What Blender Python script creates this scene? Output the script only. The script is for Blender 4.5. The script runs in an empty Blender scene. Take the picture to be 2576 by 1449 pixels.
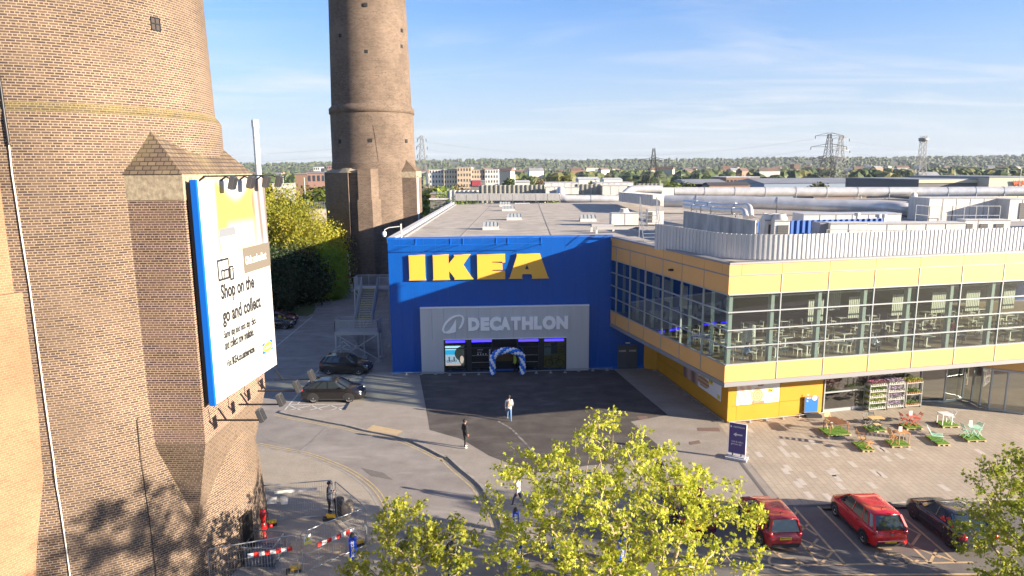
import bpy, math, random
from mathutils import Vector, Matrix
R_ = math.radians
random.seed(7)
scene = bpy.context.scene
COL = scene.collection

# ------------------------------------------------------------------ camera
W_, H_, F_, CH = 2576.0, 1449.0, 1717.0, 17.5
PITCH, ROLL = R_(9.8), R_(0.45)
cd = bpy.data.cameras.new("camera"); cam = bpy.data.objects.new("camera", cd); COL.objects.link(cam)
cd.sensor_width = 36.0; cd.lens = 36.0 * F_ / W_; cd.clip_start = 0.3; cd.clip_end = 12000
cam.matrix_world = Matrix.Translation((0, 0, CH)) @ Matrix.Rotation(R_(90) - PITCH, 4, 'X') @ Matrix.Rotation(-ROLL, 4, 'Z')
scene.camera = cam

# ------------------------------------------------------------------ light
SUN_EL, SUN_X, SUN_Y = R_(14), 0.938, -0.347
sun_dir = Vector((SUN_X * math.cos(SUN_EL), SUN_Y * math.cos(SUN_EL), math.sin(SUN_EL)))
sl = bpy.data.lights.new("sun", 'SUN'); sl.energy = 5.0; sl.angle = R_(0.53); sl.color = (1.0, 0.86, 0.68)
so = bpy.data.objects.new("sun", sl); COL.objects.link(so)
so.rotation_euler = sun_dir.to_track_quat('Z', 'Y').to_euler(); so.location = (40, -20, 40)
wd = bpy.data.worlds.new("World"); scene.world = wd; wd.use_nodes = True
nt = wd.node_tree; nt.nodes.clear()
def wn(t, **k):
    n = nt.nodes.new(t)
    for a, b in k.items(): setattr(n, a, b)
    return n
def wl(a, b): nt.links.new(a, b)
w_out = wn('ShaderNodeOutputWorld'); w_bg = wn('ShaderNodeBackground')
w_sky = wn('ShaderNodeTexSky', sky_type='NISHITA', sun_disc=False, sun_elevation=SUN_EL, sun_rotation=math.atan2(SUN_X, SUN_Y),
           altitude=30, air_density=1.0, dust_density=0.2, ozone_density=2.5)
w_bg.inputs[1].default_value = 0.08
tc = wn('ShaderNodeTexCoord'); sep = wn('ShaderNodeSeparateXYZ'); wl(tc.outputs['Generated'], sep.inputs[0])
mx = wn('ShaderNodeMath', operation='MAXIMUM'); wl(sep.outputs[2], mx.inputs[0]); mx.inputs[1].default_value = 0.0
ad = wn('ShaderNodeMath', operation='ADD'); wl(mx.outputs[0], ad.inputs[0]); ad.inputs[1].default_value = 0.07
def div(o):
    d = wn('ShaderNodeMath', operation='DIVIDE'); wl(o, d.inputs[0]); wl(ad.outputs[0], d.inputs[1]); return d.outputs[0]
cb = wn('ShaderNodeCombineXYZ'); wl(div(sep.outputs[0]), cb.inputs[0]); wl(div(sep.outputs[1]), cb.inputs[1])
mp = wn('ShaderNodeMapping'); mp.inputs['Rotation'].default_value = (0, 0, R_(-14)); mp.inputs['Scale'].default_value = (0.42, 1.0, 1)
wl(cb.outputs[0], mp.inputs[0])
n1 = wn('ShaderNodeTexNoise'); n1.inputs['Scale'].default_value = 1.15; n1.inputs['Detail'].default_value = 9; n1.inputs['Roughness'].default_value = 0.62; n1.inputs['Distortion'].default_value = 0.9
wl(mp.outputs[0], n1.inputs[0])
n2 = wn('ShaderNodeTexNoise'); n2.inputs['Scale'].default_value = 0.55; n2.inputs['Detail'].default_value = 3
wl(mp.outputs[0], n2.inputs[0])
r1 = wn('ShaderNodeMapRange'); r1.inputs[1].default_value = 0.46; r1.inputs[2].default_value = 0.70; wl(n1.outputs[0], r1.inputs[0])
r2 = wn('ShaderNodeMapRange'); r2.inputs[1].default_value = 0.38; r2.inputs[2].default_value = 0.60; wl(n2.outputs[0], r2.inputs[0])
mu = wn('ShaderNodeMath', operation='MULTIPLY'); wl(r1.outputs[0], mu.inputs[0]); wl(r2.outputs[0], mu.inputs[1])
mu2 = wn('ShaderNodeMath', operation='MULTIPLY'); wl(mu.outputs[0], mu2.inputs[0]); mu2.inputs[1].default_value = 0.75
mixc = wn('ShaderNodeMixRGB'); wl(mu2.outputs[0], mixc.inputs[0]); mixc.inputs[2].default_value = (3.0, 3.1, 3.3, 1)
hz = wn('ShaderNodeMapRange'); hz.interpolation_type = 'SMOOTHSTEP'; hz.inputs[1].default_value = -0.02; hz.inputs[2].default_value = 0.26; hz.inputs[3].default_value = 0.9; hz.inputs[4].default_value = 0.0; wl(sep.outputs[2], hz.inputs[0])
mixh = wn('ShaderNodeMixRGB'); wl(hz.outputs[0], mixh.inputs[0]); mixh.inputs[2].default_value = (2.0, 2.2, 2.55, 1); tint = wn('ShaderNodeMixRGB'); tint.blend_type = 'MULTIPLY'; tint.inputs[0].default_value = 1.0; tint.inputs[2].default_value = (0.44, 0.60, 0.86, 1); wl(w_sky.outputs[0], tint.inputs[1]); wl(tint.outputs[0], mixh.inputs[1])
wl(mixh.outputs[0], mixc.inputs[1]); wl(mixc.outputs[0], w_bg.inputs[0]); wl(w_bg.outputs[0], w_out.inputs[0])
scene.view_settings.view_transform = 'Standard'; scene.view_settings.look = 'None'
scene.view_settings.gamma = 1.0; scene.view_settings.exposure = 1.9
scene.render.engine = 'CYCLES'
scene.cycles.max_bounces = 8; scene.cycles.transparent_max_bounces = 16; scene.cycles.volume_bounces = 0
scene.cycles.use_denoising = True

# ------------------------------------------------------------------ measuring helpers (a pixel of the 2576 px wide photo -> a point in the world)
_cp, _sp = math.cos(PITCH), math.sin(PITCH)
def ray(px, py):
    x = px - W_ / 2; y = H_ / 2 - py
    c, s = math.cos(ROLL), math.sin(ROLL)
    x, y = c * x + s * y, -s * x + c * y
    return (x, F_ * _cp + y * _sp, -F_ * _sp + y * _cp)
def G(px, py, z=0.0):
    r = ray(px, py); t = (z - CH) / r[2]; return Vector((r[0] * t, r[1] * t, z))
def Yp(px, py, y):
    r = ray(px, py); t = y / r[1]; return Vector((r[0] * t, y, CH + r[2] * t))
CROPS = dict(A=(0, 0, 1.342), B=(0, 1080, 1.342), C=(900, 400, 2.415), D=(900, 950, 2.415), E=(900, 1500, 2.195), F=(1400, 850, 2.415),
             R1=(1600, 450, 2.3418), R2=(2400, 450, 1.789), R3=(2240, 850, 1.811), R4=(2700, 900, 1.9316), R5=(2600, 1400, 1.9065),
             R6=(1500, 1400, 1.9067), Z1=(3000, 1250, 3.0667), Z2=(1640, 1240, 4.6), Z3=(3040, 1500, 3.22), Z4=(1100, 1250, 4.14),
             Z5=(600, 1500, 2.195), Z6=(700, 600, 1.4487), Z7=(1200, 550, 2.6356))
def c(k, x, y):
    ox, oy, s = CROPS[k]; return ((ox + x / s) / 1.4907, (oy + y / s) / 1.4907)
def Gc(k, x, y, z=0.0): return G(*c(k, x, y), z)

# ------------------------------------------------------------------ object helpers
def tag(o, label=None, cat=None, group=None, kind=None):
    if label: o['label'] = label
    if cat: o['category'] = cat
    if group: o['group'] = group
    if kind: o['kind'] = kind
    return o
def thing(name, label, cat, loc=(0, 0, 0), rz=0.0, group=None):
    o = bpy.data.objects.new(name, None); COL.objects.link(o); o.empty_display_size = 0.2
    o.location = loc; o.rotation_euler = (0, 0, rz)
    return tag(o, label, cat, group)
def kids(o): return [x for x in o.children]
def copy_tree(o, parent=None):
    n = o.copy(); COL.objects.link(n)
    if parent is not None: n.parent = parent
    for ch in list(o.children): copy_tree(ch, n)
    return n
def dup(root, loc, rz=None, label=None, group=None, scale=None):
    n = copy_tree(root); n.location = loc
    if rz is not None: n.rotation_euler = (0, 0, rz)
    if label: n['label'] = label
    if group: n['group'] = group
    if scale: n.scale = scale if hasattr(scale, '__len__') else (scale,) * 3
    return n
def root_of(o):
    while o.parent: o = o.parent
    return o
class MB:
    def __init__(s): s.v = []; s.f = []; s.m = []; s.uv = []; s.sm = []
    def add(s, vs, fs, m=0, smooth=False, uvs=None):
        b = len(s.v); s.v += [tuple(p) for p in vs]
        for i, f in enumerate(fs):
            s.f.append([b + k for k in f]); s.m.append(m); s.sm.append(smooth); s.uv.append(uvs[i] if uvs else None)
        return s
    def box(s, cx, cy, cz, sx, sy, sz, rz=0.0, m=0, rx=0.0, ry=0.0):
        M = Matrix.Rotation(rz, 3, 'Z') @ Matrix.Rotation(ry, 3, 'Y') @ Matrix.Rotation(rx, 3, 'X')
        vs = [Vector((cx, cy, cz)) + M @ Vector((x * sx / 2, y * sy / 2, z * sz / 2)) for x in (-1, 1) for y in (-1, 1) for z in (-1, 1)]
        return s.add(vs, [(0, 1, 3, 2), (4, 6, 7, 5), (0, 4, 5, 1), (2, 3, 7, 6), (0, 2, 6, 4), (1, 5, 7, 3)], m)
    def bar(s, a, b, w, h=None, m=0, up=(0, 0, 1)):
        a, b = Vector(a), Vector(b); h = h or w; d = (b - a)
        if d.length < 1e-6: return s
        d.normalize(); u = Vector(up)
        if abs(d.dot(u)) > 0.98: u = Vector((1, 0, 0))
        x = d.cross(u).normalized(); y = x.cross(d)
        vs = [p + x * (i * w / 2) + y * (j * h / 2) for p in (a, b) for i, j in ((-1, -1), (1, -1), (1, 1), (-1, 1))]
        return s.add(vs, [(3, 2, 1, 0), (4, 5, 6, 7), (0, 1, 5, 4), (1, 2, 6, 5), (2, 3, 7, 6), (3, 0, 4, 7)], m)
    def tube(s, pts, r, n=8, m=0, caps=True, r2=None):
        pts = [Vector(p) for p in pts]; k = len(pts); vs = []; fs = []
        prev = None
        for i, p in enumerate(pts):
            d = (pts[min(i + 1, k - 1)] - pts[max(i - 1, 0)])
            d = d.normalized() if d.length > 1e-9 else Vector((0, 0, 1))
            if prev is None:
                a = d.cross(Vector((0, 0, 1)))
                if a.length < 0.05: a = d.cross(Vector((1, 0, 0)))
                a.normalize()
            else:
                a = prev - d * prev.dot(d); a.normalize()
            prev = a; b = d.cross(a)
            rr = r[i] if hasattr(r, '__len__') else (r if r2 is None else r + (r2 - r) * i / (k - 1))
            for j in range(n):
                t = 2 * math.pi * j / n; vs.append(p + a * (rr * math.cos(t)) + b * (rr * math.sin(t)))
        for i in range(k - 1):
            for j in range(n):
                fs.append((i * n + j, i * n + (j + 1) % n, (i + 1) * n + (j + 1) % n, (i + 1) * n + j))
        s.add(vs, fs, m, True)
        if caps: s.add(vs[:n], [tuple(range(n - 1, -1, -1))], m); s.add(vs[-n:], [tuple(range(n))], m)
        return s
    def prism(s, poly, z0, z1, m=0, bottom=True, mt=None):
        a = sum(poly[i][0] * poly[(i + 1) % len(poly)][1] - poly[(i + 1) % len(poly)][0] * poly[i][1] for i in range(len(poly)))
        if a < 0: poly = poly[::-1]
        n = len(poly); vs = [(p[0], p[1], z0) for p in poly] + [(p[0], p[1], z1) for p in poly]
        s.add(vs, [(i, (i + 1) % n, n + (i + 1) % n, n + i) for i in range(n)], m)
        s.add(vs, [tuple(range(n, 2 * n))] + ([tuple(range(n - 1, -1, -1))] if bottom else []), m if mt is None else mt)
        return s
    def quad(s, *p, m=0): return s.add(p, [tuple(range(len(p)))], m)
    def ball(s, ctr, r, n=10, k=6, m=0, sc=(1, 1, 1)):
        vs = [(ctr[0], ctr[1], ctr[2] - r * sc[2])]; fs = []
        for i in range(1, k):
            t = math.pi * i / k
            for j in range(n):
                p = 2 * math.pi * j / n
                vs.append((ctr[0] + r * sc[0] * math.sin(t) * math.cos(p), ctr[1] + r * sc[1] * math.sin(t) * math.sin(p), ctr[2] - r * sc[2] * math.cos(t)))
        vs.append((ctr[0], ctr[1], ctr[2] + r * sc[2])); L = len(vs) - 1
        for j in range(n):
            fs.append((0, 1 + (j + 1) % n, 1 + j)); fs.append((L, 1 + (k - 2) * n + j, 1 + (k - 2) * n + (j + 1) % n))
            for i in range(k - 2): fs.append((1 + i * n + j, 1 + i * n + (j + 1) % n, 1 + (i + 1) * n + (j + 1) % n, 1 + (i + 1) * n + j))
        return s.add(vs, fs, m, True)
    def lathe(s, ctr, prof, n=24, m=0, smooth=True, uvr=None, a0=0.0, a1=2 * math.pi):
        full = abs(a1 - a0 - 2 * math.pi) < 1e-6; k = n if full else n + 1
        vs = [(ctr[0] + r * math.cos(a0 + (a1 - a0) * j / n), ctr[1] + r * math.sin(a0 + (a1 - a0) * j / n), ctr[2] + z) for r, z in prof for j in range(k)]
        fs = []; uv = []
        for i in range(len(prof) - 1):
            for j in range(n):
                j2 = (j + 1) % k; fs.append((i * k + j, i * k + j2, (i + 1) * k + j2, (i + 1) * k + j))
                if uvr:
                    u0 = (a1 - a0) * j / n * uvr; u1 = (a1 - a0) * (j + 1) / n * uvr; v0 = ctr[2] + prof[i][1]; v1 = ctr[2] + prof[i + 1][1]
                    uv.append([(u0, v0), (u1, v0), (u1, v1), (u0, v1)])
        return s.add(vs, fs, m, smooth, uv if uvr else None)
    def build(s, name, mats, parent=None, local=False, uv=False):
        used_ = sorted({i for f in s.f for i in f})
        if len(used_) < len(s.v):
            mp_i = {o_: n_ for n_, o_ in enumerate(used_)}; s.v = [s.v[i] for i in used_]; s.f = [[mp_i[i] for i in f] for f in s.f]
        me = bpy.data.meshes.new(name)
        off = Vector((0, 0, 0))
        if parent is not None and not local: off = root_of(parent).location
        me.from_pydata([(p[0] - off[0], p[1] - off[1], p[2] - off[2]) for p in s.v], [], s.f)
        if not isinstance(mats, (list, tuple)): mats = [mats]
        for mm in mats: me.materials.append(mm)
        me.polygons.foreach_set('material_index', s.m); me.polygons.foreach_set('use_smooth', s.sm)
        if uv or any(u is not None for u in s.uv):
            L = me.uv_layers.new(name='UVMap'); me.update()
            for pi, po in enumerate(me.polygons):
                u = s.uv[pi]
                if u is None:
                    nn = po.normal; h = math.hypot(nn.x, nn.y)
                    tx, ty = (-nn.y / h, nn.x / h) if h > 0.2 else (1, 0)
                    for li in po.loop_indices:
                        q = s.v[me.loops[li].vertex_index]
                        L.data[li].uv = (q[0] * tx + q[1] * ty, q[2]) if h > 0.2 else (q[0], q[1])
                else:
                    for q, li in zip(u, po.loop_indices): L.data[li].uv = q
        me.update()
        o = bpy.data.objects.new(name, me); COL.objects.link(o)
        if parent is not None: o.parent = parent
        return o
def rotmb(mb, M):
    mb.v = [tuple(M @ Vector(p)) for p in mb.v]; return mb
class Frame:
    """a vertical (or any) plane: origin, right, up; n faces the viewer"""
    def __init__(s, o, r, u=(0, 0, 1)):
        s.o = Vector(o); s.r = Vector(r).normalized(); s.u = Vector(u).normalized(); s.n = s.r.cross(s.u)
    def P(s, a, b, out=0.0): return s.o + s.r * a + s.u * b + s.n * out
    def px(s, px, py):
        d = Vector(ray(px, py)); C0 = Vector((0, 0, CH)); t = (s.o - C0).dot(s.n) / d.dot(s.n); p = C0 + d * t - s.o
        return (p.dot(s.r), p.dot(s.u))
    def cpx(s, k, x, y): return s.px(*c(k, x, y))
    def M(s, out=0.0):
        m = Matrix((s.r, s.u, s.n)).transposed().to_4x4(); m.translation = s.o + s.n * out; return m
    def box(s, mb, a0, a1, b0, b1, n0, n1, m=0):
        vs = [s.P(a, b, n) for a in (a0, a1) for b in (b0, b1) for n in (n0, n1)]
        return mb.add(vs, [(0, 1, 3, 2), (4, 6, 7, 5), (0, 4, 5, 1), (2, 3, 7, 6), (0, 2, 6, 4), (1, 5, 7, 3)], m)
    def quad(s, mb, a0, a1, b0, b1, n=0.0, m=0):
        return mb.add([s.P(a0, b0, n), s.P(a1, b0, n), s.P(a1, b1, n), s.P(a0, b1, n)], [(0, 1, 2, 3)], m)
def _curve_mesh(cu, name, fr, off, depth, mat, parent, local, fit=None):
    tmp = bpy.data.objects.new("tmp", cu); COL.objects.link(tmp)
    bpy.context.view_layer.update()
    me = bpy.data.meshes.new_from_object(tmp.evaluated_get(bpy.context.evaluated_depsgraph_get()))
    bpy.data.objects.remove(tmp)
    if fit:
        xs = [v.co.x for v in me.vertices]; ys = [v.co.y for v in me.vertices]
        x0, x1, y0, y1 = min(xs), max(xs), min(ys), max(ys)
        kx = (fit[1] - fit[0]) / max(x1 - x0, 1e-6); ky = (fit[3] - fit[2]) / max(y1 - y0, 1e-6)
        if fit[3] is None: pass
        for v in me.vertices: v.co.x = fit[0] + (v.co.x - x0) * kx; v.co.y = fit[2] + (v.co.y - y0) * ky
    ofs = Vector((0, 0, 0)) if (parent is None or local) else Vector(root_of(parent).location)
    for v in me.vertices:
        v.co = fr.P(v.co.x, v.co.y, off + v.co.z + depth / 2) - ofs
    me.materials.clear(); me.materials.append(mat); me.name = name
    o = bpy.data.objects.new(name, me); COL.objects.link(o)
    if parent is not None: o.parent = parent
    return o
def shape(splines, fr, name, mat, depth, parent=None, off=0.0, local=False):
    cu = bpy.data.curves.new(name, 'CURVE'); cu.dimensions = '2D'; cu.fill_mode = 'BOTH'; cu.extrude = depth / 2
    for sp in splines:
        q = cu.splines.new('POLY'); q.points.add(len(sp) - 1)
        for i, (a, b) in enumerate(sp): q.points[i].co = (a, b, 0, 1)
        q.use_cyclic_u = True
    return _curve_mesh(cu, name, fr, off, depth, mat, parent, local)
def text(s, fr, fit, name, mat, depth=0.01, parent=None, off=0.0, bold=0.0, local=False, align=None):
    cu = bpy.data.curves.new(name, 'FONT'); cu.body = s; cu.size = 1.0; cu.extrude = depth / 2; cu.offset = bold; cu.resolution_u = 3
    cu.space_line = 1.05
    if align: cu.align_x = align
    return _curve_mesh(cu, name, fr, off, depth, mat, parent, local, fit)

# ------------------------------------------------------------------ materials
MATS = {}
def mat(name, col, rough=0.7, metal=0.0, col2=None, ns=3.0, bump=0.0, bs=40.0, spec=0.5, streak=None, coat=0.0, tr=0.0, obj=False, detail=5, contrast=(0.35, 0.65), emit=0.0):
    if name in MATS: return MATS[name]
    m = bpy.data.materials.new(name); m.use_nodes = True; t = m.node_tree; b = t.nodes['Principled BSDF']; MATS[name] = m
    b.inputs['Base Color'].default_value = (*col, 1); b.inputs['Roughness'].default_value = rough; b.inputs['Metallic'].default_value = metal
    b.inputs['Specular IOR Level'].default_value = spec; b.inputs['Coat Weight'].default_value = coat
    if emit: b.inputs['Emission Color'].default_value = (*col, 1); b.inputs['Emission Strength'].default_value = emit
    tcn = t.nodes.new('ShaderNodeTexCoord') if obj else t.nodes.new('ShaderNodeNewGeometry')
    co = tcn.outputs['Object' if obj else 'Position']
    if col2 is not None:
        n = t.nodes.new('ShaderNodeTexNoise'); n.inputs['Scale'].default_value = ns; n.inputs['Detail'].default_value = detail; n.inputs['Roughness'].default_value = 0.6
        if streak:
            mpn = t.nodes.new('ShaderNodeMapping'); mpn.inputs['Scale'].default_value = streak; t.links.new(co, mpn.inputs[0]); t.links.new(mpn.outputs[0], n.inputs[0])
        else: t.links.new(co, n.inputs[0])
        r = t.nodes.new('ShaderNodeMapRange'); r.inputs[1].default_value = contrast[0]; r.inputs[2].default_value = contrast[1]; t.links.new(n.outputs[0], r.inputs[0])
        x = t.nodes.new('ShaderNodeMixRGB'); x.inputs[1].default_value = (*col, 1); x.inputs[2].default_value = (*col2, 1)
        t.links.new(r.outputs[0], x.inputs[0]); t.links.new(x.outputs[0], b.inputs['Base Color'])
    if bump:
        n = t.nodes.new('ShaderNodeTexNoise'); n.inputs['Scale'].default_value = bs; n.inputs['Detail'].default_value = 3; t.links.new(co, n.inputs[0])
        bp = t.nodes.new('ShaderNodeBump'); bp.inputs['Strength'].default_value = bump; bp.inputs['Distance'].default_value = 0.02
        t.links.new(n.outputs[0], bp.inputs['Height']); t.links.new(bp.outputs[0], b.inputs['Normal'])
    return m
def brick(name, c1, c2, mort, bw=0.25, rh=0.0885, mw=0.013, bump=0.3, header=True, tint=None):
    if name in MATS: return MATS[name]
    m = bpy.data.materials.new(name); m.use_nodes = True; t = m.node_tree; b = t.nodes['Principled BSDF']; MATS[name] = m
    uv = t.nodes.new('ShaderNodeUVMap'); uv.uv_map = 'UVMap'
    br = t.nodes.new('ShaderNodeTexBrick'); t.links.new(uv.outputs[0], br.inputs['Vector'])
    br.offset = 0.5; br.offset_frequency = 2; br.squash = 0.5 if header else 1.0; br.squash_frequency = 4
    for k, v in (('Color1', (*c1, 1)), ('Color2', (*c2, 1)), ('Mortar', (*mort, 1)), ('Scale', 1.0), ('Mortar Size', mw), ('Mortar Smooth', 0.2), ('Bias', -0.15), ('Brick Width', bw), ('Row Height', rh)):
        br.inputs[k].default_value = v
    g = t.nodes.new('ShaderNodeNewGeometry')
    n = t.nodes.new('ShaderNodeTexNoise'); n.inputs['Scale'].default_value = 0.22; n.inputs['Detail'].default_value = 6; n.inputs['Roughness'].default_value = 0.65; t.links.new(g.outputs['Position'], n.inputs[0])
    r = t.nodes.new('ShaderNodeMapRange'); r.inputs[1].default_value = 0.35; r.inputs[2].default_value = 0.7; r.inputs[3].default_value = 0.78; r.inputs[4].default_value = 1.22
    t.links.new(n.outputs[0], r.inputs[0])
    x = t.nodes.new('ShaderNodeMixRGB'); x.blend_type = 'MULTIPLY'; x.inputs[0].default_value = 1.0; t.links.new(br.outputs['Color'], x.inputs[1]); t.links.new(r.outputs[0], x.inputs[2])
    n3 = t.nodes.new('ShaderNodeTexNoise'); n3.inputs['Scale'].default_value = 0.6; n3.inputs['Detail'].default_value = 8; t.links.new(g.outputs['Position'], n3.inputs[0])
    r3 = t.nodes.new('ShaderNodeMapRange'); r3.inputs[1].default_value = 0.52; r3.inputs[2].default_value = 0.78; r3.inputs[4].default_value = 0.55; t.links.new(n3.outputs[0], r3.inputs[0])
    x2 = t.nodes.new('ShaderNodeMixRGB'); t.links.new(r3.outputs[0], x2.inputs[0]); t.links.new(x.outputs[0], x2.inputs[1]); x2.inputs[2].default_value = (*(tint or mort), 1)
    t.links.new(x2.outputs[0], b.inputs['Base Color']); b.inputs['Roughness'].default_value = 0.9; b.inputs['Specular IOR Level'].default_value = 0.25
    bp = t.nodes.new('ShaderNodeBump'); bp.inputs['Strength'].default_value = bump; bp.inputs['Distance'].default_value = 0.01; bp.invert = True
    t.links.new(br.outputs['Fac'], bp.inputs['Height']); t.links.new(bp.outputs[0], b.inputs['Normal'])
    return m
def glass(name, tint=(0.75, 0.85, 0.82), ior=1.6, rough=0.0, floor=0.06):
    if name in MATS: return MATS[name]
    m = bpy.data.materials.new(name); m.use_nodes = True; t = m.node_tree; t.nodes.clear(); MATS[name] = m
    o = t.nodes.new('ShaderNodeOutputMaterial'); mixn = t.nodes.new('ShaderNodeMixShader'); tr = t.nodes.new('ShaderNodeBsdfTransparent'); gl = t.nodes.new('ShaderNodeBsdfGlossy')
    fr0 = t.nodes.new('ShaderNodeLayerWeight'); fr0.inputs[0].default_value = 0.5; fr1 = t.nodes.new('ShaderNodeMath'); fr1.operation = 'POWER'; fr1.inputs[1].default_value = 4.0; t.links.new(fr0.outputs['Facing'], fr1.inputs[0]); fr = t.nodes.new('ShaderNodeMath'); fr.operation = 'MULTIPLY_ADD'; fr.inputs[1].default_value = 0.9; fr.inputs[2].default_value = floor + 0.03; fr.use_clamp = True; t.links.new(fr1.outputs[0], fr.inputs[0]); tr.inputs[0].default_value = (*tint, 1); gl.inputs['Roughness'].default_value = rough
    a = t.nodes.new('ShaderNodeMath'); a.operation = 'ADD'; a.inputs[1].default_value = floor; t.links.new(fr.outputs[0], a.inputs[0])
    t.links.new(a.outputs[0], mixn.inputs[0]); t.links.new(tr.outputs[0], mixn.inputs[1]); t.links.new(gl.outputs[0], mixn.inputs[2]); t.links.new(mixn.outputs[0], o.inputs[0])
    return m
def leafmat(name, c1, c2, trans=0.45, ns=1.2):
    if name in MATS: return MATS[name]
    m = bpy.data.materials.new(name); m.use_nodes = True; t = m.node_tree; t.nodes.clear(); MATS[name] = m
    o = t.nodes.new('ShaderNodeOutputMaterial'); mixn = t.nodes.new('ShaderNodeMixShader'); d = t.nodes.new('ShaderNodeBsdfPrincipled'); tl = t.nodes.new('ShaderNodeBsdfTranslucent')
    d.inputs['Roughness'].default_value = 0.55; d.inputs['Specular IOR Level'].default_value = 0.3
    g = t.nodes.new('ShaderNodeNewGeometry'); n = t.nodes.new('ShaderNodeTexNoise'); n.inputs['Scale'].default_value = ns; n.inputs['Detail'].default_value = 4; t.links.new(g.outputs['Position'], n.inputs[0])
    r = t.nodes.new('ShaderNodeMapRange'); r.inputs[1].default_value = 0.3; r.inputs[2].default_value = 0.7; t.links.new(n.outputs[0], r.inputs[0])
    x = t.nodes.new('ShaderNodeMixRGB'); x.inputs[1].default_value = (*c1, 1); x.inputs[2].default_value = (*c2, 1); t.links.new(r.outputs[0], x.inputs[0])
    oi = t.nodes.new('ShaderNodeObjectInfo'); hs = t.nodes.new('ShaderNodeHueSaturation'); t.links.new(x.outputs[0], hs.inputs['Color'])
    rr = t.nodes.new('ShaderNodeMapRange'); rr.inputs[3].default_value = 0.75; rr.inputs[4].default_value = 1.3; t.links.new(oi.outputs['Random'], rr.inputs[0]); t.links.new(rr.outputs[0], hs.inputs['Value'])
    t.links.new(hs.outputs[0], d.inputs['Base Color']); t.links.new(hs.outputs[0], tl.inputs[0]); mixn.inputs[0].default_value = trans
    t.links.new(d.outputs[0], mixn.inputs[1]); t.links.new(tl.outputs[0], mixn.inputs[2]); t.links.new(mixn.outputs[0], o.inputs[0])
    return m
def asphalt(name, c1, c2, stain, grain=0.35, ss=0.25):
    if name in MATS: return MATS[name]
    m = mat(name, c1, 0.92, col2=c2, ns=0.7, detail=8); t = m.node_tree; b = t.nodes['Principled BSDF']; b.inputs['Specular IOR Level'].default_value = 0.2
    src = b.inputs['Base Color'].links[0].from_socket
    g = t.nodes.new('ShaderNodeNewGeometry')
    n = t.nodes.new('ShaderNodeTexNoise'); n.inputs['Scale'].default_value = 24; n.inputs['Detail'].default_value = 4; n.inputs['Roughness'].default_value = 0.8; t.links.new(g.outputs['Position'], n.inputs[0])
    r = t.nodes.new('ShaderNodeMapRange'); r.inputs[1].default_value = 0.25; r.inputs[2].default_value = 0.75; r.inputs[3].default_value = 1 - grain; r.inputs[4].default_value = 1 + grain; t.links.new(n.outputs[0], r.inputs[0])
    x = t.nodes.new('ShaderNodeMixRGB'); x.blend_type = 'MULTIPLY'; x.inputs[0].default_value = 1; t.links.new(src, x.inputs[1]); t.links.new(r.outputs[0], x.inputs[2])
    mp2 = t.nodes.new('ShaderNodeMapping'); mp2.inputs['Rotation'].default_value = (0, 0, 0.6); mp2.inputs['Scale'].default_value = (ss, ss * 2.5, ss); t.links.new(g.outputs['Position'], mp2.inputs[0])
    n2 = t.nodes.new('ShaderNodeTexNoise'); n2.inputs['Scale'].default_value = 1.0; n2.inputs['Detail'].default_value = 7; n2.inputs['Distortion'].default_value = 0.6; t.links.new(mp2.outputs[0], n2.inputs[0])
    r2 = t.nodes.new('ShaderNodeMapRange'); r2.inputs[1].default_value = 0.52; r2.inputs[2].default_value = 0.75; r2.inputs[4].default_value = 0.6; t.links.new(n2.outputs[0], r2.inputs[0])
    y = t.nodes.new('ShaderNodeMixRGB'); t.links.new(r2.outputs[0], y.inputs[0]); t.links.new(x.outputs[0], y.inputs[1]); y.inputs[2].default_value = (*stain, 1); t.links.new(y.outputs[0], b.inputs['Base Color'])
    return m
# ------------------------------------------------------------------ ground, road, forecourt
FZ = 0.10   # height of the raised forecourt
m_ground = asphalt('far_ground', (0.09, 0.10, 0.06), (0.16, 0.15, 0.10), (0.22, 0.2, 0.16), ss=0.01)
m_road = asphalt('road_asphalt', (0.225, 0.20, 0.185), (0.28, 0.255, 0.232), (0.40, 0.365, 0.33))
m_bay = asphalt('car_park_asphalt', (0.145, 0.132, 0.128), (0.185, 0.168, 0.158), (0.20, 0.185, 0.17), ss=0.5)
m_pave = asphalt('forecourt_tarmac', (0.27, 0.237, 0.205), (0.315, 0.28, 0.243), (0.38, 0.34, 0.30))
m_new = asphalt('new_tarmac', (0.075, 0.066, 0.062), (0.105, 0.094, 0.085), (0.17, 0.155, 0.14), ss=0.35)
m_side = asphalt('side_pavement', (0.32, 0.28, 0.228), (0.37, 0.325, 0.265), (0.38, 0.34, 0.29), ss=0.6)
m_kerb = mat('kerb_stone', (0.36, 0.33, 0.29), 0.9, col2=(0.24, 0.22, 0.2), ns=2)
m_white = mat('white_paint', (0.78, 0.76, 0.72), 0.7, col2=(0.55, 0.52, 0.48), ns=5)
m_line = mat('worn_white_line', (0.62, 0.60, 0.57), 0.8, col2=(0.40, 0.38, 0.35), ns=4)
m_yline = mat('yellow_line', (0.52, 0.40, 0.19), 0.8, col2=(0.34, 0.28, 0.17), ns=3)
m_bline = mat('bay_line', (0.60, 0.42, 0.24), 0.8, col2=(0.38, 0.29, 0.19), ns=3)
g = MB(); g.quad((-6000, -200, 0), (6000, -200, 0), (6000, 9000, 0), (-6000, 9000, 0))
tag(g.build('ground', m_ground), kind='structure')
def sheet(name, pts, z, m):
    b = MB(); b.add([(p[0], p[1], z) for p in pts], [tuple(range(len(pts)))]); o = b.build(name, m)
    if o.data.polygons[0].normal.z < 0: o.data.flip_normals()
    return tag(o, kind='structure')
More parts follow.
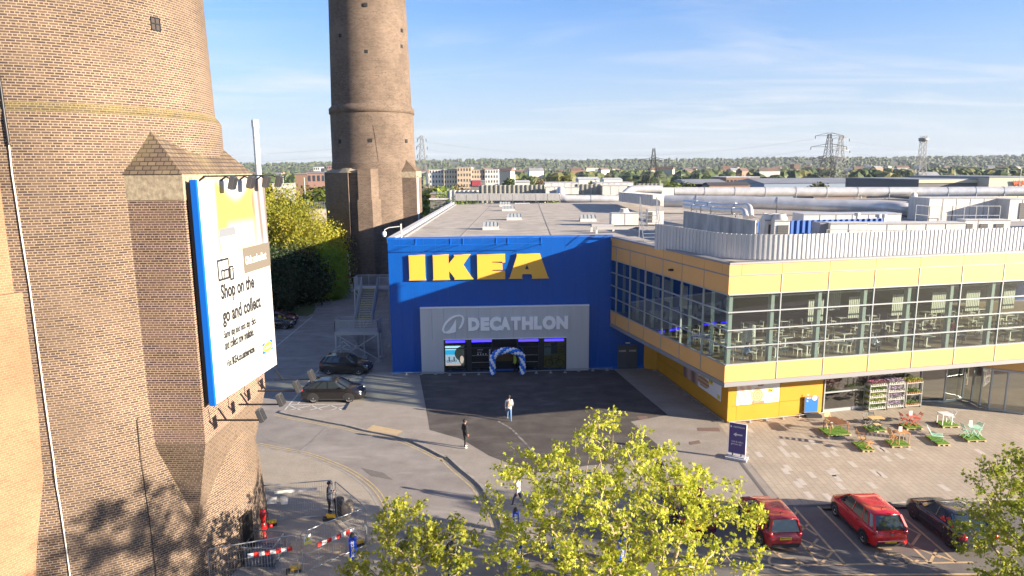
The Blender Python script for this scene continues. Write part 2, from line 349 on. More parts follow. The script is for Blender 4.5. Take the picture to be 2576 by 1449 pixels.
def ribbon(mb, pts, w, z, off=0.0, m=0, dash=None):
    pts = [Vector((p[0], p[1])) for p in pts]; L = []; R = []
    for i, p in enumerate(pts):
        d = (pts[min(i + 1, len(pts) - 1)] - pts[max(i - 1, 0)]).normalized(); nn = Vector((-d.y, d.x))
        L.append(p + nn * (off + w / 2)); R.append(p + nn * (off - w / 2))
    for i in range(len(pts) - 1):
        mb.quad((R[i].x, R[i].y, z), (R[i + 1].x, R[i + 1].y, z), (L[i + 1].x, L[i + 1].y, z), (L[i].x, L[i].y, z), m=m)
def smooth_line(P, n=6):
    out = []
    P = [Vector((p[0], p[1])) for p in P]
    for i in range(len(P) - 1):
        p0, p1, p2, p3 = P[max(i - 1, 0)], P[i], P[i + 1], P[min(i + 2, len(P) - 1)]
        for k in range(n):
            t = k / n
            out.append(0.5 * ((2 * p1) + (p2 - p0) * t + (2 * p0 - 5 * p1 + 4 * p2 - p3) * t * t + (3 * p1 - p0 - 3 * p2 + p3) * t ** 3))
    out.append(P[-1]); return out
sheet('road', [(-70, 8), (60, 8), (60, 34), (45, 50), (20, 62), (-10.5, 140), (-34, 140), (-60, 60)], 0.004, m_road)
kerb_px = [('E', 328, 106), ('E', 430, 130), ('E', 560, 155), ('E', 740, 190), ('E', 910, 222), ('E', 1050, 258), ('E', 1340, 318), ('E', 1540, 400), ('E', 1680, 472),
           ('R6', 345, 605), ('R6', 440, 690), ('R6', 540, 772), ('R6', 600, 835), ('R6', 655, 930), ('R6', 700, 1010), ('R6', 740, 1110), ('R6', 770, 1260), ('R6', 780, 1440)]
kerb = smooth_line([Gc(*k) for k in kerb_px], 4)
car_top = [G(*p) for p in ((1400, 1290), (1700, 1281), (1973, 1274), (2300, 1264), (2600, 1256), (2900, 1245))]
leftb = [Gc('E', 350, 92), Gc('E', 868, 92), Gc('D', 1205, 1015), Gc('D', 1300, 850), Gc('D', 1340, 700)]
WL, WR = G(988, 942), G(1533, 930)
fore = [tuple(p[:2]) for p in kerb] + [tuple(p[:2]) for p in car_top] + [(60, 52), (60, 75), (-9, 75), (-11.2, 66)] + [tuple(p[:2]) for p in leftb[::-1]]
# forecourt slab: kerb faces are real steps
b = MB(); b.prism(fore, -0.1, FZ - 0.004, m=0); o = b.build('pavement', [m_pave]); tag(o, kind='structure')
kb = MB(); ribbon(kb, kerb, 0.16, FZ + 0.002, off=-0.0)
for i in range(len(kerb) - 1):
    kb.bar((kerb[i].x, kerb[i].y, 0.045), (kerb[i + 1].x, kerb[i + 1].y, 0.045), 0.17, 0.115)
ct = [Vector((p[0], p[1])) for p in car_top]
for i in range(len(ct) - 1): kb.bar((ct[i].x, ct[i].y, 0.05), (ct[i + 1].x, ct[i + 1].y, 0.05), 0.14, 0.11)
tag(kb.build('kerb', m_kerb), kind='structure')
# dark new tarmac patch
patch = [('R6', 128, -20), ('R6', 195, 300), ('R6', 212, 405), ('R6', 440, 470), ('R6', 640, 590), ('R6', 900, 690), ('R6', 1060, 712), ('R6', 1330, 660), ('R6', 1600, 640), ('R6', 1900, 560), ('R6', 1650, 345), ('R6', 1915, 297), ('R6', 1760, 170), ('R6', 1560, 10)]
pts = [Gc(k, x, y, FZ) for k, x, y in patch]; pts[0] = G(1054, 937, FZ); pts[-1] = G(1545, 930, FZ)
sheet('new_tarmac', pts, FZ, m_new)
# plaza paving
pl_a, pl_b = G(1807, 1069, FZ), G(1975, 1274, FZ)
pdir = (pl_a - pl_b); pang = math.atan2(pdir.y, pdir.x)
m_plaza = bpy.data.materials.new('plaza_pavers'); m_plaza.use_nodes = True; t = m_plaza.node_tree; bs_ = t.nodes['Principled BSDF']
gg = t.nodes.new('ShaderNodeNewGeometry'); mp_ = t.nodes.new('ShaderNodeMapping'); mp_.inputs['Rotation'].default_value = (0, 0, -pang); t.links.new(gg.outputs['Position'], mp_.inputs[0])
bk = t.nodes.new('ShaderNodeTexBrick'); t.links.new(mp_.outputs[0], bk.inputs['Vector'])
for k, v in (('Color1', (0.39, 0.33, 0.258, 1)), ('Color2', (0.36, 0.303, 0.238, 1)), ('Mortar', (0.22, 0.18, 0.145, 1)), ('Scale', 1.0), ('Mortar Size', 0.012), ('Brick Width', 0.8), ('Row Height', 0.34)): bk.inputs[k].default_value = v
nz = t.nodes.new('ShaderNodeTexNoise'); nz.inputs['Scale'].default_value = 0.35; nz.inputs['Detail'].default_value = 9; nz.inputs['Roughness'].default_value = 0.7; t.links.new(gg.outputs['Position'], nz.inputs[0])
mr = t.nodes.new('ShaderNodeMapRange'); mr.inputs[1].default_value = 0.3; mr.inputs[2].default_value = 0.7; mr.inputs[3].default_value = 0.84; mr.inputs[4].default_value = 1.14; t.links.new(nz.outputs[0], mr.inputs[0])
mm_ = t.nodes.new('ShaderNodeMixRGB'); mm_.blend_type = 'MULTIPLY'; mm_.inputs[0].default_value = 1; t.links.new(bk.outputs[0], mm_.inputs[1]); t.links.new(mr.outputs[0], mm_.inputs[2]); t.links.new(mm_.outputs[0], bs_.inputs['Base Color']); bs_.inputs['Roughness'].default_value = 0.85
pz = [pl_a, pl_b] + [Vector((p[0], p[1], FZ)) for p in car_top[2:]] + [Vector((60, 52, FZ)), Vector((35, 52, FZ)), Vector((22, 49, FZ)), Vector((14.5, 46, FZ))]
sheet('plaza_paving', pz, FZ + 0.001, m_plaza)
m_lp = mat('light_paver', (0.50, 0.45, 0.40), 0.85, col2=(0.44, 0.395, 0.345), ns=4)
lp = MB(); e1 = pdir.normalized(); e2 = Vector((-e1.y, e1.x, 0))
for x, y, n in [(650, 560, 2), (730, 585, 1), (470, 580, 1), (365, 555, 1), (640, 498, 1), (405, 408, 1), (820, 530, 1), (845, 490, 1), (945, 580, 1), (1000, 535, 1), (1010, 575, 1), (1140, 650, 1), (675, 675, 1), (660, 700, 1),
                (1010, 700, 1), (985, 715, 1), (1030, 750, 1), (845, 725, 1), (1300, 710, 1), (1350, 725, 1), (775, 775, 1), (750, 795, 1), (1050, 805, 1), (1280, 800, 1), (825, 870, 1), (965, 885, 1), (1475, 592, 1),
                (1385, 610, 1), (1795, 818, 1), (2050, 562, 1), (1330, 540, 1), (1370, 550, 1), (2190, 685, 1), (2100, 690, 1), (1530, 535, 1)]:
    p = Gc('R5', x, y, FZ)
    p.z = FZ + 0.005
    lp.quad(p - e1 * 0.4 * n - e2 * 0.16, p + e1 * 0.4 * n - e2 * 0.16, p + e1 * 0.4 * n + e2 * 0.16, p - e1 * 0.4 * n + e2 * 0.16)
tag(lp.build('light_paving_slabs', m_lp), kind='structure')
gt = MB(); p0, p1 = Gc('R5', 310, 600, FZ), Gc('R5', 580, 950, FZ); ribbon(gt, [p0, p1], 0.18, FZ + 0.005)
tag(gt.build('drainage_channel', mat('channel_grey', (0.13, 0.12, 0.115), 0.8)), kind='structure')
# car park sheet
cpk = [Vector((p[0], p[1])) for p in car_top]
cp_pts = [kerb[-9]] + [kerb[-1] + Vector((0.3, 0))] + [Vector((2, 10)), Vector((60, 10)), Vector((60, 40))] + cpk[::-1]
sheet('car_park', cp_pts, 0.009, m_bay)
# side pavement by the near chimney
inner_px = [('E', 100, 378), ('E', 250, 408), ('E', 470, 450), ('E', 600, 488), ('E', 730, 540), ('E', 830, 585), ('E', 930, 645), ('E', 1020, 715), ('E', 1085, 790), ('E', 1130, 870), ('E', 1160, 950), ('E', 1175, 1060), ('E', 1160, 1200), ('E', 1140, 1440)]
inner = smooth_line([Gc(*k) for k in inner_px], 4)
SZ = 0.06
ins = [Vector((p.x, p.y)) for p in inner]
o = MB().prism([tuple(p) for p in ins] + [tuple(ins[-1] + Vector((0, -6))), (-40, 14), (-40, 45), (-22, 45)], -0.1, SZ).build('side_pavement', m_side); tag(o, kind='structure')
k2 = MB()
for i in range(len(ins) - 1): k2.bar((ins[i].x, ins[i].y, 0.02), (ins[i + 1].x, ins[i + 1].y, 0.02), 0.13, 0.09)
tag(k2.build('inner_kerb', m_kerb), kind='structure')
yl = MB(); z = 0.009
for off in (0.30, 0.52): ribbon(yl, ins, 0.085, z, off=off)
kk = [Vector((p.x, p.y)) for p in kerb]
nose = kk[0]
for off in (-0.32, -0.54): ribbon(yl, [nose + Vector((-0.55, 0.75)), nose + Vector((-0.95, 0.35))] [:0] + kk[:-8], 0.085, z, off=off)
tag(yl.build('double_yellow_lines', m_yline), kind='structure')
m_dust = asphalt('dusty_trace', (0.30, 0.275, 0.25), (0.22, 0.20, 0.185), (0.40, 0.37, 0.34), ss=1.5)
tr_ = MB(); ribbon(tr_, smooth_line([Gc('E', *q) for q in ((720, 222), (640, 300), (560, 370), (475, 445))], 4), 0.22, 0.0125)
ribbon(tr_, smooth_line([Gc('E', *q) for q in ((180, 300), (300, 345), (420, 372))], 4), 0.10, 0.0125)
tag(tr_.build('trench_trace', m_dust), kind='structure')
tr_ = MB(); ribbon(tr_, smooth_line([Gc('R6', *q, FZ) for q in ((700, 342), (790, 395), (860, 462), (960, 570), (1080, 700))], 5), 0.16, FZ + 0.008)
tag(tr_.build('dusty_trace', mat('pale_dust', (0.26, 0.235, 0.21), 0.9, col2=(0.10, 0.09, 0.083), ns=2.5, detail=9, contrast=(.42, .6))), kind='structure')
m_patchd = asphalt('repair_tarmac', (0.15, 0.135, 0.125), (0.19, 0.17, 0.155), (0.24, 0.22, 0.2), ss=0.8)
for q in ([('R6', 1250, 560), ('R6', 1600, 540), ('R6', 1640, 575), ('R6', 1290, 600)],): pass
sheet('tarmac_repair', [Gc('E', x, y) for x, y in ((1000, 560), (1180, 600), (1260, 660), (1080, 625))], 0.0115, m_patchd)
# tactile paving, drain covers, dusty patch
o = MB().quad(*[Gc('E', x, y, FZ + 0.006) for x, y in ((1035, 245), (1290, 290), (1345, 255), (1095, 205))]).build('tactile_paving', mat('buff_tactile', (0.50, 0.38, 0.22), 0.85, col2=(0.42, 0.31, 0.18), ns=6)); tag(o, kind='structure')
md = mat('drain_iron', (0.24, 0.15, 0.12), 0.8, col2=(0.12, 0.09, 0.08), ns=25)
for k, pts in (('R5', [(30, 388), (180, 388), (195, 415), (35, 412)]), ('R5', [(-30, 490), (40, 478), (55, 500), (-20, 512)]), ('R3', [(270, 1288), (335, 1285), (350, 1305), (285, 1310)])):
    o = MB().quad(*[Gc(k, x, y, FZ + 0.006) for x, y in pts[::-1]]).build('drain_cover', md); tag(o, kind='structure')
    if o.data.polygons[0].normal.z < 0: o.data.flip_normals()
# white bay lines and hatching by the two parked SUVs
wl_ = MB()
def wline(a, b_, w=0.11, mb=None, z=0.010, kk_='D'):
    p, q = Gc(kk_, *a), Gc(kk_, *b_); ribbon(mb or wl_, [p, q], w, z)
for a, b_ in (((395, 1432), (860, 880)), ((455, 1372), (1010, 1365)), ((400, 1432), (950, 1432)), ((440, 1375), (575, 1432)), ((400, 1432), (660, 1375)), ((640, 1375), (770, 1432)), ((580, 1432), (830, 1375)), ((820, 1375), (950, 1432)), ((770, 1432), (1000, 1375)),
              ((680, 1100), (1140, 1098)), ((720, 1150), (1130, 1150)), ((690, 1102), (800, 1148)), ((850, 1102), (980, 1148)), ((1010, 1102), (1130, 1140)), ((830, 1148), (960, 1102)), ((970, 1148), (1130, 1105)),
              ((862, 880), (935, 795)), ((935, 795), (1000, 850)), ((895, 835), (990, 835)), ((870, 870), (1000, 870)), ((895, 840), (985, 880)), ((880, 880), (980, 820)),
              ((320, 850), (655, 572)), ((310, 738), (445, 738)), ((300, 785), (395, 788)), ((470, 690), (525, 690)), ((535, 612), (600, 614)), ((520, 1370), (560, 1320)), ((510, 1345), (560, 1330))):
    wline(a, b_)
tag(wl_.build('white_bay_lines', m_line), kind='structure')
# bay lines of the disabled bays on the right
bl = MB()
def bline(a, b_, w=0.12): ribbon(bl, [Gc('R5', *a), Gc('R5', *b_)], w, 0.014)
for a, b_ in (((720, 958), (1085, 1368)), ((890, 950), (1285, 1362)), ((560, 958), (905, 1372)), ((1480, 1010), (1880, 1352)), ((1260, 950), (1690, 1362)), ((480, 1378), (2000, 1352)), ((400, 1445), (2364, 1435)),
              ((745, 990), (695, 1035)), ((820, 1080), (755, 1140)), ((890, 1185), (815, 1270)), ((995, 1275), (910, 1368)), ((700, 1040), (885, 1160)), ((750, 1180), (990, 1275)), ((820, 1275), (1080, 1368)),
              ((1480, 1080), (1620, 1150)), ((1620, 1150), (1560, 1235)), ((1560, 1235), (1770, 1320)), ((1740, 1260), (1690, 1360)), ((1745, 1300), (1880, 1352)), ((2170, 1190), (2364, 1290)), ((480, 1378), (420, 1300))):
    bline(a, b_)
tag(bl.build('bay_markings', m_bline), kind='structure')
# wheelchair symbols, painted flat on the bays
def wheelchair(cx, cy):
    cpt = Gc('R5', cx, cy); cpt.z = 0.014
    fr = Frame(cpt, (1, 0.05, 0), (-0.05, 1, 0)); s = MB()
    arc = [(0.62 * math.cos(a) - 0.1, 0.62 * math.sin(a) - 0.3) for a in [R_(x) for x in range(118, 371, 14)]]
    ribbon(s, [fr.P(*p) for p in arc], 0.12, 0.014)
    for a, b_ in (((-0.15, 0.75), (0.0, 0.05)), ((-0.1, 0.45), (0.4, 0.45)), ((0.0, 0.05), (0.55, 0.05)), ((0.55, 0.05), (0.78, -0.62)), ((0.78, -0.62), (1.05, -0.5))):
        ribbon(s, [fr.P(*a), fr.P(*b_)], 0.12, 0.018)
    s.add([fr.P(-0.16 + 0.13 * math.cos(a), 0.98 + 0.13 * math.sin(a)) for a in [R_(x) for x in range(0, 360, 30)]], [tuple(range(12))])
    tag(s.build('wheelchair_symbol', m_bline), kind='structure')
wheelchair(1400, 1300); wheelchair(640, 1330)

# ------------------------------------------------------------------ chimneys
m_brick = brick('chimney_brick', (0.108, 0.073, 0.056), (0.041, 0.030, 0.031), (0.28, 0.212, 0.145), tint=(0.155, 0.112, 0.081), bw=0.30, rh=0.092, mw=0.014)
m_brickd = brick('buttress_brick', (0.135, 0.078, 0.066), (0.055, 0.036, 0.040), (0.40, 0.30, 0.20), tint=(0.19, 0.125, 0.092), bw=0.30, rh=0.092, mw=0.014)  # chimney brick with a lightened colour to make up for weak grazing sun
m_bricks = brick('side_wing_brick', (0.235, 0.13, 0.075), (0.19, 0.105, 0.062), (0.30, 0.195, 0.118), mw=0.009, bump=0.15, tint=(0.255, 0.152, 0.088))
m_brickf = brick('far_chimney_brick', (0.14, 0.10, 0.076), (0.08, 0.058, 0.048), (0.23, 0.18, 0.13), tint=(0.18, 0.132, 0.098), bump=0.0, rh=0.16, bw=0.5)
m_conc = mat('old_concrete', (0.36, 0.30, 0.21), 0.95, col2=(0.20, 0.16, 0.11), ns=5, bump=0.5, bs=9, detail=9)
m_tile = brick('roof_tile', (0.17, 0.125, 0.085), (0.11, 0.08, 0.06), (0.045, 0.035, 0.03), bw=0.3, rh=0.16, mw=0.02, bump=0.6, header=False, tint=(0.24, 0.19, 0.08))
m_moss = brick('mossy_brick', (0.12, 0.09, 0.05), (0.07, 0.055, 0.04), (0.24, 0.19, 0.09), mw=0.012, tint=(0.22, 0.18, 0.05))
m_black = mat('black_metal', (0.02, 0.02, 0.022), 0.45, metal=0.3)
m_dark = mat('dark_void', (0.01, 0.01, 0.012), 0.8)
m_galv = mat('galvanised_steel', (0.42, 0.43, 0.44), 0.45, metal=0.6, col2=(0.30, 0.31, 0.32), ns=2)
def on_cyl(px, py, ctr, R):
    r = ray(px, py); a = r[0] ** 2 + r[1] ** 2; b_ = -2 * (r[0] * ctr[0] + r[1] * ctr[1]); cc = ctr[0] ** 2 + ctr[1] ** 2 - R * R
    t = (-b_ - math.sqrt(max(b_ * b_ - 4 * a * cc, 0))) / 2 / a
    return Vector((r[0] * t, r[1] * t, CH + r[2] * t))
def chimney(label, ctr, mb_, zs, wing_m, far=False):
    t = thing('chimney', label, 'chimney', (ctr[0], ctr[1], 0)); cx, cy = ctr; N = 96
    R0 = 6.4
    s = MB(); s.lathe((cx, cy, 0), [(7.15, 0), (7.1, 1.5), (6.95, 3.5), (6.5, 6.5), (R0 + 0.02, 9), (R0, zs)], N, uvr=R0); s.build('base_drum', mb_, t)
    ring = MB()
    if far: ring.lathe((cx, cy, 0), [(R0, zs), (6.3, zs + 0.2), (6.28, zs + 7.3)], N, uvr=R0); ring.build('upper_drum', mb_, t); zt = zs + 7.3; Rt = 6.28
    else: zt = zs; Rt = R0
    rg = MB(); rg.lathe((cx, cy, 0), [(Rt, zt), (Rt + (0.16 if far else 0.0), zt + 0.02), (Rt + (0.16 if far else 0.0), zt + (0.75 if far else 0.02)), (Rt - 0.1, zt + (1.0 if far else 0.2)), (Rt - 0.24, zt + (1.2 if far else 0.36))], N, uvr=R0)
    rg.build('string_course', m_moss if not far else m_brickf, t)
    sh = MB(); zz = zt + (1.2 if far else 0.36); pr = [(Rt - 0.24 - 0.024 * (k * 5), zz + k * 5) for k in range(15)]
    top = pr[-1]; pr += [(top[0] + 0.5, top[1] + 0.3), (top[0] + 0.5, top[1] + 2.2), (top[0] - 0.4, top[1] + 2.2), (top[0] - 0.4, top[1] - 2)]
    sh.lathe((cx, cy, 0), pr, N, uvr=R0); sh.build('shaft', mb_, t)
    # east buttress with hipped roof
    x0, x1, y0, y1 = cx + 3.5, cx + 7.0, cy - 4.12, cy + 2.85; zb = 6.9; zc = 17.45
    s = MB(); s.prism([(x0, y0), (x1, y0), (x1 - 0.1, y1), (x0, y1)], zb, zc - 0.95)
    bx0, bx1, by0, by1 = cx + 3.0, cx + 5.9, cy - 3.35, cy + 2.2
    lo = [(bx0, by0, 2.3), (bx1, by0, 2.3), (bx1, by1, 2.3), (bx0, by1, 2.3)]; hi = [(x0, y0, zb), (x1, y0, zb), (x1 - 0.1, y1, zb), (x0, y1, zb)]
    s.build('buttress', m_brickd if not far else mb_, t, uv=True)
    s = MB(); s.add(lo + hi, [(i, (i + 1) % 4, 4 + (i + 1) % 4, 4 + i) for i in range(4)]); s.build('buttress_foot', mb_, t, uv=True)
    s = MB(); s.prism([(x0, y0 - 0.03), (x1 + 0.03, y0 - 0.03), (x1 - 0.07, y1 + 0.03), (x0, y1 + 0.03)], zc - 0.95, zc); s.build('concrete_band', m_conc, t)
    ex = 0.08; ap1 = (cx + 5.45, cy - 3.15, 19.15); ap2 = (cx + 5.45, cy + 1.8, 19.15)
    e = [(x0 + 0.4, y0 - ex, zc), (x1 + ex, y0 - ex, zc), (x1 + ex - 0.1, y1 + ex, zc), (x0 + 0.4, y1 + ex, zc)]
    s = MB(); s.add(e + [ap1, ap2], [(0, 1, 4), (1, 2, 5, 4), (2, 3, 5), (3, 0, 4, 5), (3, 2, 1, 0)]); s.build('tiled_roof', m_tile, t, uv=True)
    # front wing (stepped, facing the camera)
    Q = lambda *p: [(cx + a, cy + b_) for a, b_ in p]
    s = MB(); s.prism(Q((1.8, -6.05), (0.95, -7.75), (-0.95, -7.75), (-0.95, -5), (0.5, -4)), 13.4, zs - 0.9); s.build('wing', wing_m, t, uv=True)
    s = MB(); s.prism(Q((1.98, -6.1), (1.06, -7.93), (-1.1, -7.93), (-1.1, -5), (0.5, -4)), 0, 13.4); s.build('wing_plinth', wing_m, t, uv=True)
    s = MB(); s.prism(Q((-1.0, -7.0), (-2.4, -7.0), (-2.4, -7.6), (-4.0, -6.5), (-7.0, -3.1), (-7.0, 0.5), (-4, 0.5), (-1.0, -4)), 0, 17.3); s.build('side_wing', m_brickd if not far else mb_, t, uv=True)
    s = MB(); q = Q((-1.0, -7.0), (-2.4, -7.7), (-4.0, -6.6), (-7.1, -3.1), (-7.1, 0.5)); i_ = Q((-1.0, -5.6), (-2.4, -5.4), (-3.4, -5.0), (-5.2, -2.4), (-5.2, 0.5))
    s.add([(a, b_, 17.3) for a, b_ in q] + [(a, b_, 18.2) for a, b_ in i_], [(k, k + 1, 6 + k, 5 + k) for k in range(4)]); s.build('coping', m_conc, t)
    return t
NC, FC = (-19.2, 29.75), (-21.3, 108.0)
near = chimney('huge near brick chimney filling the left of the view, billboard on its buttress', NC, m_brick, 19.6, m_bricks)
farc = chimney('tall round brick chimney beyond the stair, left of the blue store', FC, m_brickf, 18.75, m_brickf, far=True)
# conductor cable, window and pipework on the near chimney
def surfR(z):
    P = [(0, 7.15), (1.5, 7.1), (3.5, 6.95), (6.5, 6.5), (9, 6.42), (19.6, 6.4), (20, 6.16), (90, 4.5)]
    for (a, ra), (b_, rb) in zip(P, P[1:]):
        if z <= b_: return ra + (rb - ra) * max(0, (z - a)) / (b_ - a)
    return 5
def on_drum(px, py, out=0.06):
    R = 6.4
    for _ in range(6): p = on_cyl(px, py, NC, R + out); R = surfR(p.z)
    return p
cab = []
for k, x, y in (('A', -20, 330), ('A', 2, 430), ('A', 25, 600), ('A', 45, 730)): cab.append(on_drum(*c(k, x, y)))
s = MB(); s.tube(cab, 0.05, 6); s.build('cable', m_black, near)
cab2 = [cab[-1]]
for k, x, y in (('A', 60, 870), ('A', 95, 1100), ('A', 110, 1200), ('A', 150, 1449), ('B', 185, 260), ('B', 220, 520), ('B', 245, 700), ('B', 270, 870), ('B', 285, 1000), ('B', 300, 1080), ('B', 325, 1250), ('B', 350, 1430), ('B', 365, 1600)): cab2.append(on_drum(*c(k, x, y), 0.05))
s = MB(); s.tube(cab2, 0.024, 6)
s.build('conduit', mat('white_plastic', (0.72, 0.68, 0.60), 0.5), near)
c3 = [on_drum(*c('B', x, y), 0.04) for x, y in ((765, 640), (700, 650), (690, 665), (705, 820), (725, 960), (745, 1110), (765, 1260), (785, 1440), (800, 1600))]
s = MB(); s.tube(c3, 0.013, 5); s.build('cable', m_black, near)
p = on_drum(388, 60, -0.05); dn = Vector((p.x - NC[0], p.y - NC[1], 0)).normalized(); fr = Frame(p, (-dn.y, dn.x, 0))
w = MB(); fr.box(w, -0.2, 0.2, -0.24, 0.22, 0, 0.06); wo = w.build('window', mat('window_recess', (0.05, 0.04, 0.035), 0.9), near)
w = MB()
for a in (-0.2, 0.0, 0.2): fr.box(w, a - 0.015, a + 0.015, -0.24, 0.22, 0.06, 0.09)
for z_ in (-0.24, 0.0, 0.22): fr.box(w, -0.21, 0.21, z_ - 0.015, z_ + 0.015, 0.06, 0.10)
w.build('window_bars', m_black, wo)
for px, py in (('C', (1180, 305)), ('C', (1505, 312)), ('C', (905, 316))):
    p = on_cyl(*c(px, *py), FC, 6.3); dn = Vector((p.x - FC[0], p.y - FC[1], 0)).normalized(); fr = Frame(p, (-dn.y, dn.x, 0)); w = MB(); fr.box(w, -0.28, 0.28, -0.28, 0.28, -0.1, 0.06); w.build('window', m_dark, farc)
for q in ((857, 90), (921, 130), (1010, 77), (1009, 117), (860, 238), (922, 235), (1014, 238), (920, 12), (1003, 168)):
    p = on_cyl(*q, FC, 5.75); dn = Vector((p.x - FC[0], p.y - FC[1], 0)).normalized(); fr = Frame(p, (-dn.y, dn.x, 0)); w = MB(); fr.box(w, -0.25, 0.25, -0.25, 0.25, -0.1, 0.14); w.build('window', m_dark, farc)
s = MB(); s.tube([on_cyl(*c('C', 1205, 170), FC, 6.32), on_cyl(*c('C', 1225, 290), FC, 6.32), on_cyl(*c('C', 1240, 400), FC, 6.32), on_cyl(*c('C', 1255, 505), FC, 6.32)], 0.022, 5); s.build('cable', m_black, farc)
# narrow white sign on the far chimney's buttress
s = MB(); s.box(FC[0] + 6.98, FC[1] - 2.6, 12.2, 0.12, 1.5, 8.6); so_ = s.build('banner', m_white, farc)
s = MB(); s.box(FC[0] + 6.97, FC[1] - 2.6, 12.2, 0.1, 1.8, 9.0); s.build('banner_frame', m_black, farc)

# ------------------------------------------------------------------ billboard
BL, BR_ = Yp(491, 453, 25.72), Yp(664.5, 452.5, 31.5)
zt_ = 17.22; zb_ = Yp(545, 1022, 25.72).z; zb2 = Yp(692, 915, 31.5).z
BF = Frame((BL.x, BL.y, 0), (BR_.x - BL.x, BR_.y - BL.y, 0)); BW = math.hypot(BR_.x - BL.x, BR_.y - BL.y); ZB = (zb_ + zb2) / 2
bb = thing('billboard', 'tall white billboard with blue left edge hanging on the near chimney buttress', 'billboard', (BL.x, BL.y, ZB))
m_bblue = mat('bright_blue_paint', (0.0, 0.115, 0.52), 0.4)
def colmat(name, rough=0.45, emit=0.0):
    if name in MATS: return MATS[name]
    m = bpy.data.materials.new(name); m.use_nodes = True; MATS[name] = m; t = m.node_tree; a = t.nodes.new('ShaderNodeVertexColor'); a.layer_name = 'Col'
    b_ = t.nodes['Principled BSDF']; t.links.new(a.outputs[0], b_.inputs['Base Color']); b_.inputs['Roughness'].default_value = rough
    if emit: t.links.new(a.outputs[0], b_.inputs['Emission Color']); b_.inputs['Emission Strength'].default_value = emit
    return m
def poster(fr, a0, a1, b0, b1, off, nx, ny, fn, name, parent=None, m=None):
    vs = []; fs = []; col = []
    for j in range(ny + 1):
        for i in range(nx + 1):
            u, v = i / nx, j / ny; vs.append(fr.P(a0 + (a1 - a0) * u, b0 + (b1 - b0) * v, off)); col.append(fn(u, v))
    for j in range(ny):
        for i in range(nx): k = j * (nx + 1) + i; fs.append((k, k + 1, k + nx + 2, k + nx + 1))
    mbx = MB(); mbx.add(vs, fs); o = mbx.build(name, m or colmat('printed_vinyl'), parent)
    at = o.data.color_attributes.new('Col', 'FLOAT_COLOR', 'POINT')
    for i, q in enumerate(col): at.data[i].color = (*q, 1)
    return o
def sst(a, b_, x): t_ = min(1, max(0, (x - a) / (b_ - a))); return t_ * t_ * (3 - 2 * t_)
def mixc3(a, b_, t_): return tuple(a[i] * (1 - t_) + b_[i] * t_ for i in range(3))
def bbcol(u, v):
    q = (0.44, 0.44, 0.44)
    q = mixc3(q, (0.42, 0.42, 0.44), sst(0.35, 0.75, v) * (0.5 + 0.5 * math.sin(u * 5 + v * 7)) * 0.5)
    yel = sst(0.20, 0.25, u) * sst(0.84, 0.78, u) * sst(0.56, 0.74, v) * sst(0.995, 0.93, v - 0.05 * math.sin(u * 9))
    q = mixc3(q, (0.58, 0.38, 0.05), yel * 0.95)
    q = mixc3(q, (0.22, 0.27, 0.46), sst(0.2, 0.12, u) * sst(0.55, 0.62, v) * sst(0.88, 0.8, v) * 0.6)
    q = mixc3(q, (0.28, 0.38, 0.40), sst(0.34, 0.4, u) * sst(0.8, 0.74, u) * sst(0.66, 0.7, v) * sst(0.82, 0.77, v) * 0.8)
    q = mixc3(q, (0.13, 0.095, 0.085), sst(0.74, 0.84, u + 0.05 * math.sin(v * 16)) * sst(0.55, 0.72, v) * (0.65 + 0.35 * math.sin(u * 60 + v * 6)))
    q = mixc3(q, (0.41, 0.41, 0.40), sst(0.5, 0.35, v) * 0.9)
    return q
s = MB(); BF.box(s, -0.0, BW, ZB, zt_, -0.19, 0.0); s.build('panel', m_white, bb)
poster(BF, 0.0, BW, ZB, zt_, 0.004, 44, 66, bbcol, 'poster', bb)
s = MB(); BF.box(s, -0.03, 0.10, ZB - 0.02, zt_ + 0.02, -0.20, 0.03); s.build('blue_edge', m_bblue, bb)
s = MB(); BF.box(s, 0.02, 0.08, ZB + 0.1, zt_ - 0.1, -0.36, -0.22); s.build('support_frame', m_black, bb)
m_ink = mat('black_ink', (0.02, 0.02, 0.02), 0.5); m_brown = mat('brown_print', (0.135, 0.115, 0.09), 0.5)
def ft(k, x0, y0, x1, y1):
    a0, b0 = BF.cpx(k, x0, y0); a1, b1 = BF.cpx(k, x1, y1); return a0, b0, a1, b1
q0 = BF.cpx('Z6', 308, 545); q1 = BF.cpx('Z6', 447, 510); top1 = BF.cpx('Z6', 440, 447)[1]; bot1 = BF.cpx('Z6', 447, 575)[1]
s = MB(); BF.box(s, q0[0], BW + 0.01, bot1, top1, 0.005, 0.03); s.build('slogan_panel', m_brown, bb)
h = (top1 - bot1)
text('Click and collect', BF, (q0[0] + 0.1, BW - 0.42, bot1 + h * 0.34, bot1 + h * 0.66), 'lettering', m_white, 0.004, bb, 0.036, bold=0.03)
def bt(s_, k, x0, y0, x1, hh, bold=0.02, m=m_ink):
    a0, b0 = BF.cpx(k, x0, y0); a1, _ = BF.cpx(k, x1, y0 - (x1 - x0) * 0.45)
    return text(s_, BF, (a0, a1, b0, b0 + hh), 'lettering', m, 0.004, bb, 0.012, bold=bold)
bt('Shop on the', 'Z6', 190, 785, 368, 0.80, 0.03)
bt('go and collect', 'Z6', 199, 915, 404, 0.80, 0.03)
bt('Same day and next day, click', 'Z6', 204, 985, 378, 0.42, 0.02)
bt('and collect now available.', 'Z6', 209, 1035, 365, 0.40, 0.02)
bt('Visit', 'Z6', 218, 1128, 245, 0.30, 0.01)
bt('IKEA.co.uk/services', 'Z6', 249, 1112, 370, 0.34, 0.04)
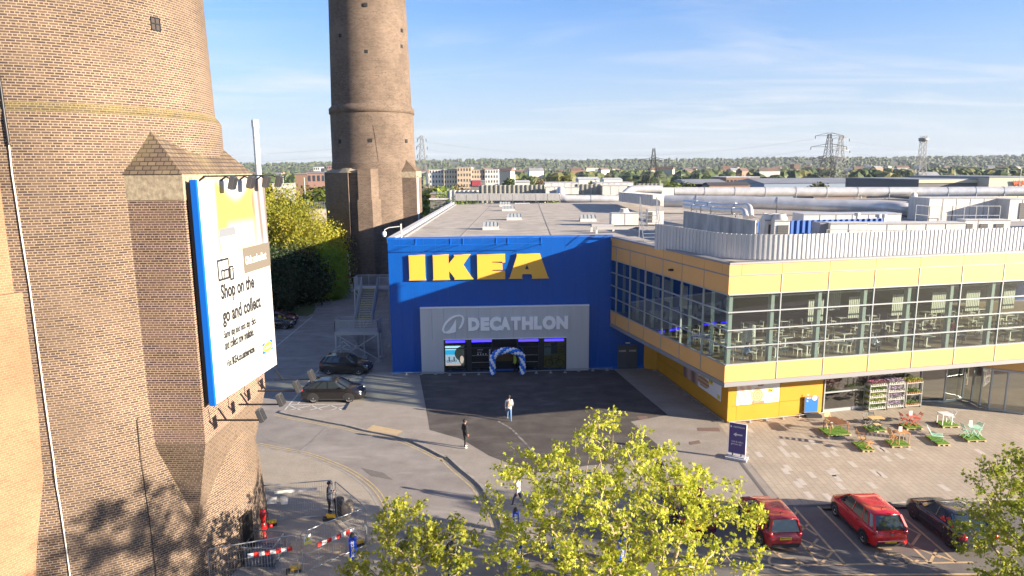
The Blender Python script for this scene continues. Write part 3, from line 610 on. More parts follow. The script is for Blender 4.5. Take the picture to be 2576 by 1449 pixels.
# small round-cornered phone and bag icon
def rrect(a0, a1, b0, b1, r, n=4):
    P = []
    for cx_, cy_, s0 in ((a1 - r, b1 - r, 0), (a0 + r, b1 - r, 90), (a0 + r, b0 + r, 180), (a1 - r, b0 + r, 270)):
        for i in range(n + 1): P.append((cx_ + r * math.cos(R_(s0 + 90 * i / n)), cy_ + r * math.sin(R_(s0 + 90 * i / n))))
    return P
pa = BF.cpx('Z6', 190, 570); pb = BF.cpx('Z6', 262, 360)
shape([rrect(pa[0], pb[0], pa[1] - 0.3, pb[1], 0.14)], BF, 'phone_picture', mat('phone_grey', (0.16, 0.17, 0.19), 0.5), 0.003, bb, 0.006)
shape([rrect(pa[0] + 0.06, pb[0] - 0.06, pa[1] - 0.25, pb[1] - 0.35, 0.03)], BF, 'phone_screen', m_white, 0.003, bb, 0.010)
ia, ib = BF.cpx('Z6', 172, 662), BF.cpx('Z6', 226, 528)
def icon(a0, a1, b0, b1, th, o_=0.014): return shape([rrect(a0, a1, b0, b1, 0.03), rrect(a0 + th, a1 - th, b0 + th, b1 - th, 0.02)], BF, 'shop_icon', m_ink, 0.003, bb, o_)
icon(ia[0], ib[0], ia[1], ib[1], 0.09); wI = ib[0] - ia[0]; hI = ib[1] - ia[1]
icon(ia[0] + wI * .28, ib[0] - wI * 0.05, ia[1] + 0.02, ia[1] + hI * .5, 0.07, 0.018); icon(ia[0] + wI * .5, ia[0] + wI * .56, ia[1], ia[1] + hI * .5, 0.02, 0.02); icon(ib[0], ib[0] + 0.32, ia[1] - 0.1, ia[1] + 0.5, 0.08, 0.018)
# oval logo
la, lb_ = BF.cpx('Z6', 414, 1058), BF.cpx('Z6', 463, 968)
lb0, lb1 = BF.cpx('Z6', 414, 1058)[1], BF.cpx('Z6', 463, 968)[1]; hh = (BF.cpx('Z6', 415, 1000)[1] - lb0)
m_lblue = mat('logo_blue', (0.0, 0.10, 0.33), 0.5); m_lyel = mat('logo_yellow', (0.85, 0.62, 0.03), 0.5)
a0, a1 = la[0], lb_[0]; b0 = lb0; b1 = lb0 + hh
s = MB(); BF.box(s, a0, a1, b0, b1, 0.004, 0.012); s.build('logo_panel', m_lblue, bb)
def oval(a0, a1, b0, b1, n=32): return [((a0 + a1) / 2 + (a1 - a0) / 2 * math.cos(2 * math.pi * i / n), (b0 + b1) / 2 + (b1 - b0) / 2 * math.sin(2 * math.pi * i / n)) for i in range(n)]
shape([oval(a0 + 0.03, a1 - 0.03, b0 + 0.03, b1 - 0.03)], BF, 'logo_oval', m_lyel, 0.003, bb, 0.014)
text('IKEA', BF, (a0 + (a1 - a0) * .16, a1 - (a1 - a0) * .16, b0 + hh * .34, b0 + hh * .66), 'logo_lettering', m_lblue, 0.003, bb, 0.019, bold=0.035)
# floodlights above and below
s = MB(); s.tube([BF.P(0.15, zt_ + 0.14, 0.25), BF.P(BW + 0.4, zt_ + 0.14, 0.25)], 0.035, 6); s.build('lamp_rail', m_black, bb)
for a in (0.25, 1.9, 3.5, 5.1): s = MB(); s.bar(BF.P(a, zt_ - 0.1, -0.1), BF.P(a, zt_ + 0.14, 0.25), 0.06); s.build('rail_bracket', m_black, bb)
def flood(p, tilt, name='floodlight'):
    s = MB(); M = Matrix.Rotation(tilt, 3, 'Y')
    for (x, y, z_, sx, sy, sz) in ((0, 0, 0, 0.16, 0.34, 0.52), (-0.1, 0, -0.02, 0.03, 0.28, 0.44)):
        mb2 = MB(); mb2.box(x, y, z_, sx, sy, sz); mb2.v = [tuple(M @ Vector(q) + p) for q in mb2.v]; s.add(mb2.v, mb2.f)
    for k in range(5):
        mb2 = MB(); mb2.box(0.1, -0.12 + 0.06 * k, 0, 0.06, 0.012, 0.44); mb2.v = [tuple(M @ Vector(q) + p) for q in mb2.v]; s.add(mb2.v, mb2.f)
    return s.build(name, mat('lamp_grey', (0.07, 0.07, 0.075), 0.5, metal=0.3), bb)
for a in (1.75, 3.3, 4.8, 6.1):
    f_ = flood(BF.P(a, zt_ - 0.14, 0.55), R_(15)); s = MB(); s.bar(BF.P(a, zt_ + 0.14, 0.25), BF.P(a, zt_ - 0.02, 0.55), 0.04); s.build('arm', m_black, f_)
for a in (0.25, 2.1, 3.9, 5.6):
    f_ = flood(BF.P(a, ZB - 0.45, 1.75), R_(-20)); s = MB(); s.bar(BF.P(a, ZB - 0.7, -0.1), BF.P(a, ZB - 0.65, 1.7), 0.06); s.bar(BF.P(a, ZB - 0.2, 0.0), BF.P(a, ZB - 0.68, 0.3), 0.05); s.build('arm', m_black, f_)
# ------------------------------------------------------------------ blue store
m_blue = mat('blue_cladding', (0.0, 0.070, 0.34), 0.38, col2=(0.0, 0.078, 0.37), ns=0.5, streak=(3, 3, 0.15), spec=0.4)
m_yletter = mat('yellow_letter', (0.76, 0.41, 0.05), 0.45)
m_grey = mat('grey_cladding', (0.50, 0.515, 0.53), 0.5, col2=(0.46, 0.475, 0.49), ns=0.7, streak=(3, 3, 0.1))
m_lgrey = mat('light_letter', (0.90, 0.90, 0.90), 0.45)
m_trim = mat('grey_trim', (0.24, 0.24, 0.25), 0.5, metal=0.2)
m_roof = asphalt('roof_membrane', (0.46, 0.41, 0.355), (0.33, 0.295, 0.255), (0.22, 0.20, 0.17), grain=0.12, ss=0.16)
m_wpanel = mat('white_panel', (0.62, 0.61, 0.59), 0.6, col2=(0.45, 0.44, 0.42), ns=1.2, detail=8)
m_darkframe = mat('dark_frame', (0.03, 0.033, 0.036), 0.4, metal=0.3)
m_mull = mat('aluminium_mullion', (0.36, 0.38, 0.39), 0.4, metal=0.4)
WF = Frame((WL.x, WL.y, 0), (WR.x - WL.x, WR.y - WL.y, 0)); WW = (WR - WL).length; TOPZ = 11.96; WX = WW + 4.0
BKL = G(1135, 509, TOPZ); BKL = Vector((BKL.x, min(BKL.y, 131), 0)); print('back', BKL)
store = thing('store', 'big blue shop building with giant yellow wall letters and flat grey roof', 'shop building', (WL.x, WL.y, 0))
pw = WF.P(WX, 0); FARR = 120
rn = Vector((0.9767, 0.2147, 0))
poly = [(WL.x, WL.y), (pw.x, pw.y), (30, 60), (75, 66), (75, 136), (BKL.x, BKL.y)]
s = MB(); s.prism(poly, 0, 11.45); s.build('walls', m_blue, store)
s = MB(); s.prism([(a, b_) for a, b_ in poly], 11.45, 11.55); s.build('roof', m_roof, store)
# wall cladding with vertical joints, butted round the portal opening
def corr(name, fr, a0, a1, b0, b1, n, pitch, depth, m, parent, base=0.02):
    """trapezoid ribbed sheet"""
    s = MB(); pts = []; a = a0; k = 0
    while a < a1 - 1e-6:
        pts += [(a, base), (a + pitch * .5, base), (a + pitch * .6, base + depth), (a + pitch * .9, base + depth)]; a += pitch
    pts.append((a1, base)); pts = [q for q in pts if q[0] <= a1 + 1e-6]
    for (x0, d0), (x1, d1) in zip(pts, pts[1:]): s.add([fr.P(x0, b0, n + d0), fr.P(x1, b0, n + d1), fr.P(x1, b1, n + d1), fr.P(x0, b1, n + d0)], [(0, 1, 2, 3)])
    return s.build(name, m, parent)
PX0, PX1 = WF.px(1057, 776)[0], WF.px(1481, 768)[0]; PZ = WF.px(1060, 774)[1]; OX0, OX1 = WF.px(1116, 850)[0], WF.px(1424, 850)[0]; OZ = WF.px(1116, 851)[1]
s = MB(); a = 0.0
while a < WX - 0.05:
    a1 = min(a + 1.0, WX); b0 = 0.3 if (a1 < PX0 or a > PX1) else PZ - 0.4
    WF.box(s, a + 0.003, a1 - 0.003, b0, (TOPZ - 0.12 if a1 < WW + 0.2 else 4.6), 0.0, 0.05); a += 1.0
s.build('blue_cladding', m_blue, store)
s = MB(); WF.box(s, 0, WX, 0.1, 0.3, 0, 0.09); WF.box(s, -0.06, WW + 0.1, TOPZ - 0.1, TOPZ, -0.35, 0.08); s.build('flashing', m_bblue, store)
lf = Frame((BKL.x, BKL.y, 0), (WL.x - BKL.x, WL.y - BKL.y, 0)); LL = math.hypot(WL.x - BKL.x, WL.y - BKL.y)
s = MB(); lf.box(s, 0, LL, 11.5, TOPZ - 0.01, -0.55, 0.06); s.build('parapet', m_wpanel, store)
s = MB(); lf.box(s, 0, LL, 11.5, 11.75, -0.95, -0.62); s.build('gutter_edge', m_trim, store)
# portal
pt = MB(); a = PX0
while a < PX1 - 0.01:
    a1 = min(a + 1.0, PX1); lo = 0.1 if (a1 <= OX0 + 0.6 or a >= OX1 - 0.6) else OZ
    WF.box(pt, a + 0.006, a1 - 0.006, OZ, PZ, 0.05, 0.38); a += 1.0
WF.box(pt, PX0 + 0.006, OX0, 0.1, OZ, 0.05, 0.378); WF.box(pt, OX1, PX1 - 0.006, 0.1, OZ, 0.05, 0.378)
pt.build('entrance_portal', m_grey, store)
s = MB(); WF.box(s, PX0, PX1, PZ, PZ + 0.07, 0.05, 0.42); WF.box(s, OX0, OX1, OZ - 0.06, OZ, 0.30, 0.41); s.build('portal_trim', m_lgrey, store)
# shopfront
s = MB(); WF.box(s, OX0, OX1, 0.1, OZ, 0.055, 0.075); s.build('shopfront_back', m_dark, store)
s = MB()
xs = [OX0, WF.cpx('Z2', 510, 400)[0], WF.cpx('Z2', 590, 400)[0], WF.cpx('Z2', 945, 400)[0], WF.cpx('Z2', 1385, 400)[0], WF.cpx('Z2', 1740, 400)[0], WF.cpx('Z2', 1825, 400)[0], OX1]
for a, b_ in ((OX0, OX0 + 0.12), (xs[1], xs[2]), (xs[3] - 0.04, xs[3] + 0.05), (xs[4] - 0.05, xs[4] + 0.04), (xs[5], xs[6]), (OX1 - 0.12, OX1)): WF.box(s, a, b_, 0.1, OZ - 0.06, 0.08, 0.30)
WF.box(s, OX0 + .12, OX1 - .12, 0.1, 0.22, 0.28, 0.33); WF.box(s, OX0 + .12, OX1 - .12, OZ - 0.9, OZ - 0.82, 0.27, 0.31)
s.build('shopfront_frame', m_darkframe, store)
gl = glass('shop_glass', (0.6, 0.66, 0.66))
for a, b_ in ((OX0 + .12, xs[1]), (xs[2], xs[3] - 0.04), (xs[4] + 0.04, xs[5]), (xs[6], OX1 - .12)):
    s = MB(); WF.box(s, a, b_, 0.22, OZ - 0.06, 0.24, 0.25); s.build('shop_window', gl, store)
m_led = mat('blue_led', (0.03, 0.02, 1.0), 0.5, emit=1.5)
for x0, x1, y in ((145, 478, 178), (595, 935, 165), (1400, 1735, 155), (1843, 2172, 150)):
    a, z_ = WF.cpx('Z2', x0, y); b_, _ = WF.cpx('Z2', x1, y); s = MB(); WF.box(s, a, b_, z_ - 0.1, z_ + 0.08, 0.255, 0.27); s.build('light_strip', m_led, store)
def seacol(u, v):
    q = (0.42, 0.62, 0.70) if v > 0.8 else ((0.02, 0.30, 0.52) if v > 0.55 else ((0.34, 0.36, 0.40) if v > 0.46 else (0.30, 0.34, 0.42)))
    if v < 0.09: q = (0.45, 0.30, 0.27)
    for (cx_, cy_, r_) in ((0.16, 0.22, 0.055), (0.3, 0.22, 0.055), (0.42, 0.24, 0.05), (0.55, 0.24, 0.05)):
        d = math.hypot((u - cx_), (v - cy_) * 1.25)
        if abs(d - r_) < 0.016: q = (0.02, 0.03, 0.05)
    for cx_ in (0.22, 0.48):
        if abs(u - cx_) < 0.035 and 0.24 < v < 0.45: q = (0.03, 0.04, 0.08)
    if math.hypot(u - 0.93, (v - 0.6) * 1.1) < 0.42 or u > 0.83: q = (0.03, 0.035, 0.03)
    if math.hypot((u - 0.86), (v - 0.32) * .62) < 0.15: q = (0.02, 0.02, 0.02)
    if math.hypot((u - 0.87), (v - 0.30) * .5) < 0.10: q = (0.50, 0.36, 0.30)
    return q
a0, b1 = WF.cpx('Z2', 125, 260); a1, b0 = WF.cpx('Z2', 470, 592)
poster(WF, a0, a1, b0, b1, 0.12, 60, 46, seacol, 'display_screen', store, colmat('screen_picture', emit=1.1))
def yposter(u, v):
    q = (0.42, 0.30, 0.05)
    return q
a0, b1 = WF.cpx('Z2', 1835, 190); a1, b0 = WF.cpx('Z2', 2195, 628)
s = MB(); WF.quad(s, a0, a1, b0, b1, 0.12); s.build('yellow_poster', mat('poster_yellow', (0.85, 0.58, 0.07), 0.6), store)
qa, qb = WF.cpx('Z2', 1843, 235), WF.cpx('Z2', 1957, 415); s = MB(); WF.quad(s, qa[0], qb[0], qb[1], qa[1], 0.13); s.build('notice', mat('notice_pale', (0.85, 0.9, 0.88), 0.6), store)
qa, qb = WF.cpx('Z2', 1960, 195), WF.cpx('Z2', 2068, 385); s = MB(); WF.quad(s, qa[0], qb[0], qb[1], qa[1], 0.13); s.build('notice', mat('notice_dark', (0.10, 0.12, 0.10), 0.6, col2=(0.3, 0.32, 0.26), ns=12), store)
qa, qb = WF.cpx('Z2', 2085, 320), WF.cpx('Z2', 2185, 375)
text('low\nprices', WF, (qa[0], qb[0], qb[1], qa[1] + 0.1), 'lettering', mat('brown_ink', (0.10, 0.06, 0.02), 0.6), 0.003, store, 0.125, bold=0.01)
s = MB()
for x0, y0 in ((1915, 550), (2115, 552)):
    ca, cb_ = WF.cpx('Z2', x0, y0); rr = 0.335; s.tube([WF.P(ca + rr * math.cos(R_(k * 20)), cb_ + rr * math.sin(R_(k * 20)), 0.16) for k in range(19)], 0.022, 5)
bp_ = lambda x, y: WF.P(*WF.cpx('Z2', x, y), 0.16)
for a, b_ in (((1915, 550), (1960, 465)), ((1960, 465), (2085, 470)), ((2085, 470), (2115, 552)), ((1915, 550), (1995, 575)), ((1995, 575), (2090, 480)), ((1995, 575), (1955, 440)), ((1935, 435), (1985, 437)), ((2085, 470), (2080, 435)), ((2080, 435), (2110, 432))): s.tube([bp_(*a), bp_(*b_)], 0.02, 5)
s.build('bicycle_print', m_ink, store)
for y in (418, 535):
    for x0, x1 in ((600, 885), (1500, 1730)):
        a0_, z_ = WF.cpx('Z2', x0, y - (12 if x0 > 1000 else 0)); a1_, _ = WF.cpx('Z2', x1, y); s = MB(); a = a0_
        while a < a1_: WF.box(s, a, a + 0.035, z_ - 0.02, z_ + 0.02, 0.252, 0.256); a += 0.085
        s.build('glass_dots', m_white, store)
qa = WF.cpx('Z2', 885, 520); vf = Frame(WF.P(qa[0] + 0.14, qa[1], 0), (0, 0, 1), -WF.r)
text('entrance', vf, (0, WF.cpx('Z2', 885, 312)[1] - qa[1], -0.02, 0.12), 'lettering', m_lgrey, 0.003, store, 0.256)
for x0, x1, y0, y1, s_ in ((692, 790, 325, 308, 'DECATHLON'), (692, 760, 365, 352, 'opening'), (692, 845, 400, 382, 'times 9 - 9')):
    qa, qb = WF.cpx('Z2', x0, y0), WF.cpx('Z2', x1, y1); text(s_ if s_[0] == 'D' else '- - - -', WF, (qa[0], qb[0], qa[1], qb[1]), 'lettering', m_white, 0.003, store, 0.256)
# door interior
qa, qb = WF.cpx('Z2', 1005, 650), WF.cpx('Z2', 1385, 330)
s = MB(); WF.quad(s, xs[3] + .05, xs[4] - .05, 0.12 + 0.9, OZ - 0.95, 0.09); s.build('doorway_interior', mat('dim_brown', (0.09, 0.06, 0.025), 0.9), store)
# foundation rail in front of the wall
s = MB(); s.tube([WF.P(-0.2, 0.30, 0.55), WF.P(OX0, 0.30, 0.6), WF.P(OX0 + 0.3, 0.30, 0.95), WF.P(xs[3], 0.30, 0.95)], 0.03, 6); s.tube([WF.P(xs[4], 0.3, 0.9), WF.P(OX1 - 0.2, 0.3, 0.8), WF.P(OX1, 0.3, 0.55), WF.P(WW + 0.2, 0.30, 0.5)], 0.03, 6)
for a in [x * 1.25 for x in range(0, 16)]:
    if not (xs[3] < a < xs[4]): o_ = 0.9 if OX0 < a < OX1 else 0.52; WF.box(s, a - 0.05, a + 0.05, 0.1, 0.29, o_ - 0.05, o_ + 0.06); WF.box(s, a - 0.13, a + 0.13, 0.1, 0.13, o_ - 0.1, o_ + 0.16)
tag(s.build('rail', m_mull), 'low grey protective rail running along the foot of the blue wall', 'rail')
# giant letters
def cropF(pts): return [WF.cpx('F', x, y) for x, y in pts]
LET = {
 'letter_i': [[(320, 256), (470, 253), (467, 270), (472, 455), (474, 468), (481, 480), (325, 483), (331, 466), (324, 272)]],
 'letter_k': [[(538, 254), (684, 250), (680, 265), (683, 332), (737, 268), (728, 252), (881, 248), (868, 264), (815, 342), (888, 452), (908, 471), (735, 476), (739, 462), (688, 398), (689, 460), (698, 477), (540, 481), (547, 465), (541, 270)]],
 'letter_e': [[(937, 249), (1192, 245), (1193, 320), (1170, 322), (1160, 312), (1076, 313), (1077, 324), (1150, 325), (1168, 334), (1170, 388), (1150, 385), (1077, 387), (1078, 399), (1168, 398), (1193, 395), (1193, 470), (938, 474), (944, 460), (940, 262)]],
 'letter_a': [[(1297, 242), (1508, 242), (1513, 262), (1578, 448), (1591, 463), (1432, 467), (1438, 453), (1428, 425), (1350, 425), (1344, 455), (1352, 467), (1221, 468), (1236, 455), (1298, 262)], [(1390, 338), (1371, 381), (1406, 381)]]}
for n_, sp in LET.items(): shape([cropF(x) for x in sp], WF, n_, m_yletter, 0.22, store, 0.08)
qa, qb = WF.cpx('F', 860, 931), WF.cpx('F', 1756, 800)
wf_t = Frame(WF.o, WF.r, WF.u)
zb0, zt0 = (WF.cpx('F', 860, 930)[1] + WF.cpx('F', 1756, 917)[1]) / 2, (WF.cpx('F', 860, 812)[1] + WF.cpx('F', 1756, 800)[1]) / 2
# the word is built letter by letter, each letter its own part
lx = [(860, 963), (970, 1050), (1051, 1157), (1147, 1240), (1243, 1333), (1341, 1445), (1451, 1528), (1527, 1648), (1652, 1756)]
for ch, (x0, x1) in zip('DECATHLON', lx):
    a0_, a1_ = WF.cpx('F', x0, 870)[0], WF.cpx('F', x1, 870)[0]; rnd = 0.03 if ch in 'CO' else 0
    if ch == 'L': a1_ -= 0.05
    text(ch, WF, (a0_, a1_, zb0 - rnd, zt0 + rnd), 'letter_' + ch.lower(), m_lgrey, 0.12, store, 0.40, bold=0.07)
ring = [(622, 925), (632, 890), (655, 850), (690, 815), (735, 793), (780, 787), (812, 797), (826, 825), (818, 865), (800, 900), (778, 918), (772, 908), (790, 880), (803, 845), (806, 815), (790, 800), (755, 803), (715, 822), (680, 852), (655, 885), (642, 915), (645, 936), (662, 940), (690, 925), (722, 880), (750, 825), (750, 940), (722, 950), (680, 958), (640, 952)]
shape([cropF(ring)], WF, 'logo_mark', m_lgrey, 0.12, store, 0.40)
# lamp brackets and cable line above the letters
s = MB()
for x in (385, 700, 813, 1113, 1218, 1520):
    a, z_ = WF.cpx('F', x, 92); _, z2 = WF.cpx('F', x, 165); WF.box(s, a - 0.04, a + 0.04, z2, TOPZ - 0.12, 0.05, 0.10); s.tube([WF.P(a, z2 + 0.1, 0.1), WF.P(a, z2 + 0.05, 1.15)], 0.025, 5); s.tube([WF.P(a, TOPZ - 0.2, 0.1), WF.P(a, z2 + 0.05, 1.15)], 0.012, 4)
a0_, z_ = WF.cpx('F', 200, 165); a1_, _ = WF.cpx('F', 1560, 155); s.tube([WF.P(a0_, z_ + 0.05, 1.15), WF.P(a1_, z_ + 0.1, 1.15)], 0.03, 5)
s.build('sign_light_bracket', m_bblue, store)
# double fire doors under the overhang
DA, DB = WF.cpx('R3', 136, 802), WF.cpx('R3', 270, 955); zd = DA[1]
m_door = mat('dark_grey_door', (0.075, 0.085, 0.10), 0.5)
for k in range(2):
    a0_ = DA[0] + (DB[0] - DA[0]) * k / 2; a1_ = DA[0] + (DB[0] - DA[0]) * (k + 1) / 2
    s = MB(); WF.box(s, a0_ + 0.02, a1_ - 0.02, 0.1, zd, 0.05, 0.12); d_ = s.build('door', m_door, store)
    s = MB(); WF.box(s, a0_ + 0.12, a1_ - 0.15, zd - 0.62, zd - 0.45, 0.12, 0.125); s.build('door_sign', m_galv, d_)
s = MB(); WF.box(s, (DA[0] + DB[0]) / 2 - 0.2, (DA[0] + DB[0]) / 2 + 0.2, zd + 0.12, zd + 0.22, 0.05, 0.12); s.build('door_light', m_white, store)
# ------------------------------------------------------------------ yellow restaurant wing
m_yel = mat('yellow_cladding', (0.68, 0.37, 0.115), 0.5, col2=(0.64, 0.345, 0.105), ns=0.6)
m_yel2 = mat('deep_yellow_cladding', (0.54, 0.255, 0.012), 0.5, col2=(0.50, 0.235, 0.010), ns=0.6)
m_glass = glass('window_glass', (0.84, 0.92, 0.87), ior=1.5, floor=0.08)
UC = Vector((13.25, 41.15, 0)); rows = [Yp(1828, y, 41.15).z for y in (660.9, 694.3, 742.4, 786.9, 832, 873.9, 918.4, 973.9)]
Z_T, Z_J, Z_P, Z_1, Z_2, Z_3, Z_G, Z_B = rows; print('rows', [round(x, 2) for x in rows])
JL = Vector((WR.x, WR.y, 0)); FD = Vector((0.9767, 0.2147, 0)); FLEN = 46.0
FF = Frame(UC, FD); SF = Frame(JL, UC - JL); SLEN = (UC - JL).length
wing = thing('restaurant_wing', 'yellow clad building wing with long restaurant window band overhanging the plaza', 'building', UC)
# joints
fj = [0.0]; a = FF.px(1965, 736)[0]; b_ = FF.px(2199.5, 720)[0]; step = (b_ - a) / 2; x = a
while x < FLEN: fj.append(x); x += step
fj.append(FLEN)
sj = [0.0] + [SF.cpx('R3', x_, y_)[0] for x_, y_ in ((130, 220), (222, 270), (325, 330), (443, 385), (570, 450), (717, 520))] + [SLEN]
print('fj', [round(q, 2) for q in fj[:5]], 'sj', [round(q, 2) for q in sj])
rails = MB(); mull = MB()
for fr, J, L_, first in ((FF, fj, FLEN, 0.85), (SF, sj, SLEN, None)):
    top = J[:]; clad = MB()
    if fr is FF: top = [0.0, 0.85] + J[1:]
    else: top = J[:-1] + [SLEN - 0.75, SLEN]
    for JJ, z0, z1 in ((top, Z_J + 0.03, Z_T - 0.14), (J, Z_P + 0.02, Z_J - 0.03), (J, Z_B + 0.3, Z_G - 0.03)):
        for p, q in zip(JJ, JJ[1:]): fr.box(clad, p + 0.014, q - 0.014, z0, z1, -0.06, 0.0)
    clad.build('front_cladding' if fr is FF else 'side_cladding', m_yel, wing)
    fr.box(rails, 0, L_, Z_T - 0.13, Z_T, -0.5, 0.06); fr.box(rails, 0, L_, Z_J - 0.035, Z_J + 0.035, -0.08, 0.035); fr.box(rails, 0, L_, Z_B, Z_B + 0.29, -0.3, 0.05)
    fr.box(rails, 0, L_, Z_B + 0.3, Z_G - 0.04, -0.25, -0.07); fr.box(rails, 0, L_, Z_P + 0.03, Z_T - 0.14, -0.25, -0.07)
    for z_ in (Z_P, Z_1, Z_2, Z_3, Z_G): fr.box(mull, 0.04, L_ - 0.04, z_ - 0.035, z_ + 0.035, -0.10, 0.035)
    for p in J[1:-1]: fr.box(mull, p - 0.032, p + 0.032, Z_B + 0.3, Z_J - 0.04, -0.10, 0.028)
    for p, q in zip(J, J[1:]):
        s = MB(); fr.quad(s, p + 0.03, q - 0.03, Z_G, Z_P, -0.05); w = s.build('window', m_glass, wing)
rails.build('trim', m_trim, wing); mull.build('window_frame', m_mull, wing)
# interior: floor, ceiling, back walls, columns
ins_ = Vector((-FD.y, FD.x, 0)); E = lambda a, d: UC + FD * a + ins_ * d
sdir = (JL - UC).normalized()
fl = [UC + FD * 0.35 + ins_ * 0.3, UC + FD * FLEN + ins_ * .3, UC + FD * FLEN + ins_ * 17, JL + Vector((0.3, -0.1, 0))]
fl2 = [(p.x, p.y) for p in fl]
m_floor = mat('timber_floor', (0.36, 0.28, 0.19), 0.35, col2=(0.26, 0.20, 0.13), ns=1.5, streak=(0.4, 5, 1))
s = MB(); s.prism(fl2, Z_G - 0.35, Z_G - 0.18); s.build('floor', m_floor, wing)
s = MB(); s.prism(fl2, Z_B + 0.02, Z_B + 0.2); s.build('soffit', mat('soffit_grey', (0.20, 0.20, 0.21), 0.7), wing)
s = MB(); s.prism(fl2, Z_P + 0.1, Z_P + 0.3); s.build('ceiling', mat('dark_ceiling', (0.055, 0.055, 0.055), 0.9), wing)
s = MB(); rp_ = [UC + FD * 0.3 + ins_ * 0.3, UC + FD * 60, UC + FD * 60 + ins_ * 28, JL + Vector((0.3, 1.2, 0)), JL + Vector((0.3, -0.1, 0))]; s.prism([(p.x, p.y) for p in rp_], Z_T - 0.35, Z_T - 0.2); s.build('roof', m_roof, wing)
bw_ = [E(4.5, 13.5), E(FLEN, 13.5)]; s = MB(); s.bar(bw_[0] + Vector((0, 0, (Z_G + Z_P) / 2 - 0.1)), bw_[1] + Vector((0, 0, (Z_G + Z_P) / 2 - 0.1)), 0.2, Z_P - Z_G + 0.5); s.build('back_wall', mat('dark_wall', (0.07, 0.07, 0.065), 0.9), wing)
s = MB()
for j, p in enumerate(fj[:-1]): q = E(p - 0.28 if j else 0.45, 0.55); s.box(q.x, q.y, (Z_G + Z_P) / 2, 0.24, 0.34, Z_P - Z_G + 0.3, rz=0.217)
for a in sj[1:-1]: q = SF.P(a, 0, -0.75); s.box(q.x, q.y, (Z_G + Z_P) / 2, 0.22, 0.22, Z_P - Z_G + 0.3, rz=-0.27)
s.build('columns', mat('grey_green_column', (0.20, 0.25, 0.24), 0.5), wing)
s = MB()
for k in range(12): p, q = E(1.5 + k * 2.8, 0.7), E(1.0 + k * 2.8 + 3.0, 9.5); s.bar(p + Vector((0, 0, Z_P - 0.15)), q + Vector((0, 0, Z_P - 0.15)), 0.12, 0.1)
for d in (1.4, 3.2, 5.5): p, q = E(1.2, d), E(FLEN - 1, d); s.bar(p + Vector((0, 0, Z_P - 0.45)), q + Vector((0, 0, Z_P - 0.45)), 0.22, 0.08)
s.build('ceiling_beams', mat('pale_beam', (0.42, 0.42, 0.38), 0.7), wing)
# hanging slatted screens inside
m_slat = mat('slat_screen', (0.45, 0.44, 0.38), 0.7)
for a, d in ((7.6, 2.6), (10.9, 2.8), (11.2, 5.5), (14.4, 2.8), (17.7, 2.8), (20.6, 2.8), (23.7, 2.8), (27, 2.8)):
    s = MB()
    for k in range(8): p = E(a + k * 0.15, d); s.box(p.x, p.y, Z_2 + 0.35, 0.1, 0.05, 1.5, rz=0.217)
    s.build('hanging_screen', m_slat, wing)
for a, d in ((4, 2.0), (6.2, 1.9), (8.6, 1.9)):
    s = MB()
    for k in range(8): p = SF.P(a + k * 0.15, 0, -d); s.box(p.x, p.y, Z_2 + 0.5, 0.05, 0.1, 1.7, rz=-0.27)
    s.build('hanging_screen', m_slat, wing)
# lower storey
LC = G(1828.6, 1063.5, FZ); L2 = G(2065.5, 1040, FZ); L3 = G(2315, 1013.6, FZ); LL0 = G(1652, 931, FZ)
LF = Frame(LC, L2 - LC); LLEN = (L2 - LC).length; LS = Frame(LL0, LC - LL0); LSL = (LC - LL0).length
s = MB(); J = [0, 0.9, 2 * 1.0 + 0.9, 4.9, LLEN]; zj = LF.cpx('R4', 80, 1205)[1]
for zz0, zz1 in ((0.12, zj - 0.012), (zj + 0.012, 2.72), (2.745, Z_B - FZ + 0.0)):
    pts_ = [0, LF.cpx('R4', 120, 1200)[0], LF.cpx('R4', 430, 1200)[0], LLEN]
    for p, q in zip(pts_, pts_[1:]): LF.box(s, p + 0.008, q - 0.008, zz0, zz1, -0.06, 0.0)
    n = 6
    for k in range(n): LS.box(s, LSL * k / n + 0.008, LSL * (k + 1) / n - 0.008, zz0, zz1, -0.06, 0.0)
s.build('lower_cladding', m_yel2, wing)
s = MB(); LF.box(s, 0.02, LLEN, 0.0, Z_B - FZ, -0.3, -0.065); LS.box(s, 0.0, LSL - 0.02, 0.0, Z_B - FZ, -0.3, -0.065)
q = LS.P(0, 0); r_ = Frame(WF.P(WW + 3.05, FZ, 0.06), q - WF.P(WW + 3.05, FZ, 0.06)); r_.box(s, 0, (q - WF.P(WW + 3.05, FZ, 0.06)).length, 0, Z_B - FZ, -0.2, 0.0)
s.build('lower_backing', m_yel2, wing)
gl2 = glass('lower_glass', (0.45, 0.5, 0.5), ior=1.7, floor=0.10)
GF_ = Frame(L2 + FD * 0.15, L3 - L2); GLn = (L3 - L2).length; s = MB(); GF_.quad(s, 0, GLn - 0.3, 0.25, 3.9, -0.1); s.build('shop_window', gl2, wing)
s = MB()
for a in (0.0, 0.42 * GLn, 0.80 * GLn, GLn - 0.25): GF_.box(s, a, a + 0.09, 0, 3.95, -0.14, -0.02)
GF_.box(s, 0, GLn - 0.2, 0.02, 0.25, -0.14, -0.03); GF_.box(s, 0.1, 0.42 * GLn, 1.45, 1.55, -0.13, -0.04)
zz = 0.1
door_pts = [GF_.P(GLn - 0.2, 0, -0.1), Gc('Z1', 1650, 800, FZ), Gc('Z1', 1860, 770, FZ), Gc('Z1', 1965, 795, FZ), Gc('Z1', 2060, 850, FZ), Gc('Z1', 2165, 880, FZ), Gc('Z1', 2345, 905, FZ), Gc('Z1', 2576, 938, FZ), Gc('Z1', 2900, 940, FZ), Gc('Z1', 3200, 900, FZ)]
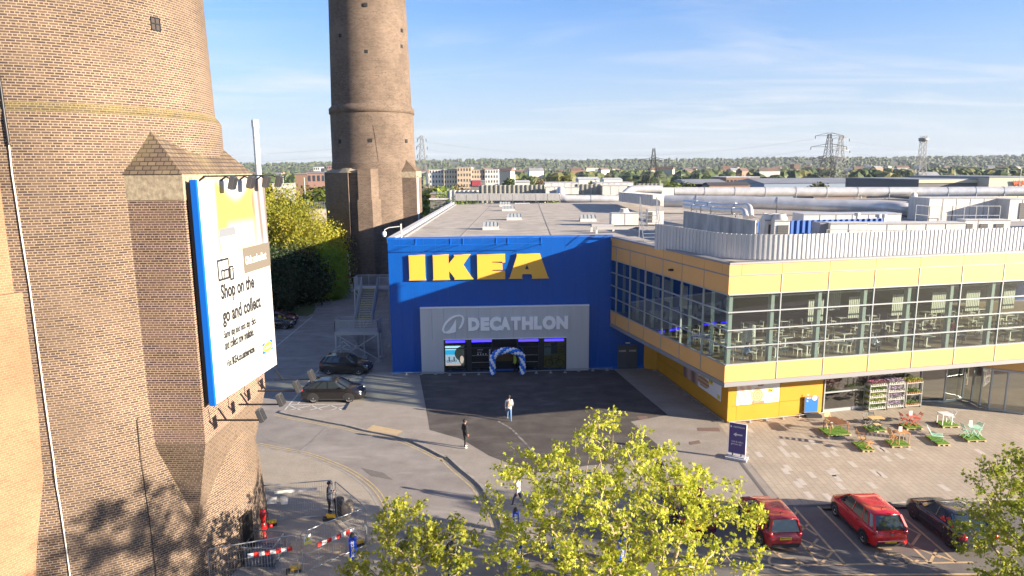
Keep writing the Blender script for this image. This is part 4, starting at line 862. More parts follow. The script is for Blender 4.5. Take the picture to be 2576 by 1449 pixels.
for i, (p, q) in enumerate(zip(door_pts, door_pts[1:])):
    s.bar(p, p + Vector((0, 0, 3.1)), 0.1); s.bar(p + Vector((0, 0, 3.05)), q + Vector((0, 0, 3.05)), 0.12, 0.14); s.bar(p + Vector((0, 0, 0.12)), q + Vector((0, 0, 0.12)), 0.1, 0.14)
s.build('lower_window_frame', m_mull, wing)
for i, (p, q) in enumerate(zip(door_pts, door_pts[1:])):
    f2 = Frame(p, q - p); s = MB(); f2.quad(s, 0.06, (q - p).length - 0.06, 0.2, 2.98, 0); s.build('glass_screen' if i != 1 else 'glass_door', gl2, wing)
s = MB()
for i in range(3, 9): p, q = door_pts[i], door_pts[i + 1]; f2 = Frame(p, q - p); f2.box(s, 0, (q - p).length, 3.15, Z_B + 0.0 - FZ, -0.04, 0.06)
s.build('fascia', m_yel, wing)
# inner dark hall behind the ground floor glass, pale floor
s = MB(); a = L2 + ins_ * 5; b2 = E(FLEN + 4, 13); s.bar(Vector((a.x, a.y, 2)), Vector((b2.x, b2.y, 2)), 0.2, 4.0); s.build('inner_wall', mat('inner_wall_grey', (0.16, 0.15, 0.14), 0.8), wing)
o = sheet('entrance_matting', [Gc('Z1', 1500, 820, FZ), Gc('Z1', 1750, 905, FZ), Gc('Z1', 2090, 885, FZ), Gc('Z1', 1980, 800, FZ)], FZ + 0.006, mat('pale_slab', (0.42, 0.37, 0.31), 0.85))
# base rail along the yellow walls
s = MB()
for fr, L_ in ((LF, LLEN), (LS, LSL)):
    s.tube([fr.P(0 if fr is LF else 0.4, 0.16, 0.28), fr.P(L_ - 0.0, 0.16, 0.28)], 0.025, 6)
    for k in range(int(L_ / 1.3) + 1): a = 0.3 + k * 1.3; fr.box(s, a - 0.1, a + 0.1, 0.0, 0.05, 0.18, 0.42); fr.box(s, a - 0.03, a + 0.03, 0.05, 0.16, 0.25, 0.31)
tag(s.build('rail', m_galv), 'low galvanised rail round the foot of the yellow walls', 'rail')
# food posters (plain generic pictures)
def bun(u, v):
    q = (0.72, 0.70, 0.68)
    if u < 0.36: q = mixc3((0.62, 0.40, 0.30), (0.75, 0.66, 0.60), 0.5 + 0.5 * math.sin(u * 40 + v * 9)); q = q if (v > 0.3 or u < 0.25) else (0.78, 0.76, 0.74)
    d = math.hypot((u - 0.48) * 2.1, (v - 0.35))
    if 0.36 < u < 0.66 and v < 0.12: q = (0.35, 0.20, 0.13)
    if d < 0.30: q = mixc3((0.70, 0.48, 0.28), (0.36, 0.18, 0.08), 0.5 + 0.5 * math.sin(d * 60 + math.atan2(v - 0.35, (u - 0.48) * 2.1)))
    if math.hypot((u - 0.55) * 2.1, (v - 0.9)) < 0.2: q = (0.30, 0.16, 0.09)
    if 0.73 < u < 0.84 and 0.40 < v < 0.60: q = (0.80, 0.62, 0.03)
    if 0.88 < u < 0.96 and 0.08 < v < 0.18: q = (0.62, 0.62, 0.25)
    return q
def dog(u, v):
    q = (0.70, 0.70, 0.72)
    if u < 0.42: q = mixc3((0.52, 0.33, 0.26), (0.16, 0.10, 0.09), 0.5 + 0.5 * math.sin(u * 26 + 1.5 * v))
    if math.hypot((u - 0.56) * 1.6, (v - 0.32) * 1.1) < 0.24: q = mixc3((0.32, 0.14, 0.07), (0.62, 0.42, 0.25), 0.5 + 0.5 * math.sin(v * 40))
    if 0.44 < u < 0.62 and v > 0.68: q = (0.30, 0.32, 0.24)
    if 0.69 < u < 0.80 and 0.42 < v < 0.74: q = (0.80, 0.62, 0.03)
    if 0.90 < u < 0.98 and 0.05 < v < 0.22: q = (0.50, 0.50, 0.06)
    return q
a0_, b1_ = LF.cpx('R4', 122, 1068); a1_, _ = LF.cpx('R4', 433, 1050); _, b0_ = LF.cpx('R4', 122, 1198)
poster(LF, a0_, a1_, b0_, b0_ + 1.75, 0.012, 60, 30, bun, 'food_poster', wing)
text('85p', LF, (a0_ + (a1_ - a0_) * .735, a0_ + (a1_ - a0_) * .835, b0_ + 0.76, b0_ + 0.98), 'price_lettering', m_ink, 0.003, wing, 0.016, bold=0.02)
text('cinnamon bun', LF, (a0_ + (a1_ - a0_) * .70, a0_ + (a1_ - a0_) * .93, b0_ + 1.5, b0_ + 1.64), 'lettering', m_ink, 0.003, wing, 0.016, bold=0.01)
a1_, b0_ = LS.cpx('R3', 840, 1190); a0_, _ = LS.cpx('R3', 583, 1025)
poster(LS, a0_, a1_, b0_, b0_ + 1.85, 0.012, 60, 30, dog, 'food_poster', wing)
text('65p', LS, (a0_ + (a1_ - a0_) * .70, a0_ + (a1_ - a0_) * .79, b0_ + 0.86, b0_ + 1.26), 'price_lettering', m_ink, 0.003, wing, 0.016, bold=0.02)
s = MB(); q = SF.cpx('R3', 512, 293); SF.box(s, q[0] - 0.12, q[0] + 0.12, q[1] - 0.07, q[1] + 0.07, 0, 0.3); s.build('camera_housing', m_black, wing)
# camera on its bracket at the blue roof corner
cp0 = WF.P(1.15, TOPZ, -0.1); t = thing('roof_camera', 'white dome camera on a bent arm at the left corner of the blue roof', 'camera', cp0)
s = MB(); s.tube([cp0, cp0 + Vector((0, 0, 1.15))], 0.07, 8); s.build('post', m_white, t)
s = MB(); s.tube([cp0 + Vector((0, 0, 0.95)), cp0 + Vector((-1.0, -0.1, 0.85)), cp0 + Vector((-1.35, -0.12, 0.7)), cp0 + Vector((-1.4, -0.12, 0.5))], 0.04, 7); s.build('arm', m_white, t)
s = MB(); s.lathe(cp0 + Vector((-1.4, -0.12, 0.5)), [(0.02, 0.05), (0.16, 0.0), (0.2, -0.25), (0.15, -0.3)], 12); s.ball(cp0 + Vector((-1.4, -0.12, 0.2)), 0.14); s.build('dome', m_lgrey, t)
# ------------------------------------------------------------------ cars
m_tyre = mat('tyre_rubber', (0.02, 0.02, 0.02), 0.85); m_rim = mat('alloy_rim', (0.55, 0.53, 0.50), 0.3, metal=0.7); m_rimd = mat('dark_rim', (0.10, 0.10, 0.11), 0.35, metal=0.6)
m_cglass = mat('car_glass', (0.025, 0.035, 0.04), 0.06, spec=0.9, coat=0.5); m_plast = mat('black_trim', (0.025, 0.025, 0.027), 0.6)
m_tail = mat('tail_lamp', (0.45, 0.01, 0.02), 0.2, coat=0.5); m_head = mat('head_lamp', (0.55, 0.58, 0.62), 0.12, metal=0.4, coat=0.8)
m_plate = mat('rear_plate', (0.80, 0.56, 0.03), 0.5); m_chrome = mat('chrome', (0.7, 0.7, 0.7), 0.15, metal=1.0)
def paint(n, c_, m_=0.0): return mat(n, c_, 0.22, metal=m_, spec=0.5, coat=0.6)
def car(label, loc, rz, pm, L=4.4, Wd=1.82, H=1.6, hood=0.98, deck=1.05, cab=(-2.05, -1.55, 0.35, 1.15), clear=0.2, rim=m_rim, wr=0.34, wb=2.6, plate=None, group='parked cars', round_=0.5, quarter=True, pz=0.55, darkroof=None, cat='car'):
    """local +x is the nose; cab = x of rear glass foot, roof rear, roof front, windscreen foot"""
    t = thing('parked_car', label, cat, loc, rz, group); h = L / 2; w = Wd / 2
    x0, x1, x2, x3 = cab
    belt = (hood + deck) / 2 + 0.02
    st = []   # x, top z, bottom z, half width scale
    st.append((-h, deck * 0.62, clear + 0.18, 0.80)); st.append((-h + 0.05, deck * 0.82, clear + 0.1, 0.90)); st.append((-h + 0.16, deck * 0.97, clear + 0.04, 0.955)); st.append((-h + 0.5, deck + 0.02, clear, 0.985))
    st += [(x, belt, clear, 1.0) for x in (-h + 1.0, -0.6, 0.2, x3 - 0.35)]
    st += [(x3, hood + 0.01, clear, 0.995), (x3 + (h - x3) * 0.5, hood - 0.05, clear, 0.985), (h - 0.28, hood - 0.16, clear + 0.02, 0.94), (h - 0.08, hood - 0.32, clear + 0.05, 0.86), (h, hood - 0.5, clear + 0.12, 0.76)]
    vs = []; fs = []
    K = 9
    for (x, zt2, zb2_, ws) in st:
        W2 = w * ws; hh = zt2 - zb2_
        prof = [(W2 * 0.90, zb2_), (W2 * 0.985, zb2_ + hh * 0.12), (W2, zb2_ + hh * 0.45), (W2 * 0.985, zb2_ + hh * 0.74), (W2 * 0.93, zb2_ + hh * 0.93), (W2 * 0.80, zt2), (0, zt2 + 0.035)]
        ringp = [(x, -y, z_) for y, z_ in prof] + [(x, y, z_) for y, z_ in prof[-2::-1]]
        vs += ringp
    n = len(ringp)
    for i in range(len(st) - 1):
        for j in range(n - 1): a = i * n + j; fs.append((a, a + n, a + n + 1, a + 1))
        fs.append((i * n + n - 1, (i + 1) * n + n - 1, (i + 1) * n, i * n))
    fs.append(tuple(range(n))); fs.append(tuple(range(len(vs) - 1, len(vs) - n - 1, -1)))
    # wheel openings: push the sill up as a dark arch is laid over it
    s = MB(); s.add(vs, fs, 0, True); body = s.build('body', [pm], t, local=True)
    for e_ in body.data.edges: pass
    s = MB()
    for wx in (-wb / 2, wb / 2):
        for sgn in (-1, 1):
            P = [(wx + (wr + 0.09) * math.cos(R_(a)), sgn * (w + 0.004), wr + (wr + 0.09) * math.sin(R_(a))) for a in range(-15, 196, 15)]
            s.add(P, [tuple(range(len(P)))] if sgn < 0 else [tuple(range(len(P) - 1, -1, -1))])
    for sgn in (-1, 1): s.box(0, sgn * (w - 0.005), clear + 0.08, wb - 2 * wr - 0.15, 0.03, 0.12)
    s.box(-h + 0.02, 0, clear + 0.16, 0.1, Wd * 0.74, 0.16); s.box(h - 0.05, 0, clear + 0.2, 0.12, Wd * 0.6, 0.2)
    s.build('wheel_arches', m_plast, t, local=True)
    # cabin
    bw0, bw1 = w * 0.93, w * 0.74; zb3 = belt - 0.03; zr = H - 0.05
    B = [(x0, -bw0 * 0.93, zb3), (x0 + 0.35, -bw0, zb3), (x3 - 0.5, -bw0, zb3), (x3, -bw0 * 0.82, hood - 0.01), (x3, bw0 * 0.82, hood - 0.01), (x3 - 0.5, bw0, zb3), (x0 + 0.35, bw0, zb3), (x0, bw0 * 0.93, zb3)]
    T = [(x1, -bw1 * 0.93, zr - 0.02), (x1 + 0.3, -bw1, zr), (x2 - 0.2, -bw1, zr), (x2, -bw1 * 0.88, zr - 0.03), (x2, bw1 * 0.88, zr - 0.03), (x2 - 0.2, bw1, zr), (x1 + 0.3, bw1, zr), (x1, bw1 * 0.93, zr - 0.02)]
    def glassf(name, ids):
        s = MB(); s.add(B + T, [(i, (i + 1) % 8, 8 + (i + 1) % 8, 8 + i) for i in ids]); return s.build(name, m_cglass, t, local=True)
    glassf('side_window', [0, 1, 2]); glassf('windscreen', [3]); glassf('side_window', [4, 5, 6]); glassf('rear_window', [7])
    s = MB(); rings = []
    for k, (f_, dz) in enumerate(((1.015, -0.02), (1.03, 0.015), (0.93, 0.045), (0.6, 0.065))): rings.append([((q[0] - (x1 + x2) / 2) * (f_ if k > 0 else 1.0) + (x1 + x2) / 2, q[1] * f_, q[2] + dz) for q in T])
    vv = sum(rings, []); ff = []
    for k in range(3):
        for i in range(8): ff.append((k * 8 + i, k * 8 + (i + 1) % 8, (k + 1) * 8 + (i + 1) % 8, (k + 1) * 8 + i))
    ff.append(tuple(range(24, 32))); s.add(vv, ff, 0, True); s.build('roof', darkroof or pm, t, local=True)
    s = MB()
    for i, wd_ in ((0, 0.10), (3, 0.07), (4, 0.07), (7, 0.10)):
        s.bar(Vector(B[i]) * 1.002, Vector(T[i]) * 1.004, wd_ + 0.02, 0.06)
    for sgn in (-1, 1):
        s.bar((x0 + 0.35, sgn * bw0, zb3), (x1 + 0.3, sgn * bw1, zr), 0.12 if quarter else 0.2, 0.03)
        if quarter: s.bar((x0 + 0.95, sgn * bw0 * 1.0, zb3), (x1 + 0.72, sgn * bw1, zr), 0.07, 0.03)
        xm = (x0 + x3) / 2 + 0.18; s.bar((xm, sgn * bw0, zb3), (xm - 0.04, sgn * bw1, zr), 0.06, 0.03)
        s.bar((x0 + 0.3, sgn * bw0, zb3 + 0.01), (x3 - 0.4, sgn * bw0, zb3 + 0.01), 0.05, 0.05)
    s.build('pillars', pm, t, local=True)
    for sgn in (-1, 1):
        s = MB(); s.ball((x3 - 0.42, sgn * (bw0 + 0.13), belt + 0.09), 0.1, 8, 5, sc=(0.8, 1.1, 0.75)); s.build('mirror', pm, t, local=True)
        s = MB(); s.ball((h - 0.30, sgn * w * 0.70, hood - 0.27), 0.16, 8, 5, sc=(1.5, 1.0, 0.55)); s.build('headlight', m_head, t, local=True)
        s = MB(); s.ball((-h + 0.14, sgn * w * 0.80, deck * 0.84), 0.16, 8, 5, sc=(0.9, 0.9, 1.0)); s.build('taillight', m_tail, t, local=True)
        for xm in (x0 + 1.25, x0 + 2.2): s = MB(); s.box(xm, sgn * (w * 0.985 + 0.01), belt - 0.14, 0.2, 0.04, 0.035); s.build('door_handle', pm if pm.name != 'x' else m_chrome, t, local=True)
    s = MB(); s.box(-h - 0.005, 0, pz, 0.03, 0.54, 0.13); pl = s.build('number_plate', m_plate, t, local=True)
    if plate:
        pf = Frame((-h - 0.021, 0.24, pz - 0.035), (0, -1, 0)); text(plate, pf, (0.02, 0.46, 0, 0.07), 'plate_lettering', m_ink, 0.002, pl, 0.002, bold=0.02, local=True)
    s = MB(); s.box(h - 0.01, 0, clear + 0.24, 0.03, 0.5, 0.11); s.build('number_plate', m_white, t, local=True)
    s = MB(); s.box(-h + 0.3, 0, H + 0.0, 0.02, 0.02, 0.02); s.tube([(x1 + 0.5, 0, H), (x1 + 0.35, 0, H + 0.14)], 0.012, 4); s.build('aerial', m_plast, t, local=True)
    for wx in (-wb / 2, wb / 2):
        for sgn in (-1, 1):
            s = MB(); yo = sgn * (w - 0.10)
            pr = [(wr * 0.62, -0.10), (wr * 0.95, -0.105), (wr, -0.07), (wr, 0.07), (wr * 0.95, 0.105), (wr * 0.62, 0.10), (wr * .62, -.10)]
            N = 20; vv = []; ff = []
            for (r_, yy) in pr:
                for k in range(N): a = 2 * math.pi * k / N; vv.append((wx + r_ * math.cos(a), yo + yy, wr + r_ * math.sin(a)))
            for i in range(len(pr) - 1):
                for k in range(N): ff.append((i * N + k, i * N + (k + 1) % N, (i + 1) * N + (k + 1) % N, (i + 1) * N + k))
            s.add(vv, ff, 0, True); tyre = s.build('wheel', m_tyre, t, local=True)
            s = MB(); yf = yo + sgn * 0.085
            P = [(wx + wr * .64 * math.cos(2 * math.pi * k / N), yo + sgn * 0.03, wr + wr * .64 * math.sin(2 * math.pi * k / N)) for k in range(N)]
            s.add(P, [tuple(range(N))] if sgn < 0 else [tuple(range(N - 1, -1, -1))], 1)
            for k in range(10):
                a = 2 * math.pi * k / 10; s.bar((wx, yf, wr), (wx + wr * .66 * math.cos(a), yf, wr + wr * .66 * math.sin(a)), 0.035, 0.03, up=(0, 1, 0))
            s.tube([(wx + wr * .65 * math.cos(R_(q)), yf, wr + wr * .65 * math.sin(R_(q))) for q in range(0, 361, 20)], 0.022, 5)
            s.ball((wx, yf, wr), 0.05, 8, 4); s.build('rim', [rim, m_dark], tyre, local=True)
    return t
p_black = paint('black_paint', (0.012, 0.012, 0.014)); p_brown = paint('dark_grey_paint', (0.012, 0.011, 0.012)); p_maroon = paint('maroon_paint', (0.10, 0.008, 0.02)); p_red = paint('red_paint', (0.58, 0.01, 0.014), 0.05)
p_dred = paint('dull_red_paint', (0.40, 0.03, 0.035), 0.1); p_navy = paint('dark_slate_paint', (0.03, 0.035, 0.045))
def carpose(a, b_): # ground points of rear and front wheels on the near side -> centre, heading
    return (a + b_) / 2, math.atan2((b_ - a).y, (b_ - a).x)
a, b_ = Gc('Z4', 300, 1080), Gc('Z4', 885, 1078); cc, hd = carpose(a, b_); sc_ = (b_ - a).length; print('lexus wb', sc_)
car('dark grey SUV parked side-on in the sun, beside the hatched bay nearest the kerb', cc + Vector((-math.sin(hd), math.cos(hd), 0)) * 0.85, hd, p_brown, L=4.75, Wd=1.86, H=1.68, hood=1.08, deck=1.16, cab=(-2.15, -1.35, 0.45, 1.35), wb=2.74, wr=0.37, clear=0.22)
a, b_ = Gc('Z4', 530, 645), Gc('Z4', 1040, 650); cc, hd = carpose(a, b_); print('qq wb', (b_ - a).length)
car('black family SUV with silver roof rails parked in shadow beside the steel stair', cc + Vector((-math.sin(hd), math.cos(hd), 0)) * 0.85, hd, p_black, L=4.4, Wd=1.82, H=1.63, hood=1.06, deck=1.12, cab=(-2.08, -1.65, 0.35, 1.2), wb=2.65, wr=0.35, clear=0.22)
car('black hatchback half hidden behind the billboard edge', Gc('D', 325, 690) + Vector((-0.3, 0.9, 0)), 0.0, p_black, L=4.3, H=1.5)
car('maroon hatchback parked furthest back, partly behind the billboard', Gc('D', 395, 650) + Vector((-0.9, 1.2, 0)), 0.0, p_maroon, L=4.2, H=1.48)
# three cars in the disabled bays seen from behind
a, b_ = Gc('R5', 1215, 1215), Gc('R5', 1018, 1020); cc, hd = carpose(a, b_); print('500 wb', (b_ - a).length, math.degrees(hd))
r5 = car('bright red rounded hatchback with glass rear, middle of the three in disabled bays', cc + Vector((math.sin(hd), -math.cos(hd), 0)) * 0.82, hd, p_red, L=4.15, Wd=1.78, H=1.66, hood=1.02, deck=1.08, cab=(-2.0, -1.62, 0.5, 1.35), wb=2.61, wr=0.33, plate='GY63 HKH', pz=0.42)
a, b_ = Gc('R5', 1830, 1245), Gc('R5', 1568, 1035); cc, hd2 = carpose(a, b_); print('kona wb', (b_ - a).length, math.degrees(hd2))
car('dark slate crossover in the bay right of the bright red hatchback', cc + Vector((math.sin(hd2), -math.cos(hd2), 0)) * 0.86, hd2, p_navy, L=4.35, Wd=1.83, H=1.58, hood=0.98, deck=1.04, cab=(-2.0, -1.2, 0.3, 1.15), wb=2.66, wr=0.36, rim=m_rimd, pz=0.5)
pc_ = Gc('R5', 655, 1285); rr_ = Vector((math.cos(hd), math.sin(hd), 0))
car('dull red boxy hatchback beside the foreground tree, left of the bright red hatchback', pc_ + rr_ * 2.05, hd, p_dred, L=4.08, Wd=1.69, H=1.6, hood=1.0, deck=1.02, cab=(-1.98, -1.8, 0.25, 1.2), wb=2.6, wr=0.31, plate='MJ59 NYZ', pz=0.72)
pc_ = Gc('R6', 2060, 1150)
car('dark maroon car almost hidden behind the foreground tree crown', pc_ + rr_ * 1.6 + Vector((0.4, 0, 0)), hd, p_maroon, L=4.2, H=1.6, hood=1.0, deck=1.05, cab=(-2.0, -1.7, 0.3, 1.2), pz=0.6)
# silver badge on the bright red car
s = MB(); s.box(-2.085, 0, 0.86, 0.02, 0.1, 0.12); s.build('badge', m_chrome, r5, local=True)
s = MB(); s.box(-2.045, 0.0, 0.42, 0.06, 1.25, 0.22); s.build('bumper_insert', m_plast, r5, local=True); s = MB(); s.tube([(-2.07, -0.62, 0.52), (-2.08, 0, 0.54), (-2.07, 0.62, 0.52)], 0.025, 6); s.build('chrome_strip', m_chrome, r5, local=True)
for k, (x, y) in enumerate(((975, 975), (1490, 965))):
    p = Gc('R5', x, y); t_ = MB(); t_.box(p.x, p.y, 0.06, 0.75, 0.16, 0.11, rz=hd - math.pi / 2); tag(t_.build('wheel_stop', m_plast), ['black rubber wheel stop ahead of the bright red hatchback', 'black rubber wheel stop ahead of the dark slate crossover'][k], 'wheel stop', 'wheel stops')

# ------------------------------------------------------------------ people
m_skin = mat('skin', (0.35, 0.19, 0.13), 0.6); m_skind = mat('dark_skin', (0.12, 0.065, 0.045), 0.6); m_hair = mat('black_hair', (0.012, 0.01, 0.01), 0.7)
m_blk = mat('black_cloth', (0.018, 0.018, 0.02), 0.9); m_wht = mat('white_cloth', (0.62, 0.62, 0.66), 0.9); m_jean = mat('blue_denim', (0.10, 0.20, 0.36), 0.9); m_shoe = mat('pale_shoe', (0.6, 0.6, 0.55), 0.8); m_navyc = mat('navy_cloth', (0.03, 0.035, 0.07), 0.9)
m_bag = mat('beige_canvas', (0.42, 0.30, 0.22), 0.9); m_greyc = mat('grey_cloth', (0.10, 0.10, 0.11), 0.9); m_tan = mat('tan_cloth', (0.35, 0.27, 0.19), 0.9)
def skin_mesh(verts, edges, radii, sub=1):
    me = bpy.data.meshes.new('tmp'); me.from_pydata(verts, edges, []); ob = bpy.data.objects.new('tmp', me); COL.objects.link(ob)
    md_ = ob.modifiers.new('s', 'SKIN'); md_.use_smooth_shade = True
    for i, r_ in enumerate(radii): me.skin_vertices[0].data[i].radius = (r_, r_) if not hasattr(r_, '__len__') else r_
    me.skin_vertices[0].data[0].use_root = True
    sb = ob.modifiers.new('b', 'SUBSURF'); sb.levels = sub; sb.render_levels = sub
    bpy.context.view_layer.update(); out = bpy.data.meshes.new_from_object(ob.evaluated_get(bpy.context.evaluated_depsgraph_get())); bpy.data.objects.remove(ob)
    return out
def person(label, loc, rz, H=1.75, top=None, bottom=None, shoe=None, skin=None, hair=None, pose='stand', lean=0.0, bag=None, cat='person', hood=False, shirtz=0.53, group=None):
    """local +x is where the person looks; joints scale with height"""
    top = top or m_blk; bottom = bottom or m_blk; shoe = shoe or m_blk; skin = skin or m_skin; hair = hair or m_hair
    t = thing('person', label, cat, loc, rz, group); k = H / 1.75
    st_ = 0.0; J = {}
    hipz = 0.92
    if pose == 'sit': hipz = 0.50
    J['pel'] = (0, 0, hipz); J['wai'] = (0.01, 0, hipz + 0.16); J['che'] = (0.0 + lean * .5, 0, hipz + 0.36); J['nek'] = (0.0 + lean, 0, hipz + 0.53); J['hd0'] = (0.02 + lean, 0, hipz + 0.60); J['hd1'] = (0.03 + lean * 1.1, 0, hipz + 0.70); J['hd2'] = (0.02 + lean * 1.1, 0, hipz + 0.785)
    for s_, n in ((1, 'l'), (-1, 'r')):
        J['sh' + n] = (lean, 0.18 * s_, hipz + 0.49); J['hp' + n] = (0, 0.09 * s_, hipz - 0.04)
        if pose == 'walk':
            f_ = s_; J['kn' + n] = (0.16 * f_ + 0.04, 0.09 * s_, 0.50); J['an' + n] = ((0.30 if f_ > 0 else -0.34), 0.09 * s_, 0.09 if f_ > 0 else 0.16); J['to' + n] = (J['an' + n][0] + 0.15, 0.09 * s_, 0.04)
            J['el' + n] = (-0.10 * f_, 0.24 * s_, hipz + 0.22); J['wr' + n] = (-0.16 * f_ + 0.08, 0.25 * s_, hipz - 0.02)
        elif pose == 'sit':
            J['kn' + n] = (0.42, 0.10 * s_, 0.50); J['an' + n] = (0.40, 0.10 * s_, 0.09); J['to' + n] = (0.56, 0.10 * s_, 0.04); J['el' + n] = (0.10, 0.24 * s_, hipz + 0.24); J['wr' + n] = (0.34, 0.16 * s_, hipz + 0.27)
        elif pose == 'phone':
            J['kn' + n] = (0.03, 0.09 * s_, 0.5); J['an' + n] = (-0.02, 0.10 * s_, 0.09); J['to' + n] = (0.14, 0.12 * s_, 0.04); J['el' + n] = (0.02, 0.22 * s_, hipz + 0.20); J['wr' + n] = (0.27, 0.07 * s_, hipz + 0.28)
        else:
            J['kn' + n] = (0.02 + 0.05 * s_, 0.10 * s_, 0.5); J['an' + n] = (-0.02 + 0.08 * s_, 0.11 * s_, 0.09); J['to' + n] = (0.14 + 0.08 * s_, 0.14 * s_, 0.04); J['el' + n] = (-0.03, 0.25 * s_, hipz + 0.21); J['wr' + n] = (0.05, 0.25 * s_, hipz - 0.02)
        J['ha' + n] = tuple(Vector(J['wr' + n]) + (Vector(J['wr' + n]) - Vector(J['el' + n])).normalized() * 0.08)
    R = dict(pel=(0.15, 0.12), wai=(0.135, 0.105), che=(0.165, 0.115), nek=0.055, hd0=0.065, hd1=0.098, hd2=0.075, shl=0.07, shr=0.07, ell=0.048, elr=0.048, wrl=0.032, wrr=0.032, hal=(0.04, 0.022), har=(0.04, 0.022), hpl=0.10, hpr=0.10, knl=0.065, knr=0.065, anl=0.045, anr=0.045, tol=0.04, tor=0.04)
    E_ = [('pel', 'wai'), ('wai', 'che'), ('che', 'nek'), ('nek', 'hd0'), ('hd0', 'hd1'), ('hd1', 'hd2'), ('che', 'shl'), ('che', 'shr'), ('shl', 'ell'), ('ell', 'wrl'), ('wrl', 'hal'), ('shr', 'elr'), ('elr', 'wrr'), ('wrr', 'har'), ('pel', 'hpl'), ('pel', 'hpr'), ('hpl', 'knl'), ('knl', 'anl'), ('anl', 'tol'), ('hpr', 'knr'), ('knr', 'anr'), ('anr', 'tor')]
    names = list(J.keys()); idx = {n: i for i, n in enumerate(names)}
    me = skin_mesh([J[n] for n in names], [(idx[a], idx[b_]) for a, b_ in E_], [R[n] if not hasattr(R[n], '__len__') else R[n] for n in names])
    # fingers: five short chains per hand, joined into the same mesh
    s = MB(); s.add([v.co[:] for v in me.vertices], [tuple(p.vertices) for p in me.polygons], 0, True)
    for n, s_ in (('l', 1), ('r', -1)):
        h0 = Vector(J['ha' + n]); d = (h0 - Vector(J['wr' + n])).normalized(); side = Vector((1, 0, 0)); side = (side - d * side.dot(d)).normalized(); nn = d.cross(side)
        for q, ln in ((-0.028, 0.06), (-0.01, 0.075), (0.01, 0.07), (0.028, 0.055)):
            a = h0 + side * q + d * 0.01; s.tube([a, a + d * ln * .6 + nn * 0.004 * s_, a + d * ln + nn * 0.018 * s_], 0.009, 5)
        a = h0 - d * 0.03 + side * 0.035; s.tube([a, a + side * 0.028 + d * 0.02, a + side * 0.032 + d * 0.05], 0.010, 5)
    # nose and ears
    hc = Vector(J['hd1']); s.tube([hc + Vector((0.085, 0, 0.02)), hc + Vector((0.118, 0, -0.015)), hc + Vector((0.09, 0, -0.03))], [0.01, 0.016, 0.012], 5)
    for s_ in (-1, 1): s.ball(hc + Vector((-0.0, 0.095 * s_, 0)), 0.028, 6, 4, sc=(0.8, 0.4, 1.2))
    def region(p):
        if (p - hc).length < 0.16 or p.z > J['hd0'][2] - 0.04: return 0
        for n in 'lr':
            if (p - Vector(J['ha' + n])).length < 0.10 and abs(p.y) > 0.1 or (pose in ('phone', 'sit') and (p - Vector(J['ha' + n])).length < 0.075): return 0
            if p.z < 0.11 or (p - Vector(J['to' + n])).length < 0.07: return 3
        if pose == 'sit': return 2 if (p.z < hipz + 0.08) else 1
        if p.z < hipz - 0.10 and abs(p.y) < 0.2: return 2
        return 1
    s.v = [(a * k, b_ * k, z_ * k) for a, b_, z_ in s.v]
    s.m = [region(Vector([sum(s.v[i][q] for i in f) / len(f) / k for q in range(3)])) for f in s.f]
    s.build('body', [skin, top, bottom, shoe], t, local=True)
    hh = MB(); hh.ball(Vector((hc.x - 0.018, 0, hc.z + 0.035)) * k, 0.115 * k, 12, 8, sc=(1.0, 0.92, 1.0)); hh.v = [(a, b_, max(z_, (hc.z - 0.03 + max(0, a / k - hc.x - 0.0) * 1.3) * k)) for a, b_, z_ in hh.v]
    hh.build('hood' if hood else 'hair', top if hood else hair, t, local=True)
    ey = MB()
    for s_ in (-1, 1): ey.ball((hc + Vector((0.088, 0.034 * s_, 0.02))) * k, 0.011 * k, 6, 4)
    ey.bar((hc + Vector((0.092, -0.025, -0.05))) * k, (hc + Vector((0.092, 0.025, -0.05))) * k, 0.012 * k)
    ey.build('face', m_hair, t, local=True)
    if pose == 'phone':
        ph = MB(); q = (Vector(J['hal']) + Vector(J['har'])) / 2; ph.box((q.x + 0.05) * k, 0, (q.z + 0.03) * k, 0.02, 0.08, 0.15, ry=-0.5); ph.build('phone', m_black, t, local=True)
    if bag:
        bg = MB(); c0_ = Vector((-0.20 + lean * .5, 0, hipz + 0.30)) * k; bg.ball(c0_, 0.2 * k, 12, 8, sc=(0.62, 0.82, 1.1)); bg.box(c0_.x - 0.10 * k, 0, c0_.z - 0.06 * k, 0.07, 0.2, 0.16)
        for s_ in (-1, 1): bg.tube([(c0_.x, 0.11 * s_ * k, c0_.z + 0.19 * k), (0.06 * k, 0.12 * s_ * k, c0_.z + 0.23 * k), (0.15 * k, 0.12 * s_ * k, c0_.z + 0.05 * k), (0.0, 0.15 * s_ * k, c0_.z - 0.12 * k)], 0.022, 5)
        bg.build('backpack', bag, t, local=True)
    return t
def chk(x, y, hx, hy, z=FZ): # standing height from foot and head pixels
    g_ = G(x, y, z); return g_, Yp(hx, hy, g_.y).z - z
g_, h_ = chk(1281, 1058, 1281, 994); print('white', h_)
person('person walking to the store in white top, blue jeans and beige backpack', g_, R_(95), h_, m_wht, m_jean, m_shoe, m_skind, pose='walk', bag=m_bag)
g_, h_ = chk(1170, 1127, 1168, 1055); print('black', h_)
person('person in black standing alone on the forecourt edge near the kerb', g_, R_(35), h_, m_blk, m_blk, m_shoe, m_skin, lean=0.0)
g_, h_ = chk(829, 1292, 824, 1211, SZ); print('fence', h_)
person('person in black cap and clothes looking at a phone behind the site fence', g_, R_(10), h_, m_navyc, m_blk, m_blk, m_skin, m_blk, pose='phone', lean=0.04)
g_ = Gc('R6', 380, 1435, 0.01); h_ = Yp(*c('R6', 375, 1165), g_.y).z; print('hood', h_)
